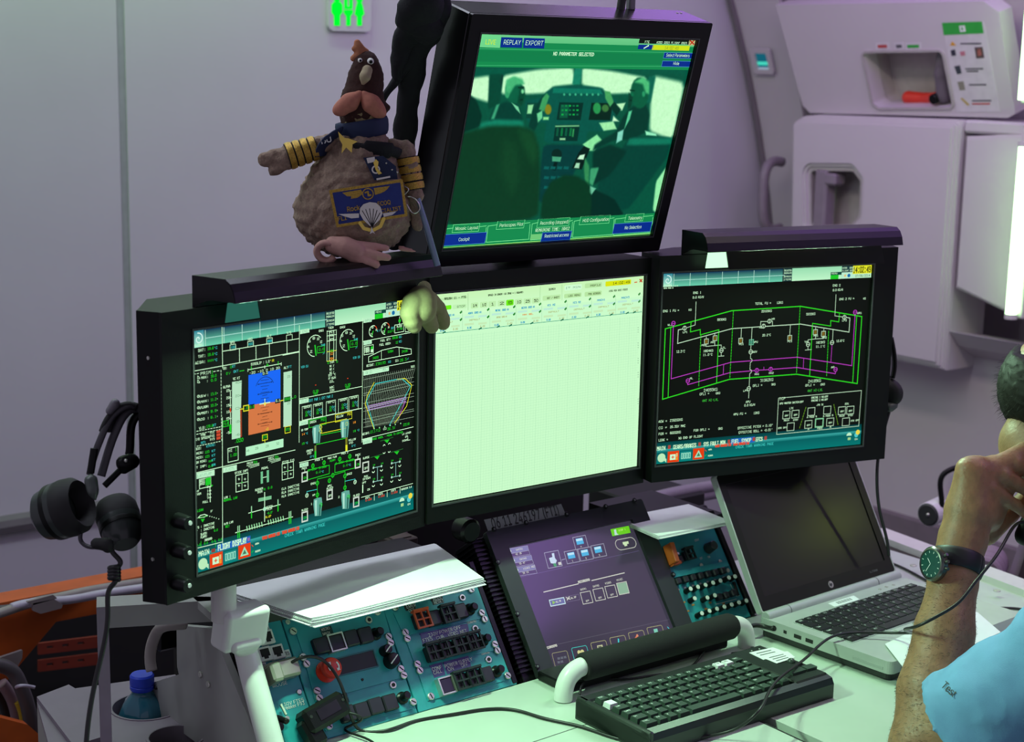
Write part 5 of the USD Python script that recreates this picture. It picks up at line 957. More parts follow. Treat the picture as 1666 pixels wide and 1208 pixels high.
part(bt_, 'cap', capm, mat('blue_cap', (.012, .045, .50), .35), smooth=30, w=True, label='bright blue screw cap')

# ================================================================ control panels in the sloped bays
UIC = (1.0468)
def olc(px, py): p = loc(FO, px, py); return p[0], p[2]
class CP:
    def __init__(s, sc, ox, oy): s.k = (sc, ox, oy)
    def __call__(s, x, y): return olc(x / s.k[0] + s.k[1], y / s.k[0] + s.k[2])
def oplate(x0, x1, z0, z1, y0, y1, c=.0008): return tm(bx(x0, x1, y0, y1, z0, z1, c), FO)
ASP = lambda m: tm(m, FO)
def fastener(t, x, z):
    f = part(t, 'fastener', ASP(cat_([cyl(.0052, .004, (x, -.002, z), 'y', 16, ch=.0008)])), chrome, w=True)
    sl = part(f, 'slot', ASP(mv(bx(-.0036, .0036, -.0003, .0003, -.0006, .0006), (x, -.0042, z), Ry(rng.uniform(.6, 1.4)))), black_matte, w=True)
def txt(t, s, x, z, h, m=None, wid=None, bold=False, y=-.0004):
    g = meshkit.text_mesh(s, h, .0003, bold); v = g.vertices
    if wid: v[:, 0] *= wid / v[:, 0].max()
    g = mv(trimesh.Trimesh(v, g.faces, process=False), (x, y, z), Rx(math.pi / 2))
    return part(t, 'lettering', ASP(g), m or ink_white, w=True)
def button(t, x, z, kind='plain', s=.0212):
    """square push key; guarded ones carry a clear dark flap"""
    b = part(t, 'button', ASP(bx(x - s / 2, x + s / 2, -.010, .0, z - s / 2, z + s / 2, .0016)), mat_btn if kind != 'lit' else mat_btn2, w=True)
    if kind in ('guard', 'red'):
        m = MATS['red_guard'] if kind == 'red' else MATS['guard_dark']
        o = s / 2 + .002; fr = sbox(x - o, z - o, x + o, z + o).difference(sbox(x - o + .0025, z - o + .0025, x + o - .0025, z + o - .0025)).union(sbox(x - .001, z - o, x + .001, z + o)).union(sbox(x - o, z - .001, x + o, z + .001))
        part(b, 'guard', ASP(cat_([prism(fr, .003, XZ(-.012)), bx(x - o, x + o, -.017, -.008, z + o - .001, z + o + .002)])), m, w=True)
    elif kind == 'lit':
        o = s / 2 + .0015; part(b, 'frame', ASP(prism(sbox(x - o, z - o, x + o, z + o).difference(sbox(x - s / 2 + .0005, z - s / 2 + .0005, x + s / 2 - .0005, z + s / 2 - .0005)), .011, XZ(-.0005))), chrome, w=True)
    return b
mat_btn = mat('key_black', (.014, .013, .020), .42, bump=.05, bscale=900); mat_btn2 = mat('key_dark', (.01, .01, .016), .3)
MATS['red_guard'] = mat('red_guard', (.62, .09, .025), .4); MATS['guard_dark'] = mat('guard_smoked', (.012, .024, .021), .45, spec=.3)
def toggle(t, x, z, tip=None):
    b = part(t, 'rotary_knob', ASP(lathe([(0, 0), (.0085, 0), (.0085, .004), (.006, .006), (.0058, .016), (.0045, .018), (0, .018)], (x, 0, z), 16, Rx(math.pi / 2))), black_metal, smooth=35, w=True)
    return b
def jack(t, x, z):
    j = part(t, 'dimmer_jack', ASP(cyl(.0052, .003, (x, -.0015, z), 'y', 16, ch=.0006)), chrome, w=True); part(j, 'hole', ASP(cyl(.0026, .0008, (x, -.0032, z), 'y', 12)), black_matte, w=True)
def label_plate(t, x0, x1, z0, z1, m): return part(t, 'label_plate', ASP(bx(x0, x1, -.0012, 0, z0, z1)), m, w=True)

K4, K5 = CP(4.196, 400, 920), CP(4.314, 600, 900)
zb1, zt1 = -.100, .078
cx0 = olc(420, 1000)[0] - .02; d1 = K4(524 * 1., 1200)[0]; d1 = (K4(235, 380)[0] + K4(520, 1195)[0]) / 2; d2 = (olc(618.5, 990)[0] + olc(683, 1157)[0]) / 2; d3 = -.190
# A: narrow connector strip
pa = thing('control_panel', 'narrow teal panel with network sockets and a mouse plug', 'control panel', op(d1 - .03, -.06))
part(pa, 'plate', oplate(cx0, d1 - .001, zb1, zt1, -.0, .006), teal, w=True)
for x, y in ((135, 500), (120, 615), (205, 600)):
    u, v = K4(x, y); b = part(pa, 'network_socket', ASP(bx(u - .0095, u + .0095, -.006, 0, v - .0095, v + .0095, .0008)), white_plastic, w=True); part(b, 'opening', ASP(cat_([bx(u - .0062, u + .0062, -.0066, -.0055, v - .0035, v + .0065), bx(u - .003, u + .003, -.0066, -.0055, v - .0065, v - .0035)])), black_matte, w=True)
lab_white = mat('label_white', (.68, .70, .70), .6)
for (x0, y0, x1, y1, tt) in ((100, 470, 158, 432, 'LOAD'), (250, 640, 300, 602, 'FTES'), (88, 728, 138, 685, 'LAD2')):
    u0, v0 = K4(x0, y0); u1, v1 = K4(x1, y1); part(pa, 'socket_label', ASP(bx(u0, u1, -.0012, 0, v0, v0 + .010)), lab_white, w=True); txt(pa, tt, u0 + .001, v0 + .003, .0045, label_black, (u1 - u0) * .8, y=-.0013)
u, v = K4(282, 670); part(pa, 'yellow_tag', ASP(bx(u - .008, u + .008, -.012, -.0095, v - .002, v + .003)), mat('yellow_tag', (.62, .50, .03), .5), w=True)
for dx, tt, w_, y in ((182, 'MOUSE', .022, 840), (240, '230V FTES', .034, 972), (246, 'Breaker F93', .034, 996)): u, v = K4(dx, y); txt(pa, tt, u, v, .0046, None, w_)
for x, y in ((120, 425), (362, 868), (280, 1050), (450, 1150), (178, 512), (285, 390)): u, v = K4(x, y); part(pa, 'screw', ASP(cyl(.0035, .002, (u, -.001, v), 'y', 14, ch=.0005)), chrome, w=True)
u, v = K4(232, 740)
mp = part(pa, 'mouse_plug', ASP(cat_([bx(u - .024, u + .020, -.022, -.001, v - .011, v + .013, .003), bx(u - .026, u - .010, -.030, -.001, v - .014, v + .010, .003)])), mat('plug_silver', (.45, .45, .36), .35, .6), w=True, label='silver plug')
u, v = K4(218, 1110); part(pa, 'toggle_switch', ASP(cat_([cyl(.006, .006, (u, -.003, v), 'y', 14), mv(cyl(.0038, .024, (0, 0, 0), 'y', 12, ch=.001), (u + .001, -.015, v + .006), Rx(.5))])), black_metal, smooth=35, w=True)
u, v = K4(235, 1005); part(pa, 'guard_pin', ASP(mv(cyl(.0018, .016, (0, 0, 0), 'z', 10), (u, -.010, v), Rx(-.3))), chrome, w=True)
# B: middle panel
pm = thing('control_panel', 'teal panel with a red stop button and a dark display window', 'control panel', op((d1 + d2) / 2, -.06))
part(pm, 'plate', oplate(d1 + .001, d2 - .001, zb1, zt1, 0, .006), teal, w=True)
for ya, yb in ((430, 640), (650, 850), (860, 1100)):
    u0, v0 = K4(360 + (yb - 430) * .3, yb); 
def sub(t, pts_, K):  # raised module plates
    P = [K(*p) for p in pts_]; return part(t, 'module_plate', ASP(prism(Polygon(P).buffer(-.0006), .0012, XZ(0))), teal, w=True)
sub(pm, [(330, 440), (930, 270), (985, 465), (395, 640)], K4); sub(pm, [(395, 650), (988, 478), (1075, 770), (470, 940)], K4); sub(pm, [(470, 950), (1078, 780), (1140, 985), (540, 1140)], K4)
for x, y in ((318, 455), (385, 632), (408, 678), (480, 862), (496, 912), (562, 1102), (892, 322), (968, 492), (982, 534), (1052, 712), (1072, 756)): fastener(pm, *K4(x, y))
fastener(pm, *K5(305, 1050))
for x, y, kd in ((498, 560, 'plain'), (598, 542, 'lit'), (702, 510, 'plain'), (800, 490, 'plain'), (775, 1005, 'plain'), (870, 972, 'plain'), (968, 948, 'plain'), (678, 1025, 'plain')): button(pm, *K4(x, y), kd)
for x, y in ((880, 475), (1062, 912)): toggle(pm, *K4(x, y))
jack(pm, *K4(1000, 822)); jack(pm, *K4(835, 378))
u0, v0 = K4(515, 478); u1, v1 = K4(582, 425); lp_ = label_plate(pm, u0, u1, v0 - .003, v1 + .002, label_black); txt(pm, 'MICRO', u0 + .0015, (v0 + v1) / 2 + .001, .0038, None, .013, y=-.0013); txt(pm, 'MASK', u0 + .0015, (v0 + v1) / 2 - .005, .0038, None, .012, y=-.0013)
u0, v0 = K4(610, 945); u1, v1 = K4(690, 890); label_plate(pm, u0, u1, v0 - .003, v1 + .004, label_black); txt(pm, 'CTRL', u0 + .002, v0 + .0065, .0042, None, .012, y=-.0013); txt(pm, 'FLT LAW', u0 + .001, v0 - .001, .0042, None, .018, y=-.0013)
for x, y, tt, w_ in ((832, 440, 'TEST', .011), (782, 370, 'DIMMING', .019), (1012, 878, 'TEST', .010), (940, 805, 'DIMMING', .018), (898, 765, 'SET/VALID', .021), (462, 690, 'STOP', .012), (528, 862, 'DMS52', .021), (895, 575, 'IN', .005), (400, 605, '', 0)):
    if tt: u, v = K4(x, y); txt(pm, tt, u, v, .0046, None, w_)
W0, W1 = K4(560, 755), K4(890, 590)
dw = part(pm, 'display_window', ASP(prism(Polygon([K4(560, 660), K4(862, 585), K4(895, 690), K4(592, 765)]), .0018, XZ(0))), mat('display_glass', (.008, .02, .012), .35, spec=.3), w=True, label='dark display window')
part(dw, 'window_frame', ASP(prism(Polygon([K4(560, 660), K4(862, 585), K4(895, 690), K4(592, 765)]).buffer(.0018).difference(Polygon([K4(560, 660), K4(862, 585), K4(895, 690), K4(592, 765)])), .0026, XZ(0))), MATS['teal_recess_paint'], w=True)
part(pm, 'card_slot', ASP(prism(LineString([K4(645, 825), K4(768, 792)]).buffer(.0019), .0008, XZ(0))), black_matte, w=True)
part(pm, 'indicator', ASP(cyl(.0018, .002, (*[K4(792, 785)[0], -.001, K4(792, 785)[1]],), 'y', 12)), black_matte, w=True)
u, v = K4(542, 732)
sb = part(pm, 'stop_button', ASP(lathe([(0, 0), (.0145, 0), (.0145, .003), (.008, .004), (.008, .014), (.0135, .0155), (.0142, .019), (.0128, .0225), (.008, .0245), (0, .025)], (u, 0, v), 32, Rx(math.pi / 2))), red_plastic, smooth=35, w=True, label='round red emergency stop button')
for a in (2.4, -.6):
    arc = Polygon([(u + .0085 * math.cos(a + t), v + .0085 * math.sin(a + t)) for t in np.linspace(0, 1.3, 8)] + [(u + .0062 * math.cos(a + t), v + .0062 * math.sin(a + t)) for t in np.linspace(1.3, 0, 8)])
    tip = Polygon([(u + .0105 * math.cos(a), v + .0105 * math.sin(a)), (u + .0042 * math.cos(a), v + .0042 * math.sin(a)), (u + .0074 * math.cos(a - .5), v + .0074 * math.sin(a - .5))])
    part(sb, 'arrow', ASP(prism(arc.union(tip), .0006, XZ(-.0247))), ink_white, w=True)
for x, y, r_ in ((938, 592, .0075), (980, 662, .0105)):
    u, v = K4(x, y); k = part(pm, 'selector_knob', ASP(lathe([(0, 0), (r_, 0), (r_, .004), (r_ * .85, .014), (r_ * .7, .015), (0, .015)], (u, 0, v), 20, Rx(math.pi / 2))), black_metal, smooth=35, w=True); part(k, 'pointer', ASP(mv(bx(-r_ * .9, r_ * .7, -.0006, .0006, -.0008, .0008), (u, -.0154, v), Ry(-.6))), ink_white, w=True)
# C: power panel
pp = thing('control_panel', 'teal panel with guarded power keys under purple labels', 'control panel', op((d2 + d3) / 2, -.06))
part(pp, 'plate', oplate(d2 + .001, d3, zb1, zt1, 0, .006), teal, w=True)
sub(pp, [(165, 420), (730, 255), (790, 465), (245, 590)], K5); sub(pp, [(250, 600), (790, 478), (880, 690), (330, 815)], K5); sub(pp, [(335, 825), (882, 700), (965, 900), (410, 1045)], K5)
for x, y in ((58, 418), (178, 386), (250, 562), (264, 606), (128, 594), (148, 637), (335, 785), (352, 830), (218, 818), (236, 866), (430, 1012), (712, 262), (786, 425), (806, 470), (878, 645), (896, 690), (968, 866)):
    if x > 165 and (x, y) not in ((218, 818), (236, 866)): fastener(pp, *K5(x, y))
for x, y, kd in ((348, 486, 'red'), (440, 470, 'plain'), (535, 448, 'guard'), (625, 422, 'plain'), (432, 716, 'guard'), (525, 690, 'guard'), (625, 665, 'guard'), (712, 642, 'guard'), (525, 945, 'lit'), (625, 915, 'guard'), (718, 890, 'guard'), (808, 866, 'plain')): button(pp, *K5(x, y), kd)
for x, y in ((702, 402), (795, 620), (888, 838)): toggle(pp, *K5(x, y))
for x, y in ((652, 318), (742, 535), (835, 752)): jack(pp, *K5(x, y))
def plate4(t, pts_, K, m): return part(t, 'label_plate', ASP(prism(Polygon([K(*p) for p in pts_]), .0013, XZ(0))), m, w=True)
plate4(pp, [(356, 568), (690, 498), (708, 582), (374, 648)], K5, purple_label); plate4(pp, [(425, 792), (510, 770), (535, 860), (455, 880)], K5, purple_label); plate4(pp, [(520, 768), (695, 725), (720, 812), (548, 855)], K5, purple_label)
plate4(pp, [(240, 358), (312, 338), (328, 395), (258, 412)], K5, label_black); plate4(pp, [(428, 318), (508, 296), (525, 352), (448, 370)], K5, label_black)
for x, y, tt, w_ in ((415, 592, '230V POWER OFF', .056), (378, 630, 'FTES', .016), (472, 612, 'CUB', .013), (552, 590, 'VIDEO', .018), (638, 570, 'NET', .012), (442, 832, 'CONF', .016), (452, 856, 'CALL', .014), (530, 810, 'POWER SUPPLY', .048), (552, 832, 'ON', .010), (645, 806, 'OFF', .012), (252, 372, 'FTI', .009), (262, 392, 'EMER', .016), (278, 420, 'OFF', .010), (448, 338, 'ADIS', .014), (455, 362, 'RESET', .017)):
    u, v = K5(x, y); txt(pp, tt, u, v - .0005, .0050, None, w_, y=-.0014)
for x, y, tt, w_ in ((596, 288, 'DIMMING', .017), (660, 362, 'TEST', .010), (692, 505, 'DIMMING', .016), (752, 582, 'TEST', .010), (792, 720, 'DIMMING', .014), (846, 800, 'TEST', .010)): u, v = K5(x, y); txt(pp, tt, u, v, .0042, None, w_)
# D: right bay panel
K7 = CP(5.035, 1040, 820)
pr = thing('control_panel', 'teal panel with rows of small white-tipped knobs right of the tilted touch display', 'control panel', op(.22, -.06))
part(pr, 'plate', oplate(.150, .2865, -.100, .062, 0, .006), teal, w=True)
part(pr, 'cross_bar', ASP(prism(Polygon([K7(250, 572), K7(700, 478), K7(718, 520), K7(262, 618)]), .006, XZ(0))), teal, w=True)
for k in range(7): button(pr, *K7(298 + k * 61, 648 - k * 14.5), 'plain', .0105)
for x, y in ((636, 775), (690, 762), (750, 742)): button(pr, *K7(x, y), 'plain', .0105)
def tipped(x, y):
    u, v = K7(x, y); k = part(pr, 'tipped_knob', ASP(cyl(.0046, .013, (u, -.0065, v), 'y', 16, r2=.004, ch=.0005)), black_metal, smooth=35, w=True); part(k, 'tip', ASP(cyl(.0034, .0012, (u, -.0135, v), 'y', 14)), white_plastic, w=True)
for x, y in ((378, 722), (438, 706), (500, 690), (562, 672), (622, 655), (692, 630), (742, 620), (515, 794), (576, 775), (470, 922), (532, 902), (594, 885), (654, 868), (714, 850), (774, 833), (834, 818), (412, 800)): tipped(x, y)
amber = mat('amber_ink', (.55, .25, .05), .5)
for x, y in ((320, 705), (375, 690), (440, 672), (500, 655), (560, 640), (620, 625), (690, 605)): u, v = K7(x, y); part(pr, 'marking', ASP(bx(u - .002, u + .002, -.0005, 0, v - .0013, v + .0013)), lab_white, w=True)
for x, y in ((365, 808), (398, 880), (545, 862), (440, 830), (580, 812), (690, 820)): u, v = K7(x, y); part(pr, 'marking', ASP(bx(u - .0028, u + .0028, -.0005, 0, v - .0013, v + .0013)), amber, w=True)
for pts_ in ([(625, 825), (795, 782)], [(765, 655), (820, 752), (795, 758), (745, 660)]): part(pr, 'marking_line', ASP(prism(LineString([K7(*p) for p in pts_]).buffer(.0004), .0004, XZ(0))), lab_white, w=True)
u, v = K7(785, 700); part(pr, 'slot_switch', ASP(mv(bx(-.0025, .0025, -.004, 0, -.0115, .0115, .0008), (u, 0, v), Ry(.1))), black_metal, w=True)
u, v = K7(375, 435); button(pr, u, v, 'guard', .015)
u, v = K7(560, 370); part(pr, 'round_knob', ASP(cyl(.009, .018, (u, -.009, v), 'y', 20, r2=.0075, ch=.001)), mat('knob_olive', (.05, .07, .06), .3, .3), smooth=35, w=True)
u, v = K7(225, 435); og = part(pr, 'orange_guard', ASP(cat_([mv(bx(-.0045, .0045, -.022, -.002, -.016, .016, .001), (u, 0, v), Ry(.12)), bx(u - .004, u + .014, -.012, -.002, v - .018, v - .013)])), mat('orange_plastic', (.60, .13, .02), .4), w=True, label='orange switch guard')
part(og, 'toggle', ASP(mv(cyl(.002, .014, (0, 0, 0), 'y', 10), (u + .008, -.012, v - .003))), chrome, w=True); u2, v2 = K7(310, 470); button(pr, u2, v2, 'plain', .012)
for x, y in ((660, 478), (722, 548), (505, 508), (250, 598)): u, v = K7(x, y); part(pr, 'screw', ASP(cyl(.0036, .0022, (u, -.0012, v), 'y', 14, ch=.0005)), chrome, w=True)
txt(pr, 'OFF', *K7(498, 460), .0036, None, .006); txt(pr, 'ON', *K7(562, 448), .0036, None, .005); txt(pr, 'LIGHT', *K7(455, 312), .0036, None, .010); txt(pr, 'GATE', *K7(235, 392), .0036, None, .011)

# ================================================================ touch display in its rugged case
td = thing('touch_display', 'tilted rugged touch display with purple lit screen and screwed dark frame', 'display', op(0, -.11))
K6 = CP(3.897, 760, 810)
WO, HO = .246, .1866
cz1, cz0, cxa, cxb = K6(600, 120)[1], -.118, K6(105, 225)[0], (K6(1095, 10)[0] + K6(1165, 200)[0] + K6(1285, 495)[0]) / 3
rim_ = rrect(cxa, cz0, cxb, cz1, .004).difference(sbox(-WO / 2, -HO / 2, WO / 2, HO / 2))
part(td, 'front_frame', ASP(prism(rim_, .010, XZ(.004))), mat('rugged_grey', (.022, .027, .026), .42, bump=.05, bscale=700), w=True)
part(td, 'case', ASP(bx(cxa + .002, cxb - .002, .004, .055, cz0 + .002, cz1 - .002, .003)), black_metal, w=True)
fins = part(td, 'heat_sink', ASP(bx(cxa - .019, cxa + .002, .008, .055, cz0 + .01, cz1 - .004, .001)), black_metal, w=True)
for k in range(30): z = cz1 - .010 - k * .0068; part(fins, 'fin', ASP(bx(cxa - .023, cxa + .001, .003, .052, z - .0014, z + .0014)), black_metal, w=True)
for x, y in ((155, 212), (358, 170), (616, 117), (862, 67), (1044, 28), (180, 418), (302, 747), (428, 1082), (1160, 200), (1290, 498)):
    u, v = K6(x, y); sc_ = part(td, 'frame_screw', ASP(cyl(.0040, .0022, (u, -.007, v), 'y', 16, ch=.0006)), black_metal, w=True); part(sc_, 'socket', ASP(cyl(.0019, .0006, (u, -.0083, v), 'y', 6)), MATS['mid_grey'], w=True)
s = Screen(FO); bg = (58, 54, 70)
s.uv(WO, HO, 0, 0, 1, 1, bg, 0); s.crop(3.897, 760, 810)
s.line([(325, 508), (1088, 338)], (95, 85, 125), .0006, 1); s.line([(488, 950), (1275, 775)], (90, 88, 100), .0006, 1)
pale, pale2 = (200, 205, 190), (150, 155, 170)
for y, t, v_, dx in ((318, 'DATA1', '42 35', 0), (378, 'DATA2', '35 47', 23), (438, 'VIDEO REC', '35 12', 45)):
    P = [(258 + dx, y + 8), (382 + dx, y - 12), (390 + dx, y + 18), (268 + dx, y + 38)]; s.quad([s.pt(*p) for p in P], (110, 118, 150), 2); s.line(P, pale2, .0006, 3, True); Q = [(268 + dx, y + 40), (390 + dx, y + 18), (398 + dx, y + 42), (276 + dx, y + 62)]; s.line(Q, pale2, .0006, 3, True)
    s.text(t, 312 + dx, y + 20, 312 + dx + 9 * len(t), 10, pale, 4); s.text(v_, 308 + dx, y + 48, 348 + dx, 10, pale, 4); s.disc(272 + dx, y + 22, 9, (190, 215, 190), 3)
def tile(P, c=None, w=.0010): s.line(P, c or pale2, w, 3, True)
def qd(x, y, w, h): return [(x, y), (x + w, y - w * .19), (x + w + h * .27, y - w * .19 + h), (x + h * .27, y + h)]
tile(qd(488, 352, 88, 98)); s.poly([(535, 355), (550, 352), (556, 385), (568, 400), (560, 420), (530, 418), (518, 385), (540, 378)], (190, 215, 225), 4); s.disc(556, 428, 13, (40, 150, 70), 4); s.poly(qd(575, 412, 18, 18), pale, 4)
for x, y, n in ((614, 345, '1'), (700, 328, '2'), (784, 308, '3'), (668, 255, '4')):
    tile(qd(x, y, 80, 76)); s.poly(qd(x + 18, y + 8, 44, 38), (60, 175, 215), 4); s.poly(qd(x + 20, y + 10, 40, 14), (180, 225, 235), 5); s.text(n, x + 52, y + 62, x + 58, 9, pale, 4)
s.line([(600, 396), (620, 390)], pale2, .0010); s.poly(qd(908, 202, 116, 44), (105, 205, 25), 3); s.poly([(930, 205), (942, 202), (948, 228), (960, 236), (935, 240)], (190, 220, 215), 5); s.text('STOP 1', 962, 215, 1008, 10, (190, 240, 120), 5)
s.shape(LineString([s.pt(968, 300), s.pt(1042, 286)]).buffer(.0088).difference(LineString([s.pt(968, 300), s.pt(1042, 286)]).buffer(.0079)), pale, 3); s.poly(qd(984, 284, 36, 16), (200, 225, 180), 4); s.poly(qd(994, 298, 18, 12), (200, 225, 180), 4)
s.line([(486, 600), (704, 548)], pale, .0014); s.line([(790, 527), (996, 478)], pale, .0014); s.text('RECORDERS', 706, 544, 784, 13, pale, 4, .0009)
s.poly(qd(520, 652, 92, 38), (95, 105, 150), 2); s.line(qd(520, 652, 92, 38), (190, 220, 220), .0014, 3, True); s.poly([(538, 655), (560, 664), (542, 680)], (130, 190, 50), 4); s.text('ALL ON', 564, 668, 598, 11, pale, 4); s.line(qd(620, 630, 86, 34), (100, 95, 115), .0008, 3, True); s.text('X', 634, 650, 654, 16, pale, 4, .0016); s.text('ALL OFF', 660, 644, 696, 11, pale, 4)
for x, y, t in ((716, 605, 'DATA1'), (796, 585, 'DATA2'), (872, 566, 'VIDEO'), (946, 545, 'MISC')): tile(qd(x, y, 62, 72), pale, .0010); s.text(t, x + 4, y - 14, x + 44, 11, pale, 4); x < 940 and s.text('OFF', x + 38, y + 58, x + 60, 10, pale, 4)
s.poly(qd(948, 548, 60, 70), (135, 175, 145), 2)
s.text('RECORDERS', 494, 964, 578, 13, pale, 4, .0008)
for x, y, cc, k in ((530, 988, (150, 150, 110), 0), (654, 955, (60, 200, 190), 1), (776, 922, (165, 165, 115), 2), (896, 890, (165, 165, 115), 3), (1014, 858, (165, 165, 115), 4), (1132, 826, (165, 165, 115), 5)):
    P = Polygon([s.pt(*p) for p in qd(x + 4, y, 98, 96)]).buffer(-.003).buffer(.003); s.shape(P.difference(P.buffer(-.0008)), cc, 3)
    cx_, cy_ = x + 66, y + 36
    if k == 0: [s.poly(qd(cx_ - 26 + a * 20, cy_ - 8 + b * 24 - a * 4, 16, 14), (95, 100, 110), 4) for a in (0, 1, 2) for b in (0, 1) if not (b and a == 2)]
    if k == 1: s.disc(cx_ - 10, cy_ - 8, 15, (205, 205, 140), 4); s.disc(cx_ + 10, cy_ - 12, 15, (205, 205, 140), 4); s.poly(qd(cx_ - 8, cy_, 20, 20), (205, 205, 140), 4); s.line([(x + 60, y + 90), (x + 118, y + 74)], (50, 110, 230), .0016, 4)
    if k == 2: s.poly(qd(cx_ - 20, cy_ - 18, 34, 46), (190, 195, 150), 4); s.poly(qd(cx_ - 14, cy_ - 12, 22, 14), (90, 95, 85), 5); [s.line([(cx_ - 8, cy_ + 8 + 6 * j), (cx_ + 18, cy_ + 2 + 6 * j)], (90, 95, 85), .0006, 5) for j in range(3)]
    if k == 3: s.line([(cx_ - 4, cy_ - 26), (cx_ - 2, cy_ - 2), (cx_ - 6, cy_ + 10), (cx_ + 8, cy_ + 28)], (60, 205, 205), .0022, 4)
    if k == 4: s.disc(cx_ - 2, cy_ - 18, 9, (215, 140, 100), 4); s.line([(cx_ - 4, cy_ - 16), (cx_ - 14, cy_ + 2), (cx_ + 2, cy_ + 8), (cx_ + 10, cy_ + 24)], (215, 120, 80), .0026, 4)
    if k == 5: s.poly(qd(cx_ - 18, cy_ - 26, 24, 36), (120, 200, 175), 4); s.poly(qd(cx_ - 4, cy_ + 14, 22, 10), (120, 200, 175), 4)
    s.line([(x + 50, y + 84), (x + 96, y + 73)], (165, 165, 115), .0008, 4) if k != 1 else None
s.line([(1270, 822), (1282, 836), (1275, 850)], (60, 200, 210), .0012, 4)
s.build(td, 'screen', scr_gloss, label='dim purple lit touch screen with recorder icons')
# handwritten paper strip behind the upper edge
K6f = lambda x, y: loc(FO, x / 3.897 + 760, y / 3.897 + 810, .004)
q_ = [K6f(112, 138), K6f(600, 38), K6f(632, 110), K6f(140, 216)]
ps = thing('paper_strip', 'grey paper strip with a handwritten number above the touch display', 'note', op(-.07, .14))
part(ps, 'strip', ASP(prism(Polygon([(a[0], a[2]) for a in q_]), .0008, XZ(.0064))), mat('strip_grey', (.16, .17, .17), .7), w=True)
hw = meshkit.text_mesh('06 11 246197 (FTI)', .016, .0002); v = hw.vertices; a_, b_ = K6f(162, 192), K6f(590, 108); v[:, 0] *= (b_[0] - a_[0]) / v[:, 0].max(); v[:, 0] += v[:, 1] * .12
part(ps, 'handwriting', ASP(mv(trimesh.Trimesh(v, hw.faces, process=False), (a_[0], .0054, a_[2] - .001), Rx(math.pi / 2))), black_matte, w=True)

# grab bar in front of the touch display
ya = -.150
g0, g1 = ony(950, 1090, ya), ony(1188, 1036, ya)
gb = thing('foam_grab_bar', 'black foam grab bar on white elbows in front of the touch display', 'grab bar', ((g0[0] + g1[0]) / 2, ya, DESK))
zc = g0[2] + .004; f0 = onz(908, 1138, DESK)
part(gb, 'foam_sleeve', sweep(np.array([(g0[0] - .004, ya, zc), (g0[0], ya, zc), (g1[0] - .003, ya, zc), (g1[0] + .004, ya, zc)]), [.0165, .0195, .0195, .0165], n=24), mat('black_foam', (.008, .008, .008), .9, bump=.3, bscale=1500), smooth=40, w=True)
for sx, gx in ((-1, g0[0]), (1, g1[0])):
    part(gb, 'elbow', tube([(gx - sx * .01, ya, zc), (gx + sx * .014, ya, zc - .001), (gx + sx * .028, ya, zc - .010), (gx + sx * .035, ya, zc - .028), (gx + sx * .036, ya, DESK + .001)], .0130, 20, 40), white_plastic, smooth=40, w=True)
# low dark base behind the bar
part(td, 'case_base', bx(-.055, .262, -.135, -.072, DESK + .0005, DESK + .014, .002), black_metal, w=True)

# ================================================================ paper stacks on the ledges
def sheets(name, label, quad, n, th, seed, curl=0.0):
    r = np.random.default_rng(seed); c = np.mean(quad, 0)
    t = thing(name, label, 'paper', c)
    for k in range(n):
        Q = np.array(quad) + r.normal(0, .0015, 3) * (1, 1, 0); Q[:, 2] = np.array(quad)[:, 2] - (n - 1 - k) * th
        u = np.linspace(0, 1, 24); V, Fa = [], []
        for lay_ in (0, -th * .7):
            for j in (0, .25, .5, .75, 1):
                for a in u:
                    p = (Q[0] * (1 - a) + Q[1] * a) * (1 - j) + (Q[3] * (1 - a) + Q[2] * a) * j
                    V.append(p + (0, 0, lay_ + curl * (k / n) * (math.sin(a * 7 + seed) * .5 + .5) * (1 - j) * (1 if a < .25 else .15)))
        m = 24
        for L_, s_ in ((0, 1), (5 * m, -1)):
            for j in range(4):
                for i in range(m - 1):
                    a0 = L_ + j * m + i; f = [(a0, a0 + 1, a0 + m + 1), (a0, a0 + m + 1, a0 + m)]; Fa += f if s_ > 0 else [x[::-1] for x in f]
        ed = [(i, i + 1) for i in range(m - 1)] + [(4 * m + i + 1, 4 * m + i) for i in range(m - 1)] + [(j * m + m + 0, j * m) for j in range(4)] + [(j * m + m - 1, j * m + 2 * m - 1) for j in range(4)]
        for a0, b0 in ed: Fa += [(a0, a0 + 5 * m, b0 + 5 * m), (a0, b0 + 5 * m, b0)]
        part(t, 'sheet', trimesh.Trimesh(V, Fa, process=False), paper, w=True)
    return t
zp = xf(FO, (0, 0, .088))[2] + .008
A_ = [onz(506, 1010, zp), onz(786, 941, zp), onz(768, 925, zp + .004), onz(408, 984, zp + .004)]
A_[2] = A_[1] + np.array([0.015, .135, .012]); A_[3] = A_[0] + np.array([-.05, .135, .012])
sheets('paper_stack', 'stack of white sheets on the ledge above the left control panels', A_, 9, .0011, 3, .006)
zp2 = xf(FO, (0, 0, .072))[2] + .012
B_ = [onz(1072, 873, zp2), onz(1190, 849, zp2), None, None]; B_[2] = B_[1] + np.array([.004, .10, .004]); B_[3] = B_[0] + np.array([.004, .10, .004])
sheets('paper_stack', 'white sheets on the ledge between the touch display and the laptop', B_, 5, .0011, 4)
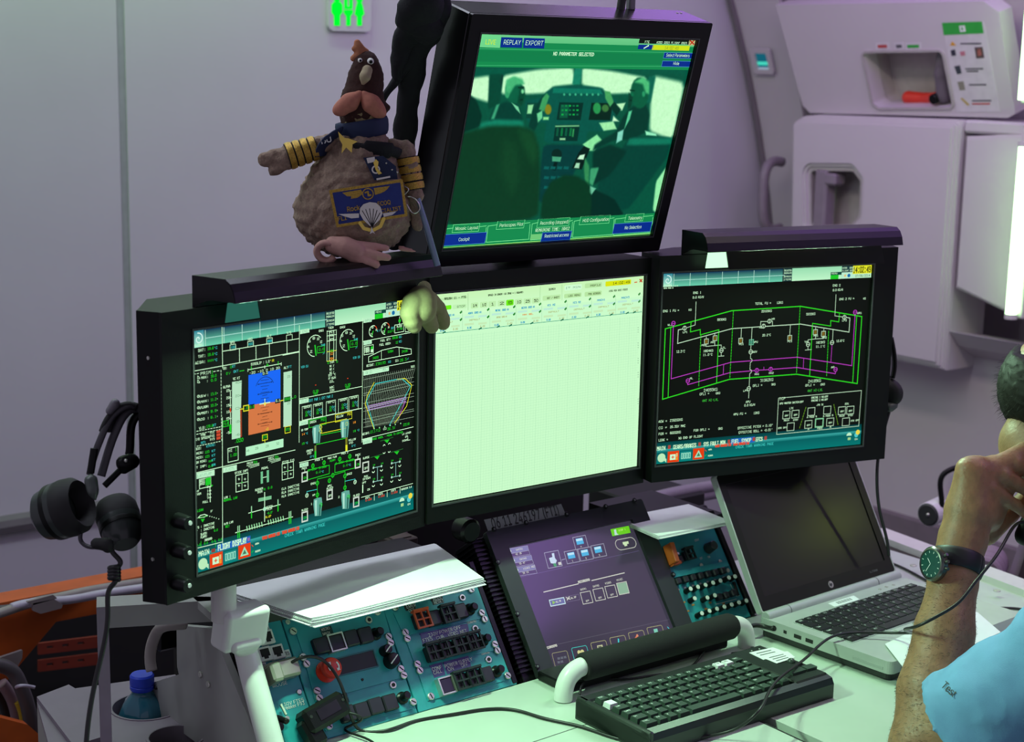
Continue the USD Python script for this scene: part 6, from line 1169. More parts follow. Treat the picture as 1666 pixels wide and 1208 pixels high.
# ================================================================ plush rooster on the left hood
def stroke_mesh(t, h, wd, th=.0003, wid=None):
    """thin stroked lettering in the xy plane"""
    L = []; adv = h * .85 if wid is None else wid / max(len(t) - .3, .7)
    for i, ch in enumerate(t):
        for st in strokes(ch):
            if len(st) > 1: L.append(LineString([(i * adv + a / 4 * adv * .7, b / 6 * h) for a, b in st]).buffer(wd / 2, quad_segs=1, cap_style=3))
    return prism(union_all(L), th) if L else None
bw = xf(FL, loc(FL, 588, 424, .2078, 2))
FB = FR(bw, -.52)
def pb(cx, cy, y=0.): p = loc(FB, cx / 2.876 + 400, cy / 2.876 + 30, y); return np.array([p[0], y, p[2]])
KB = abs(pb(600, 800)[0] - pb(500, 800)[0]) / 100.
fleece = mat('fleece_tan', (.30, .215, .155), .95, var=.18, scale=250, bump=.5, bscale=500)
fleece_g = mat('fleece_pale', (.30, .26, .12), .95, var=.2, scale=250, bump=.4, bscale=500)
brown = mat('plush_brown', (.040, .014, .009), .95, var=.15, scale=300, bump=.3, bscale=900)
coral = mat('plush_coral', (.50, .19, .125), .9, var=.08, scale=200, bump=.15, bscale=900)
combm = mat('plush_orange', (.45, .18, .085), .9, var=.12, scale=200, bump=.15, bscale=900)
pink = mat('plush_pink', (.60, .34, .28), .9, var=.06, scale=120, bump=.12, bscale=700)
beakm = mat('plush_beige', (.40, .33, .20), .9, var=.06, scale=120, bump=.12)
navy = mat('navy_cloth', (.012, .025, .075), .75, bump=.2, bscale=900)
blackcloth = mat('black_cloth', (.006, .007, .009), .85, bump=.3, bscale=400)
gold = mat('gold_braid', (.52, .33, .055), .38, .55, var=.25, scale=600, bump=.4, bscale=900)
goldm = mat('gold_metal', (.75, .58, .12), .25, 1.0)
steel = mat('steel_badge', (.62, .62, .56), .22, 1.0)
ty = thing('plush_rooster', 'tan fleece plush rooster with brown head and gold sleeve bands seated on the lamp hood', 'plush toy', FB)
k = KB
YB = .045
def ell(cx, cy, y, rx, ry, rz): p = pb(cx, cy, 0); return ((p[0], y, p[2]), (rx * k, ry * k, rz * k), None)
body = blob([], .0034, .03, ells=[ell(510, 925, YB, 280, 225, 215), ell(530, 760, YB, 205, 175, 170), ell(560, 620, YB, 120, 120, 110)])
part(ty, 'body', fuzz(fuzz(body, .0028, 130, 3, 1), .0022, 300, 9, 1), fleece, smooth=True)
def P3(cx, cy, y): p = pb(cx, cy, 0); return np.array([p[0], y, p[2]])
neck = blob([[(P3(560, 560, YB), 95 * k), (P3(553, 470, YB), 100 * k)]], .004, .01)
part(ty, 'neck', fuzz(neck, .002, 180, 5, 1), fleece_g, smooth=True)
head = blob([[(P3(545, 462, YB), 98 * k), (P3(555, 390, YB), 92 * k), (P3(572, 270, YB), 72 * k), (P3(573, 205, YB), 52 * k)], [(P3(655, 430, YB), 14 * k), (P3(672, 428, YB), 16 * k)]], .0035, .012)
hd_ = part(ty, 'head', fuzz(head, .0012, 260, 6, 1), brown, smooth=True)
comb = blob([[(P3(548, 175, YB), 22 * k), (P3(535, 130, YB), 22 * k), (P3(530, 112, YB), 16 * k)], [(P3(560, 165, YB), 18 * k), (P3(575, 155, YB), 12 * k)], [(P3(535, 150, YB + .004), 18 * k), (P3(515, 142, YB), 13 * k)], [(P3(530, 175, YB), 18 * k), (P3(512, 188, YB), 16 * k)], [(P3(545, 140, YB), 20 * k), (P3(575, 158, YB), 14 * k)]], .0018, .0012)
part(ty, 'comb', comb, combm, smooth=True)
yf = YB - 62 * k
for cx, cy, r_ in ((541, 197, 11), (590, 203, 17)):
    e = part(hd_, 'eye', sph(r_ * k, P3(cx, cy, YB - 50 * k), 3, ), mat('eye_white_%d' % r_, (.78, .78, .72), .25), smooth=True)
    part(ty, 'pupil', sph(r_ * .55 * k, P3(cx + 1, cy + 1, YB - (50 + r_ * .62) * k), 2), black, smooth=True)
beak = blob([[(P3(574, 245, YB - 68 * k), 26 * k), (P3(562, 275, YB - 92 * k), 24 * k), (P3(553, 308, YB - 88 * k), 9 * k)]], .002, .004)
part(ty, 'beak', beak, beakm, smooth=True)
for a in ([(535, 358, 20), (490, 395, 40), (445, 428, 32), (428, 436, 16)], [(556, 360, 20), (590, 400, 42), (625, 435, 34), (646, 450, 15)]):
    part(ty, 'wattle', blob([[(P3(x, y, YB - 100 * k + abs(x - 545) * .12 * k), r_ * k) for x, y, r_ in a]], .0024, .006), coral, smooth=True)
# scarf round the neck
th_ = np.linspace(0, 2 * math.pi, 48)
c = P3(560, 545, YB)
def band(cx, cy, rx, ry, hh, tilt, m, name, parent=ty, t_=.0035):
    c = P3(cx, cy, YB); V = []
    pts = np.stack([c[0] + rx * k * np.cos(th_), c[1] + ry * k * np.sin(th_), c[2] + tilt * k * np.cos(th_)], 1)
    return part(parent, name, sweep(pts, t_, hh * k, n=10, up=(0, 0, 1)), m, smooth=True)
sc1 = band(555, 523, 112, 108, 44, 20, navy, 'scarf')
sash = sweep(spline([P3(440, 540, YB - 80 * k), P3(400, 560, YB - 105 * k), P3(375, 590, YB - 90 * k), P3(358, 650, YB - 60 * k)], 24), .003, [40 * k] * 8 + [48 * k] * 16, n=10, up=(.45, -.5, .75))
sh = part(ty, 'sash', sash, navy, smooth=True)
lt = mv(stroke_mesh('BU', 26 * k, 5 * k, wid=44 * k), P3(358, 588, YB - 132 * k), Rz(.0) @ Rx(math.pi / 2) @ Rz(.25)); part(sh, 'lettering', lt, ink_white)
# dark strap over the chest and shoulder
part(ty, 'chest_strap', sweep(spline([P3(500, 600, YB - 120 * k), P3(580, 612, YB - 142 * k), P3(660, 620, YB - 128 * k), P3(725, 640, YB - 70 * k)], 24), .003, [22 * k] * 6 + [40 * k] * 12 + [26 * k] * 6, n=10, up=(0, -.2, 1)), blackcloth, smooth=True)
# star brooch
br_ = Polygon([(432, 530), (462, 560), (480, 562), (524, 578), (500, 590), (496, 630), (470, 605), (448, 634), (452, 590), (440, 570)])
def plate_on(poly_pts, y, th=.0015, lean=0.): 
    P = [pb(a, b, 0) for a, b in poly_pts]; return prism(Polygon([(p[0], p[2]) for p in P]), th, XZ(y))
part(ty, 'star_brooch', plate_on([(432, 530), (462, 560), (480, 562), (524, 578), (500, 590), (496, 630), (470, 605), (448, 634), (452, 590), (440, 570)], YB - 150 * k, .002), goldm)
# arms
armL = blob([[(P3(430, 590, YB - 30 * k), 40 * k), (P3(350, 600, YB - 40 * k), 42 * k), (P3(200, 650, YB - 55 * k), 50 * k), (P3(140, 655, YB - 55 * k), 36 * k), (P3(85, 668, YB - 55 * k), 32 * k)], [(P3(200, 672, YB - 60 * k), 40 * k), (P3(140, 712, YB - 62 * k), 30 * k), (P3(128, 718, YB - 62 * k), 26 * k)]], .003, .002)
part(ty, 'arm', fuzz(armL, .0022, 160, 8, 1), fleece, smooth=True)
armR = blob([[(P3(700, 610, YB - 10 * k), 42 * k), (P3(755, 630, YB - 20 * k), 44 * k), (P3(780, 720, YB - 40 * k), 44 * k), (P3(800, 840, YB - 45 * k), 38 * k), (P3(815, 985, YB - 45 * k), 26 * k)]], .0038, .006)
part(ty, 'arm', fuzz(armR, .0022, 160, 12, 1), fleece, smooth=True)
def cuff(p0, p1, r0, r1, name):
    p0, p1 = np.array(p0), np.array(p1); d = p1 - p0; L = np.linalg.norm(d)
    R_ = trimesh.geometry.align_vectors([0, 0, 1], d / L)[:3, :3]
    cu = part(ty, name, lathe([(r0 - .002, 0), (r0, .0), (r1, L), (r1 - .002, L)], p0, 32, R_), blackcloth, smooth=30)
    n = 4
    for i in range(n):
        a, b = (i + .10) / n, (i + .90) / n; ra, rb = r0 + (r1 - r0) * a + .0012, r0 + (r1 - r0) * b + .0012
        part(cu, 'gold_band', lathe([(ra - .002, L * a), (ra, L * a), ((ra + rb) / 2 + .0006, L * (a + b) / 2), (rb, L * b), (rb - .002, L * b)], p0, 32, R_), gold, smooth=40)
cuff(P3(335, 612, YB - 42 * k), P3(195, 655, YB - 55 * k), 53 * k, 60 * k, 'sleeve_cuff')
cuff(P3(765, 660, YB - 25 * k), P3(792, 815, YB - 42 * k), 52 * k, 54 * k, 'sleeve_cuff')
# name badge
yb_ = YB - 238 * k
bq = [(392, 803), (724, 752), (746, 915), (425, 966)]
nb = part(ty, 'name_badge', plate_on(bq, yb_, .002), mat('badge_blue', (.012, .03, .22), .6, bump=.3, bscale=900))
pq = Polygon([tuple(pb(a, b)[[0, 2]]) for a, b in bq]); part(nb, 'gold_border', prism(pq.buffer(.0012).difference(pq.buffer(-.0022)), .0026, XZ(yb_ + .0003)), gold)
for pts_ in ([(448, 810), (535, 795), (543, 815), (520, 832), (488, 838), (490, 826), (470, 826)], [(594, 788), (668, 778), (655, 795), (640, 806), (626, 812), (600, 820)]): part(nb, 'wing', plate_on(pts_, yb_ - .0019, .0008), gold)
cc = pb(567, 815); part(nb, 'wing_disc', cat_([prism(Point(cc[0], cc[2]).buffer(27 * k).difference(Point(cc[0], cc[2]).buffer(22 * k)), .0009, XZ(yb_ - .0019)), prism(LineString([(cc[0] - 12 * k, cc[2] + 6 * k), (cc[0], cc[2] + 10 * k), (cc[0] + 2 * k, cc[2] - 8 * k), (cc[0] + 13 * k, cc[2] - 5 * k)]).buffer(4 * k), .0009, XZ(yb_ - .0019))]), gold)
tiltb = math.atan2(pb(392, 803)[2] - pb(724, 752)[2], pb(724, 752)[0] - pb(392, 803)[0]) * -1
for t_, x, y, h, w_ in (('Rock', 470, 898, 22, 62), ('ECOQ', 612, 872, 20, 62), ('FLI', 426, 942, 20, 44), ('CIALIST', 626, 905, 19, 98)):
    g = meshkit.text_mesh(t_, h * k, .0006, True); g.vertices[:, 0] *= w_ * k / g.vertices[:, 0].max(); p = pb(x, y); part(nb, 'lettering', mv(g, (p[0], yb_ - .0020, p[2]), Rx(math.pi / 2) @ Rz(tiltb)), gold)
# parachutist badge
pbz = part(ty, 'parachute_badge', plate_on([(528, 905), (530, 880), (545, 862), (575, 852), (605, 856), (625, 875), (634, 905), (620, 935), (588, 965), (575, 962), (545, 935)], yb_ - .0022, .003), steel)
for a in ((540, 862), (556, 856), (574, 853), (592, 854), (608, 860), (622, 872)): part(pbz, 'cord', prism(LineString([tuple(pb(a[0], a[1] + 30)[[0, 2]]), tuple(pb(586, 968)[[0, 2]])]).buffer(1.6 * k), .0012, XZ(yb_ - .005)), black_metal)
part(pbz, 'wreath', prism(LineString([tuple(pb(*q)[[0, 2]]) for q in ((530, 950), (548, 975), (588, 985), (625, 965), (640, 930))]).buffer(8 * k), .0014, XZ(yb_ - .0022)), goldm)
for pts_ in ([(430, 908), (525, 905), (525, 925), (490, 928), (455, 918)], [(636, 905), (700, 895), (680, 912), (640, 922)]): part(pbz, 'wing', plate_on(pts_, yb_ - .0021, .0016), steel)
part(pbz, 'star', plate_on([(582, 965), (590, 985), (600, 1000), (588, 992), (574, 1000), (580, 985)], yb_ - .004, .002), steel)
# collar pins and ribbons
pr_ = part(ty, 'chest_patch', plate_on([(548, 650), (640, 642), (700, 690), (708, 750), (600, 755), (575, 705)], YB - 196 * k, .002), navy)
part(pr_, 'anchor_pin', plate_on([(562, 652), (600, 645), (604, 668), (568, 676)], YB - 199 * k - .0018, .001), steel)
cc = pb(606, 705); part(pr_, 'round_pin', prism(Point(cc[0], cc[2]).buffer(20 * k).difference(Point(cc[0], cc[2]).buffer(13 * k)), .0012, XZ(YB - 196 * k - .002)), steel)
part(pr_, 'bird_pin', plate_on([(594, 672), (606, 656), (618, 668), (614, 700), (634, 722), (618, 728), (604, 705)], YB - 199 * k - .003, .0014), goldm)
part(pr_, 'bar_pin', plate_on([(608, 746), (672, 734), (674, 742), (610, 755)], YB - 199 * k - .002, .0014), steel)
for q in ((655, 676), (682, 706), (706, 718)): c_ = pb(*q); part(pr_, 'stud', sph(5 * k, (c_[0], YB - 199 * k - .001, c_[2]), 2), steel, smooth=True)
# clip and straw-like rod
cl = part(ty, 'key_clip', sweep(spline([P3(745, 790, YB - 105 * k), P3(762, 815, YB - 110 * k), P3(748, 830, YB - 108 * k), P3(760, 880, YB - 110 * k), P3(795, 918, YB - 112 * k), P3(815, 905, YB - 112 * k), P3(795, 850, YB - 112 * k), P3(760, 840, YB - 110 * k)], 50), 4 * k, n=8), steel, smooth=True)
rod = thing('blue_rod', 'slim blue-grey rod leaning from the plush toy arm down to the hood end', 'rod', FB @ M4(P3(895, 1150, YB - 90 * k)))
part(rod, 'shaft', sweep(np.array([P3(812, 850, YB - 100 * k), P3(850, 980, YB - 105 * k), P3(902, 1165, YB - 110 * k)]) @ FB[:3, :3].T + FB[:3, 3], [.0030, .0040, .0042], n=12), mat('rod_blue', (.20, .27, .38), .3, .3), smooth=True, w=True)
# feet
def foot(chs, name='foot', m=pink): return part(ty, name, blob(chs, .003, .007), m, smooth=True)
yq = YB - 235 * k
part(ty, 'foot', blob([[(P3(405, 1052, yq), 40 * k), (P3(460, 1062, yq - .003), 50 * k), (P3(510, 1082, yq - .003), 50 * k)], [(P3(510, 1062, yq), 30 * k), (P3(600, 1062, yq), 20 * k), (P3(652, 1068, yq), 15 * k)], [(P3(530, 1088, yq - .004), 32 * k), (P3(610, 1100, yq - .008), 21 * k), (P3(658, 1108, yq - .009), 16 * k)], [(P3(500, 1100, yq - .005), 34 * k), (P3(555, 1124, yq - .009), 25 * k), (P3(604, 1140, yq - .011), 18 * k)]], .0018, .0010), pink, smooth=True)
part(ty, 'ankle_ring', sweep(spline([P3(395, 1050, yq - .004), P3(345, 1052, yq - .002), P3(330, 1080, yq), P3(345, 1112, yq), P3(410, 1108, yq)], 30), 16 * k, 24 * k, n=10, up=(0, 1, 0)), pink, smooth=True)
foot([[(P3(725, 1080, YB - 140 * k), 14 * k), (P3(790, 1092, YB - 150 * k), 9 * k)]])
# pale plush foot that hangs in front of the screens from a cord under the hood
def pf(x, y, d): p = xf(np.linalg.inv(FL), ond(x / 4.646 + 460, y / 4.646 + 460, 1)); return loc(FL, x / 4.646 + 460, y / 4.646 + 460, d)
hf = thing('hanging_plush_foot', 'pale yellow three-toed plush foot hanging below the hood between two screens', 'plush foot', FL @ M4(pf(1040, 200, -.032)))
Lw = lambda x, y, d: xf(FL, pf(x, y, d))
ks = np.linalg.norm(Lw(1100, 200, -.03) - Lw(1000, 200, -.03)) / 100
part(hf, 'foot', blob([[(Lw(1045, 140, -.040), 78 * ks), (Lw(1040, 190, -.040), 84 * ks)], [(Lw(985, 150, -.040), 55 * ks), (Lw(962, 230, -.041), 50 * ks), (Lw(975, 290, -.042), 44 * ks), (Lw(995, 330, -.042), 38 * ks)], [(Lw(1070, 200, -.040), 52 * ks), (Lw(1095, 270, -.042), 45 * ks), (Lw(1125, 330, -.042), 38 * ks)], [(Lw(1105, 140, -.040), 52 * ks), (Lw(1165, 200, -.041), 46 * ks), (Lw(1205, 280, -.042), 40 * ks), (Lw(1212, 308, -.042), 36 * ks)], [(Lw(1060, 105, -.036), 56 * ks), (Lw(1070, 40, -.026), 36 * ks)]], .0022, .0015), mat('plush_cream', (.23, .21, .10), .9, var=.06, scale=120, bump=.12), smooth=True, w=True)

# ================================================================ black cloth knotted at the top monitor
def ct(x, y, off=.05): return xf(FT, loc(FT, x / 5.4917 + 520, y / 5.4917, off))
kc = np.linalg.norm(ct(1000, 300) - ct(900, 300)) / 100
ck = thing('black_cloth', 'black cloth knotted and hanging beside the tilted top monitor', 'cloth', ct(900, 400, .05))
def ribbon(pts, ra, rb, name, n=40, seed=0):
    C_ = spline([ct(x, y, o) for x, y, o in pts], n); t = np.linspace(0, 1, n)
    A = np.interp(t, np.linspace(0, 1, len(ra)), ra) * kc; m = sweep(C_, A, np.interp(t, np.linspace(0, 1, len(rb)), rb), n=22, up=FT[:3, 1])
    return part(ck, name, fuzz(m, .004, 45, seed, 2), blackcloth, smooth=True, w=True)
ribbon([(960, -260, .02), (930, -100, .02), (900, 100, .03), (850, 260, .045), (780, 330, .05), (720, 450, .055), (690, 640, .055), (700, 720, .055)], [60, 130, 190, 190, 150, 85, 55, 10], [.010, .018, .022, .02, .016, .012, .010, .004], 'upper_fold', seed=1)
ribbon([(1060, -260, .04), (1040, 0, .035), (1000, 180, .04), (930, 330, .045), (880, 420, .05), (800, 560, .055), (700, 700, .058), (560, 900, .06)], [40, 90, 120, 130, 110, 60, 38, 30], [.010, .016, .02, .018, .012, .008, .006, .004], 'strap', seed=2)
ribbon([(960, 260, .05), (880, 420, .055), (830, 620, .06), (800, 850, .065), (770, 1100, .068), (745, 1500, .07), (735, 1900, .07), (735, 2200, .07)], [90, 110, 92, 95, 100, 120, 125, 110], [.014, .014, .012, .012, .012, .012, .012, .010], 'hanging_tail', seed=3)
part(ck, 'knot', fuzz(blob([[(ct(900, 210, .03), .016), (ct(1000, 240, .032), .015)], [(ct(940, 150, .03), .016), (ct(950, 300, .03), .014)]], .004, .012), .003, 60, 4, 2), blackcloth, smooth=True, w=True)

# ================================================================ headsets
D0 = float((CR.T @ (xf(FL, (-.26, .04, -.08)) - CAM))[1]) + .02
def hp(x, y, dd=0.): return ond(x / 3.773 + 40, y / 3.773 + 640, D0 + dd)
khp = np.linalg.norm(hp(100, 0) - hp(0, 0)) / 100
hs_ = thing('headset', 'black headset with microphone hanging from the left monitor edge', 'headset', hp(400, 700))
band_m = mat('headset_band', (.05, .048, .055), .45)
def strip(pts, ra, rb, name, m, n=40): return part(hs_, name, sweep(spline([hp(*p) for p in pts], n), ra, rb, n=10, up=CR[:, 1]), m, smooth=True, w=True)
strip([(400, 500, -.01), (430, 380, -.012), (480, 250, -.01), (560, 120, -.005), (650, 75, .0), (720, 110, .01)], 22 * khp, .003, 'headband', band_m)
strip([(470, 510, 0), (520, 340, 0), (575, 200, 0), (640, 110, .005), (720, 100, .012)], 26 * khp, .003, 'headband', band_m)
strip([(640, 380, .02), (650, 250, .02), (680, 150, .02), (730, 120, .02)], 26 * khp, .003, 'headband', black)
for w_, o in ((0, 0), (26, .006), (52, .012)): strip([(480 + w_ * 1.6, 235, -.004 + o), (520 + w_, 150, -.004 + o), (590 + w_ * .6, 85, 0 + o), (690, 90 + w_ * .4, .006 + o)], 24 * khp, .007, 'head_pad', black_matte, 30)
part(hs_, 'clip', blob([[(hp(520, 110, -.01), .0045), (hp(555, 65, -.008), .006)]], .002, .002), mat('clip_grey', (.16, .15, .17), .4), smooth=True, w=True)
strip([(405, 490, -.016), (428, 340, -.016)], 24 * khp, .004, 'slider', black)
part(hs_, 'yoke', blob([[(hp(408, 540, -.03), 42 * khp), (hp(420, 600, -.034), 32 * khp), (hp(432, 650, -.034), 14 * khp)]], .003, .004), mat('headset_olive', (.07, .085, .075), .35), smooth=True, w=True)
part(hs_, 'hinge', blob([[(hp(610, 430, .0), 50 * khp), (hp(655, 420, .004), 46 * khp), (hp(610, 480, 0), 22 * khp)]], .003, .004), black, smooth=True, w=True)
part(hs_, 'hinge_screw', sph(.0022, hp(622, 415, -.0155), 2), chrome, smooth=True, w=True)
strip([(590, 470, .004), (540, 520, .0), (490, 570, -.004)], 20 * khp, .005, 'yoke_arm', black, 16)
def ear(c, ax, R, name):
    ax = np.array(ax, float); ax /= np.linalg.norm(ax); Rm_ = trimesh.geometry.align_vectors([0, 0, 1], ax)[:3, :3]
    e = part(hs_, name, lathe([(0, .030), (R * .55, .030), (R * .86, .022), (R * .95, .008), (R, 0), (R, -.006), (0, -.006)], c, 40, Rm_), mat('cup_shell_' + name + str(len(MATS)), (.035, .045, .04), .28), smooth=40, w=True)
    part(e, 'cushion', lathe([(R * .55, -.008), (R * .62, -.024), (R * .82, -.029), (R * .98, -.022), (R * 1.02, -.010), (R, -.004), (R * .5, -.004)], c, 40, Rm_), black_matte, smooth=60, w=True)
    part(e, 'shell_ring', lathe([(R * .97, .002), (R * 1.0, .004), (R * .99, .009), (R * .95, .009)], c, 40, Rm_), black, smooth=40, w=True)
    return e
rt, up_, fw = CR[:, 0], CR[:, 2], CR[:, 1]
ear(hp(225, 720, .0), -rt * .9 - up_ * .30 + fw * .25, 178 * khp, 'ear_cup')
ear(hp(585, 800, .03), -up_ * .75 + rt * .35 - fw * .5, 135 * khp, 'ear_cup')
strip([(345, 865, -.02), (350, 915, -.02), (400, 945, -.022), (470, 935, -.022)], 13 * khp, .0035, 'mic_boom', band_m, 30)
part(hs_, 'microphone', blob([[(hp(440, 925, -.024), 36 * khp), (hp(505, 930, -.024), 38 * khp), (hp(515, 955, -.024), 30 * khp)]], .003, .004), black_matte, smooth=True, w=True)
cz_ = [hp(535, 955, -.02), hp(560, 1000, -.02), hp(588, 1040, -.02), hp(575, 1065, -.02)]
part(hs_, 'lead', tube(cz_, .0030, 8), cable_black, smooth=True, w=True)
co = [hp(550 + 28 * math.cos(a), 1065 + a * 3.2, -.02 - .006 * math.sin(a)) for a in np.linspace(0, 8 * math.pi, 90)]
part(hs_, 'coiled_cord', sweep(co, .0030, n=8), cable_black, smooth=True, w=True)
def h3(x, y, dd=0.): return ond(x / 3.786, y / 3.786 + 930, D0 + dd)
part(hs_, 'lead', tube([hp(560, 1145, -.02), h3(712, 60, -.02), h3(688, 90, -.02), h3(664, 230, -.02), h3(615, 560, -.02), h3(565, 790, -.03), h3(532, 1053, -.04), h3(525, 1250, -.05)], .0030, 8), cable_black, smooth=True, w=True)
D1 = float((CR.T @ (xf(FRR, (.25, .05, -.02)) - CAM))[1])
h2 = thing('headset', 'black headset mostly hidden behind the right monitor edge', 'headset', ond(1445, 620, D1))
def hq(x, y, dd=0.): return ond(x / 2.876 + 1380, y / 2.876 + 360, D1 + dd)
part(h2, 'headband', sweep(spline([hq(200, 545), hq(213, 620), hq(215, 690), hq(205, 735)], 24), .004, .008, n=10, up=CR[:, 1]), black, smooth=True, w=True)
part(h2, 'clip', blob([[(hq(203, 560), .004), (hq(211, 605), .0045)]], .002, .003), MATS['headset_olive'], smooth=True, w=True)
part(h2, 'ear_cup', blob([], .004, .004, ells=[(hq(185, 800, .01), (.014, .03, .024), None)]), black_matte, smooth=True, w=True)
part(h2, 'shell', blob([[(hq(195, 870), .009), (hq(213, 862), .007)]], .003, .004), MATS['headset_olive'], smooth=True, w=True)
part(h2, 'lead', tube([hq(195, 880), hq(150, 1050), hq(140, 1110, .0), ond(1427, 790, D1), ond(1431, 830, D1), ond(1442, 875, D1), ond(1446, 905, D1)], .0026, 8), cable_black, smooth=True, w=True)
# ================================================================ keyboard
kz = -.3726
FK = M4((.0706, -.2831, 0), Rz(-.0113))
kt = thing('keyboard', 'compact black keyboard with white stickers at its right end', 'keyboard', FK @ M4((0, 0, DESK)))
K_ = lambda m: tm(m, FK)
hx, hy = .1705, .0735
prof = [(-hy, DESK + .0005), (hy, DESK + .0005), (hy, kz - .006), (hy - .006, kz), (hy - .020, kz), (hy - .022, kz - .003), (-hy + .018, kz - .006), (-hy + .015, kz - .001), (-hy + .004, kz - .004), (-hy, kz - .012)]
keyb = mat('keyboard_black', (.014, .020, .017), .36, bump=.06, bscale=900)
part(kt, 'case', K_(prism(Polygon(prof), 2 * hx, YZ(-hx))), keyb, w=True, smooth=20)
part(kt, 'side_rail', K_(bx(-hx, -hx + .007, -hy, hy, DESK + .001, kz, .002)), keyb, w=True); part(kt, 'deck', K_(bx(.108, hx, -hy + .012, hy - .004, DESK + .002, kz + .0004, .002)), keyb, w=True)
keycap = mat('keycap_green_black', (.042, .066, .052), .36, bump=.06, bscale=1200)
def cap(x0, x1, y0, y1, z0, z1, dish=.0018):
    i = .0016; return arr(hull([(x, y, z0) for x in (x0, x1) for y in (y0, y1)] + [(x, y, z1 - (.0008 if y == y0 + i else 0)) for x in (x0 + i, x1 - i) for y in (y0 + i * .6, y1 - i * 1.2)] ))
ROWS = [(['ESC', 'F1', 'F2', 'F3', 'F4', 'F5', 'F6', 'F7', 'F8', 'F9', 'F10', 'F11', 'F12', 'DEL', 'INS'], [1] * 15),
        (['~'] + list('1234567890') + ['-', '=', '<-', 'PU'], [1] * 13 + [1.3, .7]), (['TAB'] + list('QWERTYUIOP') + ['(', ')', 'RET'], [1.3] + [1] * 12 + [1.7]),
        (['CAPS'] + list('ASDFGHJKL') + [':', '#', 'RET', 'PD'], [1.6] + [1] * 11 + [1.4, 1]), (['SH', '<'] + list('ZXCVBNM') + [',', '.', '/', 'SH', '+'], [1.3] + [1] * 11 + [1.7, 1]), (['CTRL', 'FN', 'W', 'ALT', ' ', 'ALT', 'GR', '<', '+', '>'], [1.3, 1, 1, 1.2, 5.3, 1.2, 1, 1, 1, 1])]
legend_m = mat('legend_white', (.60, .68, .62), .6)
def keys(t, F, x0, x1, y1, pitch, z0, z1, rows, capm, first_h=1., gap=.0012, cap_fn=cap, white=(), lh=.0030, tilt=0.):
    y = y1
    for r, (names, ws) in enumerate(rows):
        h = pitch * (first_h if r == 0 else 1); u = (x1 - x0) / sum(ws); x = x0
        for j, (n, w_) in enumerate(zip(names, ws)):
            dz = tilt * r
            kk = part(t, 'key', tm(cap_fn(x + gap / 2, x + w_ * u - gap / 2, y - h + gap / 2, y - gap / 2, z0 + dz, z1 + dz), F), (paper if (r, j) in white else capm), w=True)
            if n.strip():
                g = stroke_mesh(n, lh, .0005, .00012, wid=None if len(n) == 1 else min(w_ * u * .55, len(n) * lh * .75))
                if g is not None: part(kk, 'legend', tm(mv(g, (x + gap + .0024, y - gap - .0028 - lh, z1 + dz - .00002)), F), legend_m if (r, j) not in white else label_black, w=True)
            x += w_ * u
        y -= h
keys(kt, FK, -.160, .106, hy - .022, .0178, kz - .008, kz + .0035, ROWS, keycap, white=((0, 12), (0, 13), (1, 0)), first_h=.92, gap=.0022, tilt=-.0004)
# stickers and pointer keys at the right end
def kl(x, y): p = on(x / 3.332 + 900, y / 3.332 + 1000, (0, 0, kz), (0, 0, 1)); q = FK[:3, :3].T @ (p - FK[:3, 3]); return q[:2]
for i, q in enumerate((([(1062, 212), (1190, 183), (1280, 216), (1140, 250)]), ([(1130, 238), (1270, 205), (1312, 240), (1212, 272)]))):
    st = part(kt, 'sticker', K_(prism(Polygon([kl(*p) for p in q]), .0006, M4((0, 0, kz + .0005 + i * .0005)))), paper, w=True)
    P = [kl(*p) for p in q]
    for m_ in range(3):
        f0, f1 = .22 + .25 * m_, .30 + .25 * m_; A = [P[0] + (P[3] - P[0]) * f for f in (f0, f1)]; Bq = [P[1] + (P[2] - P[1]) * f for f in (f0, f1)]
        part(st, 'print', K_(prism(Polygon([A[0] * .85 + Bq[0] * .15, A[0] * .25 + Bq[0] * .75, A[1] * .25 + Bq[1] * .75, A[1] * .85 + Bq[1] * .15]), .0001, M4((0, 0, kz + .0011 + i * .0005)))), MATS['grey_ink'], w=True)
for q in ([(1262, 318), (1335, 298), (1372, 314), (1300, 336)], [(1343, 296), (1395, 282), (1432, 298), (1380, 312)]): part(kt, 'pointer_button', K_(prism(Polygon([kl(*p) for p in q]).buffer(-.001).buffer(.001), .004, M4((0, 0, kz)))), keycap, w=True)
c = kl(1290, 262); part(kt, 'trackball', K_(sph(.006, (c[0], c[1], kz + .0005), 3)), mat('trackball_grey', (.05, .07, .06), .2), smooth=True, w=True)
for x, y in ((1076, 200), (1118, 190), (1162, 182)): c = kl(x, y); part(kt, 'status_mark', K_(prism(Point(c).buffer(.0012), .0004, M4((0, 0, kz + .0004)))), legend_m, w=True)

# ================================================================ laptop
hinge = xf(FA, (0, 0, -.1143)); FH = M4(hinge, Rz(.0501))
lpz0, lpz1 = DESK + .002 - hinge[2], -.374 - hinge[2]
lt_ = thing('laptop', 'open silver laptop with dark glossy screen right of the keyboard', 'laptop', M4((hinge[0], hinge[1] - .11, DESK)))
H_ = lambda m: tm(m, FH); A_f = lambda m: tm(m, FA)
lx = .169
silv = mat('laptop_silver', (.50, .53, .50), .36, .25, var=.03, bump=.04, bscale=600)
darkb = mat('laptop_base_dark', (.02, .022, .022), .5)
part(lt_, 'base', H_(prism(rrect(-lx, -.2352, lx, .010, .010), lpz1 - lpz0 - .010, M4((0, 0, lpz0 + .010)))), silv, w=True)
part(lt_, 'base_bottom', H_(prism(rrect(-lx + .004, -.2312, lx - .004, .008, .010), .011, M4((0, 0, lpz0)))), darkb, w=True)
part(lt_, 'lid_back', A_f(prism(rrect(-lx, -.1095, lx, .1140, .006), .008, XZ(.0112))), silv, w=True)
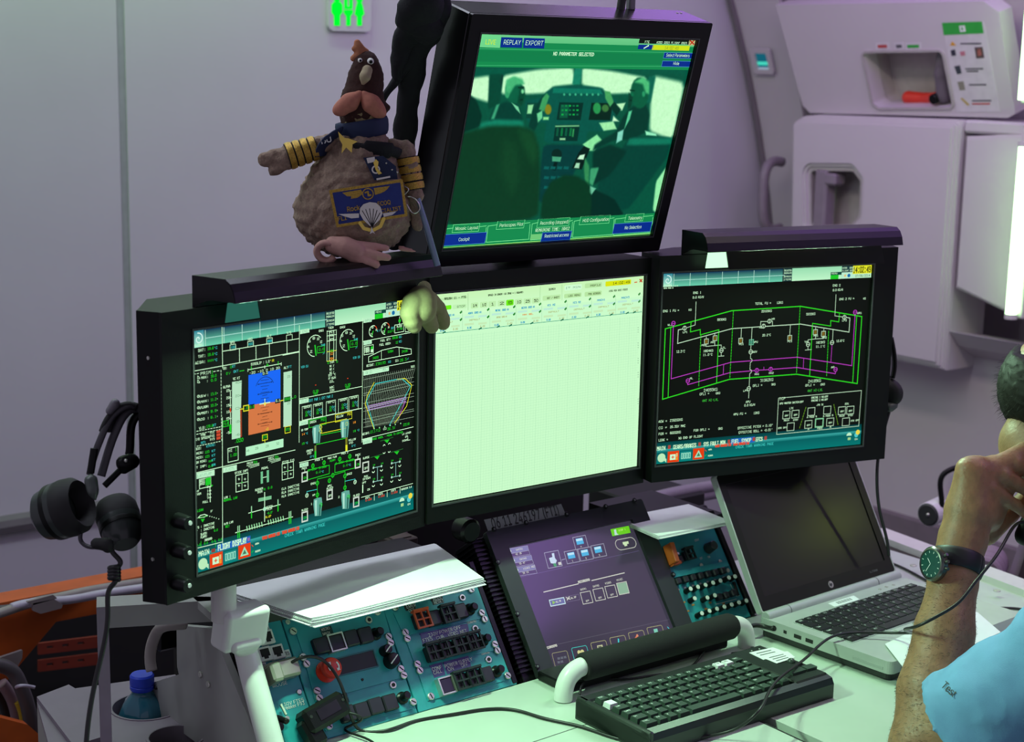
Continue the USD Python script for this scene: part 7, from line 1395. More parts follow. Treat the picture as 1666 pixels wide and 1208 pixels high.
part(lt_, 'lid_edge', A_f(prism(rrect(-lx, -.1095, lx, .1140, .006).difference(rrect(-lx + .0022, -.1075, lx - .0022, .1118, .005)), .0036, XZ(.0034))), silv, w=True)
part(lt_, 'bezel', A_f(prism(rrect(-lx + .0022, -.1075, lx - .0022, .1118, .005).difference(sbox(-.1515, -.0855, .1515, .0960)), .0030, XZ(.0033))), mat('bezel_gloss', (.006, .007, .006), .22, spec=.4), w=True)
part(lt_, 'screen', A_f(prism(sbox(-.1515, -.0855, .1515, .0960), .0015, XZ(.0034))), mat('screen_off', (.004, .005, .004), .20, spec=.6), w=True, label='dark switched-off screen')
lg = part(lt_, 'round_emblem', A_f(prism(Point(.0032, -.0975).buffer(.0056, quad_segs=10), .0004, XZ(.0003))), MATS['bright_metal'], w=True)
g = cat_([prism(LineString(p).buffer(.0005), .0003) for p in ([(-.0022, .0038), (-.0036, -.0018)], [(-.0026, .0008), (-.0010, .0014), (-.0016, -.0018)], [(.0008, .0014), (-.0006, -.0040)], [(.0008, .0014), (.0026, .0012), (.0018, -.0016), (.0002, -.0016)])]); part(lg, 'hp_letters', A_f(mv(g, (.0032, -.0001, -.0975), Rx(math.pi / 2))), label_black, w=True)
part(lt_, 'webcam', A_f(cat_([prism(rrect(-.004, .1025, .018, .1075, .0015), .0004, XZ(.0003)), cyl(.0014, .0006, (.012, 0, .105), 'y', 12)])), mat('webcam_dark', (.02, .022, .02), .3), w=True)
part(lt_, 'model_print', A_f(mv(stroke_mesh('ELITEBOOK', .0028, .0003, .0001, wid=.020), (.105, .0002, -.0985), Rx(math.pi / 2))), MATS['mid_grey'], w=True)
part(lt_, 'hinge_bar', H_(cyl(.0085, 2 * lx - .004, (0, -.002, .000), 'x', 28, ch=.001)), silver, smooth=30, w=True)
for x in (-.115, .105): part(lt_, 'hinge_joint', H_(cyl(.0087, .0012, (x, -.002, 0), 'x', 28)), MATS['dark_grey'], smooth=30, w=True)
part(lt_, 'keyboard_tray', H_(prism(rrect(-.150, -.152, .150, -.040, .004), .0006, M4((0, 0, lpz1)))), mat('tray_silver', (.42, .45, .43), .4, .2), w=True)
def flatcap(x0, x1, y0, y1, z0, z1): return bx(x0, x1, y0, y1, z0, z1, .0006)
LROWS = [(['ESC'] + ['F%d' % i for i in range(1, 13)] + ['INS', 'DEL'], [1] * 15), (['~'] + list('1234567890') + ['-', '=', '<-'], [1] * 13 + [2]), (['TAB'] + list('QWERTYUIOP') + ['(', ')', '/'], [1.5] + [1] * 12 + [1.5]), (['CAPS'] + list('ASDFGHJKL') + [':', "'", 'ENTER'], [1.8] + [1] * 11 + [2.2]), (['SHIFT'] + list('ZXCVBNM') + [',', '.', '/', 'SHIFT'], [2.3] + [1] * 10 + [2.7]), (['CTRL', 'FN', 'W', 'ALT', ' ', 'ALT', 'M', 'CTRL', '<', '+', '>'], [1.2, 1, 1, 1, 5.8, 1, 1, 1, .67, .67, .67])]
lkey = mat('laptop_key', (.011, .014, .013), .38)
keys(lt_, FH, -.148, .148, -.0415, .0188, lpz1 + .0005, lpz1 + .0030, LROWS, lkey, first_h=.80, gap=.0026, cap_fn=flatcap, lh=.0030)
def lh_(x, y): p = on(x / 3.097 + 1150, y / 3.097 + 720, (0, 0, -.374), (0, 0, 1)); q = FH[:3, :3].T @ (p - FH[:3, 3]); return q[:2]
q = [lh_(610, 815), (lh_(740, 775)), lh_(770, 795), lh_(645, 832)]
s_ = part(lt_, 'barcode_label', H_(prism(Polygon(q), .0004, M4((0, 0, lpz1 + .0004)))), paper, w=True)
q = [np.array(p) for p in q]
for j in range(16):
    f = .25 + j * .035; a0, a1 = q[0] + (q[1] - q[0]) * f, q[3] + (q[2] - q[3]) * f; part(s_, 'bar', H_(prism(LineString([a0 * .8 + a1 * .2, a0 * .3 + a1 * .7]).buffer(.0003 + .0003 * (j % 3 == 0), cap_style=2), .0002, M4((0, 0, lpz1 + .0008)))), MATS['grey_ink'], w=True)
for x, y in ((872, 742), (905, 730), (940, 720)): c = lh_(x, y); part(lt_, 'touch_key', H_(prism(Point(c).buffer(.0028), .0008, M4((0, 0, lpz1)))), chrome, w=True)
part(lt_, 'touchpad', H_(prism(rrect(-.055, -.222, .035, -.166, .003), .0005, M4((0, 0, lpz1)))), MATS['tray_silver'], w=True)
for x0, x1 in ((-.055, -.012), (-.008, .035)): part(lt_, 'pad_button', H_(bx(x0, x1, -.1655, -.155, lpz1, lpz1 + .0015, .0005)), silv, w=True)
# ports on the left flank
def port(y0, y1, z0, z1, name, m=black_matte): return part(lt_, name, H_(bx(-lx - .0006, -lx + .006, y0, y1, lpz1 + z0, lpz1 + z1, .0004)), m, w=True)
part(lt_, 'power_socket', H_(cyl(.0042, .004, (-lx + .001, -.022, lpz1 - .010), 'x', 18)), black_matte, w=True)
port(-.046, -.040, -.0125, -.0075, 'small_port'); port(-.074, -.060, -.0135, -.0075, 'usb_port'); port(-.096, -.082, -.0135, -.0075, 'usb_port'); port(-.222, -.168, -.0150, -.0100, 'card_slot', MATS['tray_silver'])
# sheet and card near the laptop
shq = [onz(1440, 1049, -.3715), onz(1575, 984, -.3715), onz(1628, 1030, -.3715), onz(1478, 1098, -.3715)]
solo('paper_sheet', tm(prism(Polygon([p[:2] for p in shq]), .0008), M4((0, 0, -.3715))), paper, 'white sheet lying on the laptop front under the forearm', 'paper')
cd_ = thing('printed_card', 'small white card with a blue dot on the worktop behind the forearm', 'card', onz(1618, 1013, DESK))
cq = [onz(*p, DESK + .001) for p in ((1601, 1008), (1612, 1003), (1632, 1015), (1620, 1020))]
part(cd_, 'card', prism(Polygon([p[:2] for p in cq]), .0008, M4((0, 0, DESK + .0004))), paper, w=True)
c = onz(1613, 1012, DESK + .0012); part(cd_, 'dot', prism(Point(c[:2]).buffer(.0045), .0004, M4((0, 0, DESK + .0012))), mat('dot_blue', (.02, .20, .50), .5), w=True)
# ================================================================ person at the right
skin = mat('skin', (.29, .155, .078), .48, var=.14, scale=90, bump=.25, bscale=260, subsurface_weight=.08, subsurface_scale=.01)
def pd(x, y, d): return ond(x, y, d)
E0, W0_, HB = pd(1503, 1218, 2.045), pd(1556, 918, 2.135), pd(1588, 800, 2.165)
Ss = pd(1765, 1060, 1.93); HC = pd(1752, 655, 2.23)
Sr = Ss + np.array([.36, -.06, .0]); Nk = (Ss + Sr) / 2 + np.array([0, .03, .07]); Pv = np.array([Nk[0] + .02, -1.02, -.63])
fd = np.array([.92, -.28, -.27]); fd /= np.linalg.norm(fd)     # where the face points
sdv = np.cross(fd, [0, 0, 1]); sdv /= np.linalg.norm(sdv); upv = np.cross(sdv, fd)
RH = np.stack([sdv, fd, upv], 1)
hx_ = lambda a, b, c: HC + RH @ np.array([a, b, c])
forearm = [(E0, .041), (E0 + (W0_ - E0) * .30, .0445), (E0 + (W0_ - E0) * .62, .037), (E0 + (W0_ - E0) * .9, .0305), (W0_, .0295), (pd(1566, 880, 2.145), .0300)]
upper = [(E0, .043), (E0 + (Ss - E0) * .5, .047), (Ss, .060)]
palm = [[(pd(1566, 880, 2.145), .030), (pd(1578, 830, 2.150), .031)], [(pd(1578, 830, 2.150), .030), (pd(1590, 768, 2.150), .0215)], [(pd(1590, 830, 2.165), .030), (pd(1618, 765, 2.160), .0200)], [(pd(1600, 835, 2.18), .028), (pd(1640, 762, 2.175), .0190)], [(pd(1570, 870, 2.15), .024), (pd(1575, 765, 2.146), .0170)]]
fingers = [[(pd(1632, 752, 2.155), .0125), (pd(1668, 733, 2.165), .0115), (pd(1700, 752, 2.185), .0100), (pd(1712, 780, 2.195), .0085)],
           [(pd(1612, 760, 2.150), .0120), (pd(1652, 752, 2.155), .0110), (pd(1690, 775, 2.180), .0098), (pd(1705, 800, 2.190), .0085)],
           [(pd(1594, 766, 2.146), .0115), (pd(1632, 774, 2.146), .0105), (pd(1676, 800, 2.170), .0092), (pd(1695, 822, 2.185), .0080)],
           [(pd(1578, 772, 2.144), .0100), (pd(1610, 795, 2.140), .0092), (pd(1652, 822, 2.160), .0080), (pd(1670, 838, 2.170), .0070)]]
thumb = [[(pd(1604, 868, 2.19), .017), (pd(1640, 838, 2.205), .0135), (pd(1672, 808, 2.215), .0115), (pd(1692, 782, 2.215), .0095)]]
torso = [[(Nk - (0, .02, .06), .085), (Nk * .6 + Pv * .4, .125), (Pv, .135)], [(Ss + (.02, 0, -.01), .062), (Sr - (.02, 0, .01), .062)], [(Nk, .052), (HC - RH @ np.array([0, .045, .07]), .050)], [(Pv, .13), (Pv + (-.10, .40, -.05), .075), (Pv + (-.10, .42, -.42), .05), (Pv + (-.10, .45, -.47), .045), (Pv + (-.10, .55, -.485), .035)], [(Pv, .13), (Pv + (.14, .40, -.05), .075), (Pv + (.14, .42, -.42), .05), (Pv + (.14, .45, -.47), .045), (Pv + (.14, .55, -.485), .035)],
         [(Sr, .058), (Sr + (.09, -.02, -.27), .045), (Sr + (.0, .12, -.42), .034)]]
rhand = [[(Sr + (.0, .12, -.42), .032), (Sr + (-.03, .18, -.43), .026)]] + [[(Sr + (-.03 + dx, .18, -.43), .013), (Sr + (-.04 + dx, .22, -.435), .010), (Sr + (-.045 + dx, .245, -.445), .008)] for dx in (-.03, -.01, .01, .03)]
head_e = [(hx_(0, -.01, .02), (.077, .098, .088), RH), (hx_(0, .028, -.045), (.060, .066, .072), RH)]
headc = [[(hx_(0, .088, .0), .010), (hx_(0, .106, -.035), .013)], [(hx_(-.072, -.01, .004), .008), (hx_(-.084, -.018, .0), .010), (hx_(-.078, -.012, -.03), .008)], [(hx_(.072, -.01, .004), .008), (hx_(.084, -.018, .0), .010), (hx_(.078, -.012, -.03), .008)], [(hx_(-.02, .082, -.072), .010), (hx_(.02, .082, -.072), .010)], [(hx_(-.045, .072, .026), .010), (hx_(.045, .072, .026), .010)]]
# one skin: coarse for head, trunk and legs, fine for the near arm and hand, cut where they meet inside the sleeve
cutp = E0 + (Ss - E0) * .55; cn = (Ss - E0) / np.linalg.norm(Ss - E0)
def bodyf(chs, ells, kk):
    def f(P):
        d = np.full(len(P), 9.)
        for ch in chs:
            for a, b in zip(ch[:-1], ch[1:]): d = smin(d, sd_bone(P, a[0], a[1], b[0], b[1]), kk)
        for e in ells: d = smin(d, sd_ell(P, *e), kk)
        return d
    return f
pts_all = np.array([p for ch in torso + rhand for p, _ in ch])
armf = bodyf([forearm, upper] + palm, (), .010); fingf = [bodyf([c_], (), .004) for c_ in fingers + thumb]
def near_arm(P):
    d = armf(P)
    for f_ in fingf: d = smin(d, f_(P), .0035)
    return d
restf = bodyf(torso + rhand, [], .03); hdf = bodyf(headc, head_e, .012)
def whole(P): return smin(smin(near_arm(P), restf(P), .012), hdf(P), .02)
apts = np.array([p for ch in [forearm, upper] + palm + fingers + thumb for p, _ in ch])
def arm_only(P):
    d = bodyf([forearm, [(E0, .043), (cutp, .046)]] + palm, (), .010)(P)
    for f_ in fingf: d = smin(d, f_(P), .0030)
    return d
fine = nets(arm_only, apts.min(0) - .06, np.maximum(apts[:-3].max(0), HB) + .09, .0036)
neckf = bodyf([torso[2]], (), .02)
headm = nets(lambda P: smin(hdf(P), neckf(P), .02), np.minimum(HC, Nk) - .13, np.maximum(HC, Nk) + .13, .0055)
lo, hi = np.vstack([pts_all, [HC]]).min(0) - .15, np.vstack([pts_all, [HC]]).max(0) + .15
coarse = nets(lambda P: smin(bodyf([[(cutp, .046), (Ss, .060)]], (), .01)(P), restf(P), .012), lo, hi, .012)
coarse = cat_([coarse, headm])
pe = thing('person', 'person in light blue short-sleeved shirt and wristwatch with a hand raised to the head', 'person', (Pv[0], Pv[1], FLOOR))
fv = meshkit.fbm(fine.vertices * 60, 3, 2); fine.vertices = fine.vertices + fine.vertex_normals * ((fv - .5) * .0016)[:, None]
part(pe, 'body', cat_([fine, coarse]), skin, smooth=True, w=True)
# forearm hair
hair_m = mat('hair_dark', (.010, .008, .006), .6, spec=.2)
def tuft(n, rad, seed, gen):
    r = np.random.default_rng(seed); V, F = [], []
    for i in range(n):
        p, nrm, dr_ = gen(r); q = p + nrm * rad * 1.6 + dr_ * rad * 6 * r.uniform(.5, 1.1); m_ = (p + q) / 2 + nrm * rad * .8; s_ = np.cross(dr_, nrm); s_ /= np.linalg.norm(s_) + 1e-9; b = len(V); w_ = .00015
        V += [p - s_ * w_, p + s_ * w_, m_ - s_ * w_, m_ + s_ * w_, q]; F += [(b, b + 1, b + 3), (b, b + 3, b + 2), (b + 2, b + 3, b + 4)]
    return trimesh.Trimesh(V, F, process=False)
fdir = (E0 - W0_) / np.linalg.norm(E0 - W0_); fn = fine.vertex_normals; ft = ((fine.vertices - W0_) @ fdir)
cand = np.nonzero((ft > .025) & (ft < .27) & (np.linalg.norm(fine.vertices - W0_ - ft[:, None] * fdir, axis=1) < .06))[0]
def armgen(r): i = cand[r.integers(len(cand))]; d = fdir * .2 + (-CR[:, 0]) * .8 + r.normal(0, .35, 3); d -= fn[i] * (d @ fn[i]); return fine.vertices[i], fn[i], d / np.linalg.norm(d)
part(pe, 'arm_hair', tuft(2200, .0011, 5, armgen), mat('arm_hair', (.075, .045, .022), .5), w=True, kind='stuff')
# hair ring round a bald crown
def hairf(P):
    Q = (P - HC) @ RH; shell = np.minimum(sd_ell(P, hx_(0, -.014, .012), (.089, .104, .088), RH), 9)
    return np.maximum(np.maximum(shell, Q[:, 2] - .042 - .012 * np.sin(Q[:, 1] * 60)), np.maximum(Q[:, 1] - .055 + Q[:, 2] * .4, -Q[:, 2] - .08 - Q[:, 1] * .4))
hm = nets(hairf, HC - .15, HC + .15, .0045); hm = fuzz(hm, .0022, 190, 4, 2)
part(pe, 'hair', hm, hair_m, smooth=True, w=True)
hn = hm.vertex_normals
def hairgen(r): i = r.integers(len(hm.vertices)); d = -upv * .8 - fd * .5 + r.normal(0, .3, 3); return hm.vertices[i], hn[i], d / np.linalg.norm(d)
part(pe, 'hair_strands', tuft(2600, .0018, 6, hairgen), hair_m, w=True, kind='stuff')
for sx in (-.031, .031): part(pe, 'eye', sph(.0115, hx_(sx, .079, -.002), 3), mat('eye_ball_%d' % (sx > 0), (.75, .72, .68), .2), smooth=True, w=True)
# shirt
shirt = mat('shirt_blue', (.15, .35, .58), .75, var=.05, scale=30, bump=.15, bscale=800)
hem = E0 + (Ss - E0) * .22
def shirtf(P):
    sl = bodyf([[(hem, .070), (E0 + (Ss - E0) * .5, .064), (Ss, .076)], [(Sr, .072), (Sr + (.045, .12, -.15), .062)], [(Ss + (.02, 0, -.01), .076), (Sr - (.02, 0, .01), .076)], [(Nk - (0, .02, .06), .10), (Nk * .6 + Pv * .4, .142), (Pv + (0, 0, .02), .155)]], (), .035)(P)
    fold = (meshkit.fbm(P * 22, 3, 8) - .5) * .018
    return np.maximum(np.maximum(np.maximum(sl + fold, -((P - hem) @ cn)), (P - Nk) @ np.array([0, .25, .97]) - .028), -(P[:, 2] - Pv[2] + .06))
sl_ = nets(shirtf, np.minimum(lo, hem - .1), hi, .0085)
sh_ = part(pe, 'shirt', sl_, shirt, smooth=True, w=True)
# printed word on the sleeve
c0 = pd(1531, 1122, 1.86); 
ray0 = ray(1531, 1118); dd_ = np.linspace(1.6, 2.2, 1200); vv = shirtf(CAM + dd_[:, None] * ray0); hitd = dd_[np.argmax(vv < 0)] - .002
r1 = ray(1551, 1136); v1 = shirtf(CAM + dd_[:, None] * r1); hit1 = dd_[np.argmax(v1 < 0)] - .002
pA, pB = CAM + ray0 * hitd, CAM + r1 * hit1
ex = (pB - pA) / np.linalg.norm(pB - pA); ez = -ray0 / np.linalg.norm(ray0); ez -= ex * (ez @ ex); ez /= np.linalg.norm(ez); ey = np.cross(ez, ex)
g = meshkit.text_mesh('Test', .0092, .0006); g.vertices[:, 0] *= np.linalg.norm(pB - pA) / g.vertices[:, 0].max()
part(sh_, 'lettering', tm(g, M4(pA + ez * .001, np.stack([ex, ey, ez], 1))), label_black, w=True)
tr_ = mat('trousers_dark', (.03, .03, .04), .8)
def trouf(P): return np.maximum(bodyf([[(a, r + .012) for a, r in torso[3][:4]], [(a, r + .012) for a, r in torso[4][:4]]], (), .02)(P), P[:, 2] - Pv[2] - .03)
part(pe, 'trousers', nets(trouf, lo - .05, hi, .013), tr_, smooth=True, w=True)
for sx in (-.10, .14): part(pe, 'shoe', blob([[(Pv + (sx, .44, -.478), .042), (Pv + (sx, .58, -.486), .034)]], .008, .01, cut=lambda P: FLOOR + .002 - P[:, 2]), black_matte, smooth=True, w=True)
# watch
wa = -fdir; wf = W0_ - .0 * wa
ext = .036
pw = [W0_ + fdir * t for t in np.linspace(-.014, .014, 8)]
out = ray(1515, 918); dv_ = pd(1517, 918, 2.09) - W0_; dv_ -= wa * (dv_ @ wa); dv_ /= np.linalg.norm(dv_)
s2 = np.cross(wa, dv_)
RW = np.stack([s2, dv_, wa], 1)
ringp = [W0_ + s2 * .0335 * math.cos(a) + dv_ * .0335 * math.sin(a) for a in np.linspace(0, 2 * math.pi, 49)]
wt_ = part(pe, 'wristwatch', sweep(ringp, .0026, .0135, n=10, up=wa), mat('watch_strap', (.008, .008, .009), .5), smooth=True, w=True, label='black strap wristwatch with dark green dial')
cam_d = -ray(1515, 918); cam_d /= np.linalg.norm(cam_d)
wn = -CR[:, 0] * .80 + cam_d * .52 + wa * .05; wn /= np.linalg.norm(wn)
wx = np.cross(wa, wn); wx /= np.linalg.norm(wx); wy = np.cross(wn, wx); WR = np.stack([wx, wy, wn], 1); wc = pd(1519, 918, 2.105)
case_m = mat('watch_case', (.16, .17, .16), .25, .9)
part(wt_, 'watch_case', lathe([(0, -.006), (.0205, -.006), (.0225, -.003), (.0225, .003), (.0205, .0055), (.0185, .006), (.0180, .0048), (0, .0048)], wc, 40, WR), case_m, smooth=35, w=True)
part(wt_, 'dial', lathe([(0, .0048), (.0178, .0048), (.0178, .0052), (0, .0052)], wc, 32, WR), mat('watch_dial', (.012, .075, .06), .10, spec=.8), w=True)
for a, L, w_ in ((.5, .009, .0009), (2.3, .013, .0007)): part(wt_, 'hand', mv(bx(-w_ / 2, w_ / 2, 0, L, .0053, .0057), wc, WR @ Rz(a)), ink_white, w=True)
for kx in range(12): part(wt_, 'hour_mark', mv(bx(-.0005, .0005, .0138, .0165, .0053, .0056), wc, WR @ Rz(kx * math.pi / 6)), MATS['legend_white'], w=True)
for a in (-.35, 0, .35): part(wt_, 'crown', mv(cyl(.0022, .006, (0, 0, 0), 'x', 12), wc + WR @ np.array([.0245 * math.cos(a), .0245 * math.sin(a), 0]), WR @ Rz(a)), case_m, w=True)
# what the hand holds: a small black handset with its cord
hh_ = thing('handset', 'small black handset held in the raised hand', 'handset', pd(1672, 850, 2.19))
part(hh_, 'shell', blob([[(pd(1668, 872, 2.185), .014), (pd(1690, 820, 2.19), .013), (pd(1700, 790, 2.2), .012)]], .003, .004), black, smooth=True, w=True)
# chair
ch_ = thing('chair', 'black padded chair that the person sits on', 'chair', (Pv[0], Pv[1], FLOOR))
part(ch_, 'seat', bx(Pv[0] - .24, Pv[0] + .24, Pv[1] - .24, Pv[1] + .26, Pv[2] - .22, Pv[2] - .152, .02), black_matte, w=True)
part(ch_, 'backrest', bx(Pv[0] - .22, Pv[0] + .22, Pv[1] - .30, Pv[1] - .24, Pv[2] - .05, Pv[2] + .36, .02), black_matte, w=True)
part(ch_, 'back_bar', bx(Pv[0] - .03, Pv[0] + .03, Pv[1] - .29, Pv[1] - .25, Pv[2] - .20, Pv[2] - .04, .004), black_metal, w=True)
part(ch_, 'column', cyl(.03, .28, (Pv[0], Pv[1], Pv[2] - .355)), black_metal, w=True)
for a in np.arange(5) * 2 * math.pi / 5: part(ch_, 'foot_spoke', sweep(np.array([(Pv[0], Pv[1], FLOOR + .06), (Pv[0] + .26 * math.cos(a), Pv[1] + .26 * math.sin(a), FLOOR + .03)]), [.03, .024], n=10), black_metal, smooth=35, w=True)
# ================================================================ cables on the desk
zc_ = DESK + .0025
def onp(L): return [onz(x, y, z) if z is not None else None for x, y, z in L]
cd = [xf(FO, (K4(262, 700)[0], -.020, K4(262, 700)[1])), xf(FO, (K4(350, 680)[0], -.034, K4(350, 680)[1])), xf(FO, (K4(430, 695)[0], -.034, K4(430, 695)[1])), xf(FO, (K4(540, 800)[0], -.032, K4(540, 800)[1])), xf(FO, (K4(620, 950)[0], -.026, K4(620, 950)[1])), xf(FO, (K4(700, 1080)[0], -.012, K4(700, 1080)[1]))]
cd += onp([(585, 1188, zc_), (625, 1190, zc_), (668, 1176, zc_), (737, 1163, zc_), (800, 1154, zc_), (832, 1155, zc_), (880, 1168, zc_), (945, 1183, zc_), (1020, 1206, zc_), (1090, 1208, zc_), (1155, 1198, zc_ + .003), (1200, 1185, -.385), (1226, 1166, -.366), (1248, 1132, -.362), (1266, 1106, -.362), (1290, 1087, -.364), (1320, 1063, -.372), (1344, 1042, -.3665), (1365, 1033, -.3645), (1431, 1030, -.364)])
cd += [ond(1478, 1023, 2.085), ond(1500, 1016, 2.048), ond(1534, 998, 2.045), ond(1557, 983, 2.050), ond(1584, 951, 2.065), ond(1620, 906, 2.09), ond(1649, 858, 2.14), ond(1664, 850, 2.17)]
solo('desk_cable', sweep(spline(cd, 260), .0021, n=8), cable_black, 'long black cord crossing the worktop, keyboard and forearm', 'cord', smooth=True)
ub = thing('adapter_plug', 'chunky black adapter plugged low into the connector panel', 'plug', op(K4(480, 1030)[0], K4(480, 1030)[1]))
u, v = K4(480, 1050)
part(ub, 'body', ASP(mv(bx(-.032, .034, -.032, -.004, -.016, .017, .005), (u, 0, v), Ry(-.22))), black, w=True)
part(ub, 'foot', ASP(mv(bx(-.036, -.012, -.026, -.004, -.032, .006, .004), (u, 0, v), Ry(-.22))), black, w=True)
part(ub, 'window', ASP(mv(bx(-.014, .020, -.0328, -.032, -.006, .008), (u, 0, v), Ry(-.22))), MATS['bezel_gloss'], w=True)
for dx in (-.024, .027): part(ub, 'screw_hole', ASP(cyl(.0022, .001, (u + dx, -.0322, v + .004 + dx * .2), 'y', 10)), black_matte, w=True)
e = xf(FO, (u + .034, -.016, v - .004))
solo('desk_cable', sweep(spline([e, e + (.015, -.012, -.012)] + onp([(562, 1186, zc_ + .004), (590, 1200, zc_ + .002), (615, 1215, zc_), (650, 1245, zc_), (700, 1290, zc_)]), 90), .0016, n=8), cable_black, 'thin black cord from the adapter plug onto the worktop', 'cord', smooth=True)
bz = ZB + .003
b3 = lambda x, y, z=bz: onz(x / 3.786, y / 3.786 + 930, z)
solo('bottle_side_cable', sweep(spline([b3(965, 715, ZB + .03), b3(985, 770, ZB + .012), b3(1010, 815), b3(1080, 858), b3(1150, 890, bz + .006), b3(1190, 940, bz + .004), b3(1270, 1005), b3(1350, 1046), b3(1450, 1052), b3(1570, 1046)], 90), .0032, n=10), cable_black, 'black cable looping past the bottle over the cup holder box', 'cable', smooth=True)
solo('laptop_cable', sweep(spline([xf(FH, (lx, .0, -.012)), onz(1470, 925, DESK + .003), onz(1480, 930, DESK + .003), onz(1500, 941, DESK + .003), onz(1530, 955, DESK + .003), onz(1580, 975, DESK + .003), onz(1605, 988, DESK + .003), onz(1640, 990, DESK + .003), onz(1680, 1000, DESK + .003)], 70), .0022, n=8), cable_black, 'black cable running from the laptop hinge over the white worktop', 'cable', smooth=True)
solo('power_cable', sweep(spline([xf(FH, (-lx - .002, -.022, -.012)), onz(1232, 1018, -.385), onz(1218, 1022, -.385), onz(1213, 1034, -.392), onz(1220, 1046, -.400), onz(1214, 1062, DESK + .004), onz(1190, 1066, DESK + .004)], 60), .0035, n=10), cable_black, 'thick black power cable curling at the laptop left corner', 'cable', smooth=True)
solo('desk_cable', sweep(spline([onz(943, 1130, -.39), onz(950, 1112, -.397), onz(972, 1105, DESK + .003), onz(1010, 1106, DESK + .003), onz(1060, 1100, DESK + .003), onz(1110, 1092, DESK + .003), onz(1140, 1068, DESK + .003), onz(1165, 1048, DESK + .003)], 70), .0018, n=8), cable_black, 'thin black cord behind the keyboard under the foam bar', 'cord', smooth=True)

# ================================================================ orange rack at the left behind the bracket
YR = .78
def rk(x, y, yy=YR): p = ony(x / 3.786, y / 3.786 + 930, yy); return (p[0], p[2])
rkt = thing('orange_rack', 'orange sheet metal rack frame against the wall at the left', 'rack', (-.55, YR, FLOOR))
fpoly = Polygon([rk(-600, 310), rk(1000, 5), rk(1000, 190), rk(570, 268), rk(345, 312), rk(112, 590), rk(40, 680), rk(-600, 780)])
part(rkt, 'upper_sheet', prism(fpoly, .02, XZ(YR + .02)), orange_paint, w=True)
tp = [rk(-600, 310), rk(1000, 5)]
part(rkt, 'top_flange', prism(Polygon([(tp[0][0], tp[0][1]), (tp[1][0], tp[1][1]), (tp[1][0], tp[1][1] - .006), (tp[0][0], tp[0][1] - .006)]), .03, XZ(YR + .05)), orange_paint, w=True)
part(rkt, 'lower_sheet', prism(Polygon([rk(-600, 340 + 300), rk(0, 800), rk(195, 968), rk(195, 2300), rk(-600, 2300)]), .02, XZ(YR - .10)), orange_paint, w=True)
part(rkt, 'back_panel', prism(Polygon([rk(-600, 350, YR + .35), rk(1130, 60, YR + .35), rk(1130, 1500, YR + .35), rk(-600, 1500, YR + .35)]), .01, XZ(YR + .36)), black_matte, w=True)
for y0, y1 in ((395, 475), (500, 585)):
    P = [rk(230, y0 + 45, YR + .3), rk(600, y0, YR + .3), rk(600, y0 + 70, YR + .3), rk(230, y0 + 115, YR + .3)]
    hs2 = union_all([Polygon([rk(280 + i * 95, y0 + 62 - i * 12, YR + .3), rk(320 + i * 95, y0 + 57 - i * 12, YR + .3), rk(322 + i * 95, y0 + 74 - i * 12, YR + .3), rk(282 + i * 95, y0 + 79 - i * 12, YR + .3)]) for i in range(3)])
    part(rkt, 'slotted_rail', prism(Polygon(P).difference(hs2), .006, XZ(YR + .3)), mat('rail_red_%d' % y0, (.20, .03, .015), .55), w=True)
def wb(pts_, r, m, name, label, y=YR - .012, n=80, cat='cable'): return solo(name, sweep(spline([ony(x / 3.786, yy / 3.786 + 930, y + d) for x, yy, d in pts_], n), r, n=10), m, label, cat, smooth=True)
wb([(70, 225, -.02), (110, 212, -.02), (240, 190, -.02), (400, 178, -.02), (600, 145, -.02), (900, 100, -.02), (1050, 70, -.02)], .0075, cable_white, 'lilac_cable', 'pale lilac cable strapped along the orange rack')
wb([(-60, 275, -.01), (40, 245, -.01), (160, 205, -.005), (330, 168, 0), (480, 135, 0), (700, 95, .01), (1000, 45, .02)], .008, MATS['grey_cable'], 'brown_cable', 'brown grey cable strapped behind the lilac cable on the rack', YR - .024)
wb([(-60, 230, .0), (60, 228, 0), (200, 190, 0), (420, 150, .01), (640, 110, .02)], .007, mat('cable_dark_grey', (.08, .07, .075), .5), 'dark_cable', 'dark grey cable strapped on the orange rack edge')
strap = mat('strap_grey', (.24, .20, .20), .7)
for q, nm in (([(205, 200), (330, 175), (382, 205), (375, 225), (250, 258), (205, 240)], 'grey strap pad hanging over the orange rack edge'), ([(170, 190), (325, 148), (345, 165), (200, 205)], 'grey strap pad on top of the rack cables'), ([(0, 535), (135, 490), (132, 535), (95, 600), (0, 568)], 'grey tape patch at the left of the orange rack')):
    solo('cable_strap', prism(Polygon([rk(*p, YR - .045) for p in q]).buffer(.001), .006, XZ(YR - .040)), strap, nm, 'strap')
wb([(-60, 570, 0), (20, 585, 0), (70, 610, 0), (120, 690, 0), (155, 780, 0), (185, 900, 0), (195, 1050, 0)], .012, MATS['cable_dark_grey'], 'thick_hose', 'thick dark hose bent down at the left edge of the rack', YR - .075)
wb([(10, 690, 0), (60, 760, 0), (95, 850, 0), (110, 960, 0), (120, 1100, 0)], .010, mat('cable_mauve', (.24, .17, .19), .5), 'mauve_cable', 'mauve cable under the thick hose', YR - .05)
wb([(110, 800, 0), (130, 850, 0), (145, 920, 0), (150, 1020, 0)], .007, mat('cable_yellow', (.55, .42, .03), .5), 'yellow_cable', 'short yellow cable among the hoses at the lower left', YR - .06)
wb([(-30, 700, .02), (30, 800, .02), (60, 900, .02), (80, 1000, .02)], .013, cable_black, 'black_hose', 'black hose lowest at the left edge of the rack', YR - .045)
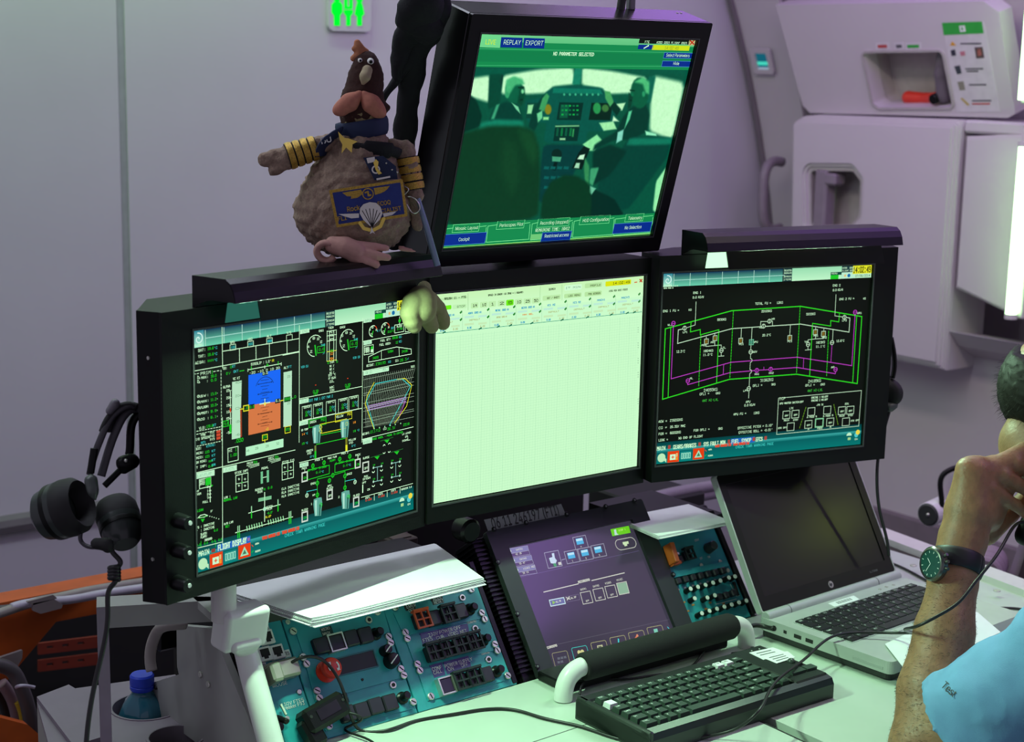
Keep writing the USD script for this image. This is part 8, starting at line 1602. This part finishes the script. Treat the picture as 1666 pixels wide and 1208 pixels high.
wb([(100, 715, 0), (140, 705, -.015), (175, 708, -.012), (215, 716, -.01)], .0028, cable_white, 'cable_tie', 'lilac cable tie around the thick hose', YR - .085, 30, 'cable tie')

# ================================================================ dark equipment behind the console
eb = thing('equipment_box', 'dark equipment box behind the console below the monitors', 'equipment', (-.2, .55, FLOOR))
xr = ony(955, 820, .42)[0]
xl = ony(275, 900, .56)[0]
part(eb, 'body', bx(xl, xr, .42, .56, FLOOR, -.17, .01), black_matte, w=True)
for i in range(4): part(eb, 'vent', bx(xl + .06 + i * .09, xl + .12 + i * .09, .415, .421, -.30, -.285), MATS['dark_grey'], w=True)
bb = thing('brown_box', 'small brown box between the console lip and the left monitor', 'box', ony(690, 890, .30))
a, b = ony(640, 882, .30), ony(672, 908, .30); part(bb, 'carton', bx(a[0], b[0] + .01, .30, .36, b[2] - .03, a[2], .002), mat('carton_brown', (.07, .055, .045), .7), w=True)
part(bb, 'flap', bx(a[0] + .004, b[0], .305, .355, a[2], a[2] + .002), mat('carton_top', (.10, .08, .065), .7), w=True)
for i, (p, m, lab) in enumerate((([(430, 960), (480, 935), (530, 918), (580, 900)], cable_white, 'lilac wire in the dark gap behind the left monitor'), ([(540, 915), (560, 900), (590, 893), (650, 890)], mat('cable_teal', (.12, .20, .20), .5), 'teal wire in the dark gap behind the left monitor'), ([(500, 925), (540, 905), (600, 880), (660, 868)], mat('cable_plum', (.10, .05, .08), .5), 'plum wire in the dark gap behind the left monitor'))):
    solo(('lilac_wire', 'teal_wire', 'plum_wire')[i], sweep(spline([ony(x, y, .33 + .01 * i) for x, y in p], 30), .006, n=8), m, lab, 'wire', smooth=True)
a, b = ony(648, 863, .34), ony(656, 886, .34); solo('small_post', cyl(.006, .10, (a[0], .34, (a[2] + b[2]) / 2), n=14), cable_white, 'short pale post behind the console lip under the monitor joint', 'post', smooth=True)
# right hand side: conduits and a dark box beyond the touch display
for i, (p, r, lab) in enumerate((([(1020, 826), (1060, 812), (1110, 800), (1170, 790), (1240, 782)], .012, 'upper mauve conduit behind the touch display'), ([(1020, 838), (1070, 822), (1120, 812), (1180, 800), (1240, 792)], .011, 'lower mauve conduit behind the touch display'))):
    solo('conduit', sweep(spline([ony(x, y, .46) for x, y in p], 40), r, n=12), mat('conduit_mauve_%d' % i, (.24, .21, .25), .4), lab, 'conduit', smooth=True)
a, b = ony(1046, 818, .44), ony(1146, 862, .44); solo('dark_case', bx(a[0], b[0], .44, .60, b[2] - .10, a[2] - .004, .004), black_matte, 'dark case under the conduits right of the touch display', 'case')
# stop box, small black fitting left of the touch display
solo('swivel_fitting', cyl(.018, .03, tuple(ony(758, 862, .06)), 'y', 24, ch=.004), black_metal, 'small round black fitting left of the touch display', 'fitting', smooth=30)
# crew seat at the far right behind the arm
dS = 3.05
cs = thing('crew_seat', 'folded crew seat with a round mauve roll beside the cabin side', 'seat', ond(1630, 930, dS + .2))
sp = lambda x, y, d=0.: ond(x, y, dS + d)
seat_m = mat('seat_mauve', (.26, .20, .24), .6); 
part(cs, 'roll', mv(lathe([(0, -.05), (.030, -.05), (.034, -.046), (.034, -.03), (.032, -.028), (.034, -.026), (.034, .0), (.032, .002), (.034, .004), (.034, .046), (.030, .05), (0, .05)], (0, 0, 0), 32, AX['x']), sp(1606, 926), Rz(.5)), seat_m, smooth=35, w=True)
part(cs, 'back_shell', hull([sp(*p) for p in ((1632, 960, 0), (1672, 845, 0), (1700, 845, 0), (1700, 965, 0), (1632, 960, .1), (1672, 845, .1), (1700, 845, .1), (1700, 965, .1))]), mat('seat_shell', (.30, .26, .29), .5), w=True)
part(cs, 'cushion', hull([sp(*p) for p in ((1650, 958, -.01), (1685, 850, -.01), (1760, 850, -.01), (1760, 965, -.01), (1650, 958, .03), (1685, 850, .03), (1760, 850, .03), (1760, 965, .03))]), mat('seat_dark', (.035, .025, .025), .8), w=True)
part(cs, 'leg', hull([sp(1660, 960, a_) + (dx_, 0, z_) for a_ in (0, .06) for dx_ in (0, .05) for z_ in (0, -.75)]), MATS['mid_grey'], w=True)
# door side roller and hook
rl = thing('roller_fitting', 'white roller with a dark end and black hooked loop on the cabin side', 'fitting', ond(1520, 830, 3.3))
s3 = lambda x, y, d=0.: ond(x, y, 3.3 + d)
ax3 = s3(1545, 822, .06) - s3(1510, 838); 
R3 = trimesh.geometry.align_vectors([0, 0, 1], ax3 / np.linalg.norm(ax3))[:3, :3]
part(rl, 'roller', lathe([(0, 0), (.024, 0), (.025, .002), (.025, .075), (0, .075)], s3(1510, 838), 28, R3), white_plastic, smooth=35, w=True)
part(rl, 'end_cap', lathe([(0, -.003), (.020, -.003), (.024, .0005), (0, .0005)], s3(1510, 838), 28, R3), MATS['dark_grey'], smooth=35, w=True); part(rl, 'bolt', sph(.004, s3(1510, 838, -.003), 2), chrome, smooth=True, w=True)
part(rl, 'loop', tube([s3(1531, 825), s3(1530, 795), s3(1533, 775), s3(1548, 764), s3(1580, 762), s3(1600, 790), s3(1600, 830)], .0055, 10), black, smooth=True, w=True)
part(rl, 'mount', hull([s3(*p) for p in ((1534, 860, .02), (1534, 790, .02), (1548, 772, .02), (1600, 772, .02), (1600, 860, .02), (1534, 860, .05), (1534, 790, .05), (1548, 772, .05), (1600, 772, .05), (1600, 860, .05))]), white_paint, w=True)
# cable from the top monitor
solo('monitor_cable', sweep(spline([xf(FT, p) for p in ((.085, .05, .165), (.088, .055, .20), (.10, .05, .24), (.10, .05, .34))], 40), .006, n=10), cable_black, 'black cable rising behind the tilted top monitor', 'cable', smooth=True)
solo('monitor_bracket', bx(xf(FT, (.10, .05, .17))[0], xf(FT, (.112, .05, .17))[0], xf(FT, (.1, .05, .17))[1], xf(FT, (.1, .06, .17))[1], xf(FT, (.1, .05, .172))[2], CEIL - .01, .002), MATS['mid_grey'], 'slim grey bracket rod above the tilted top monitor', 'bracket')
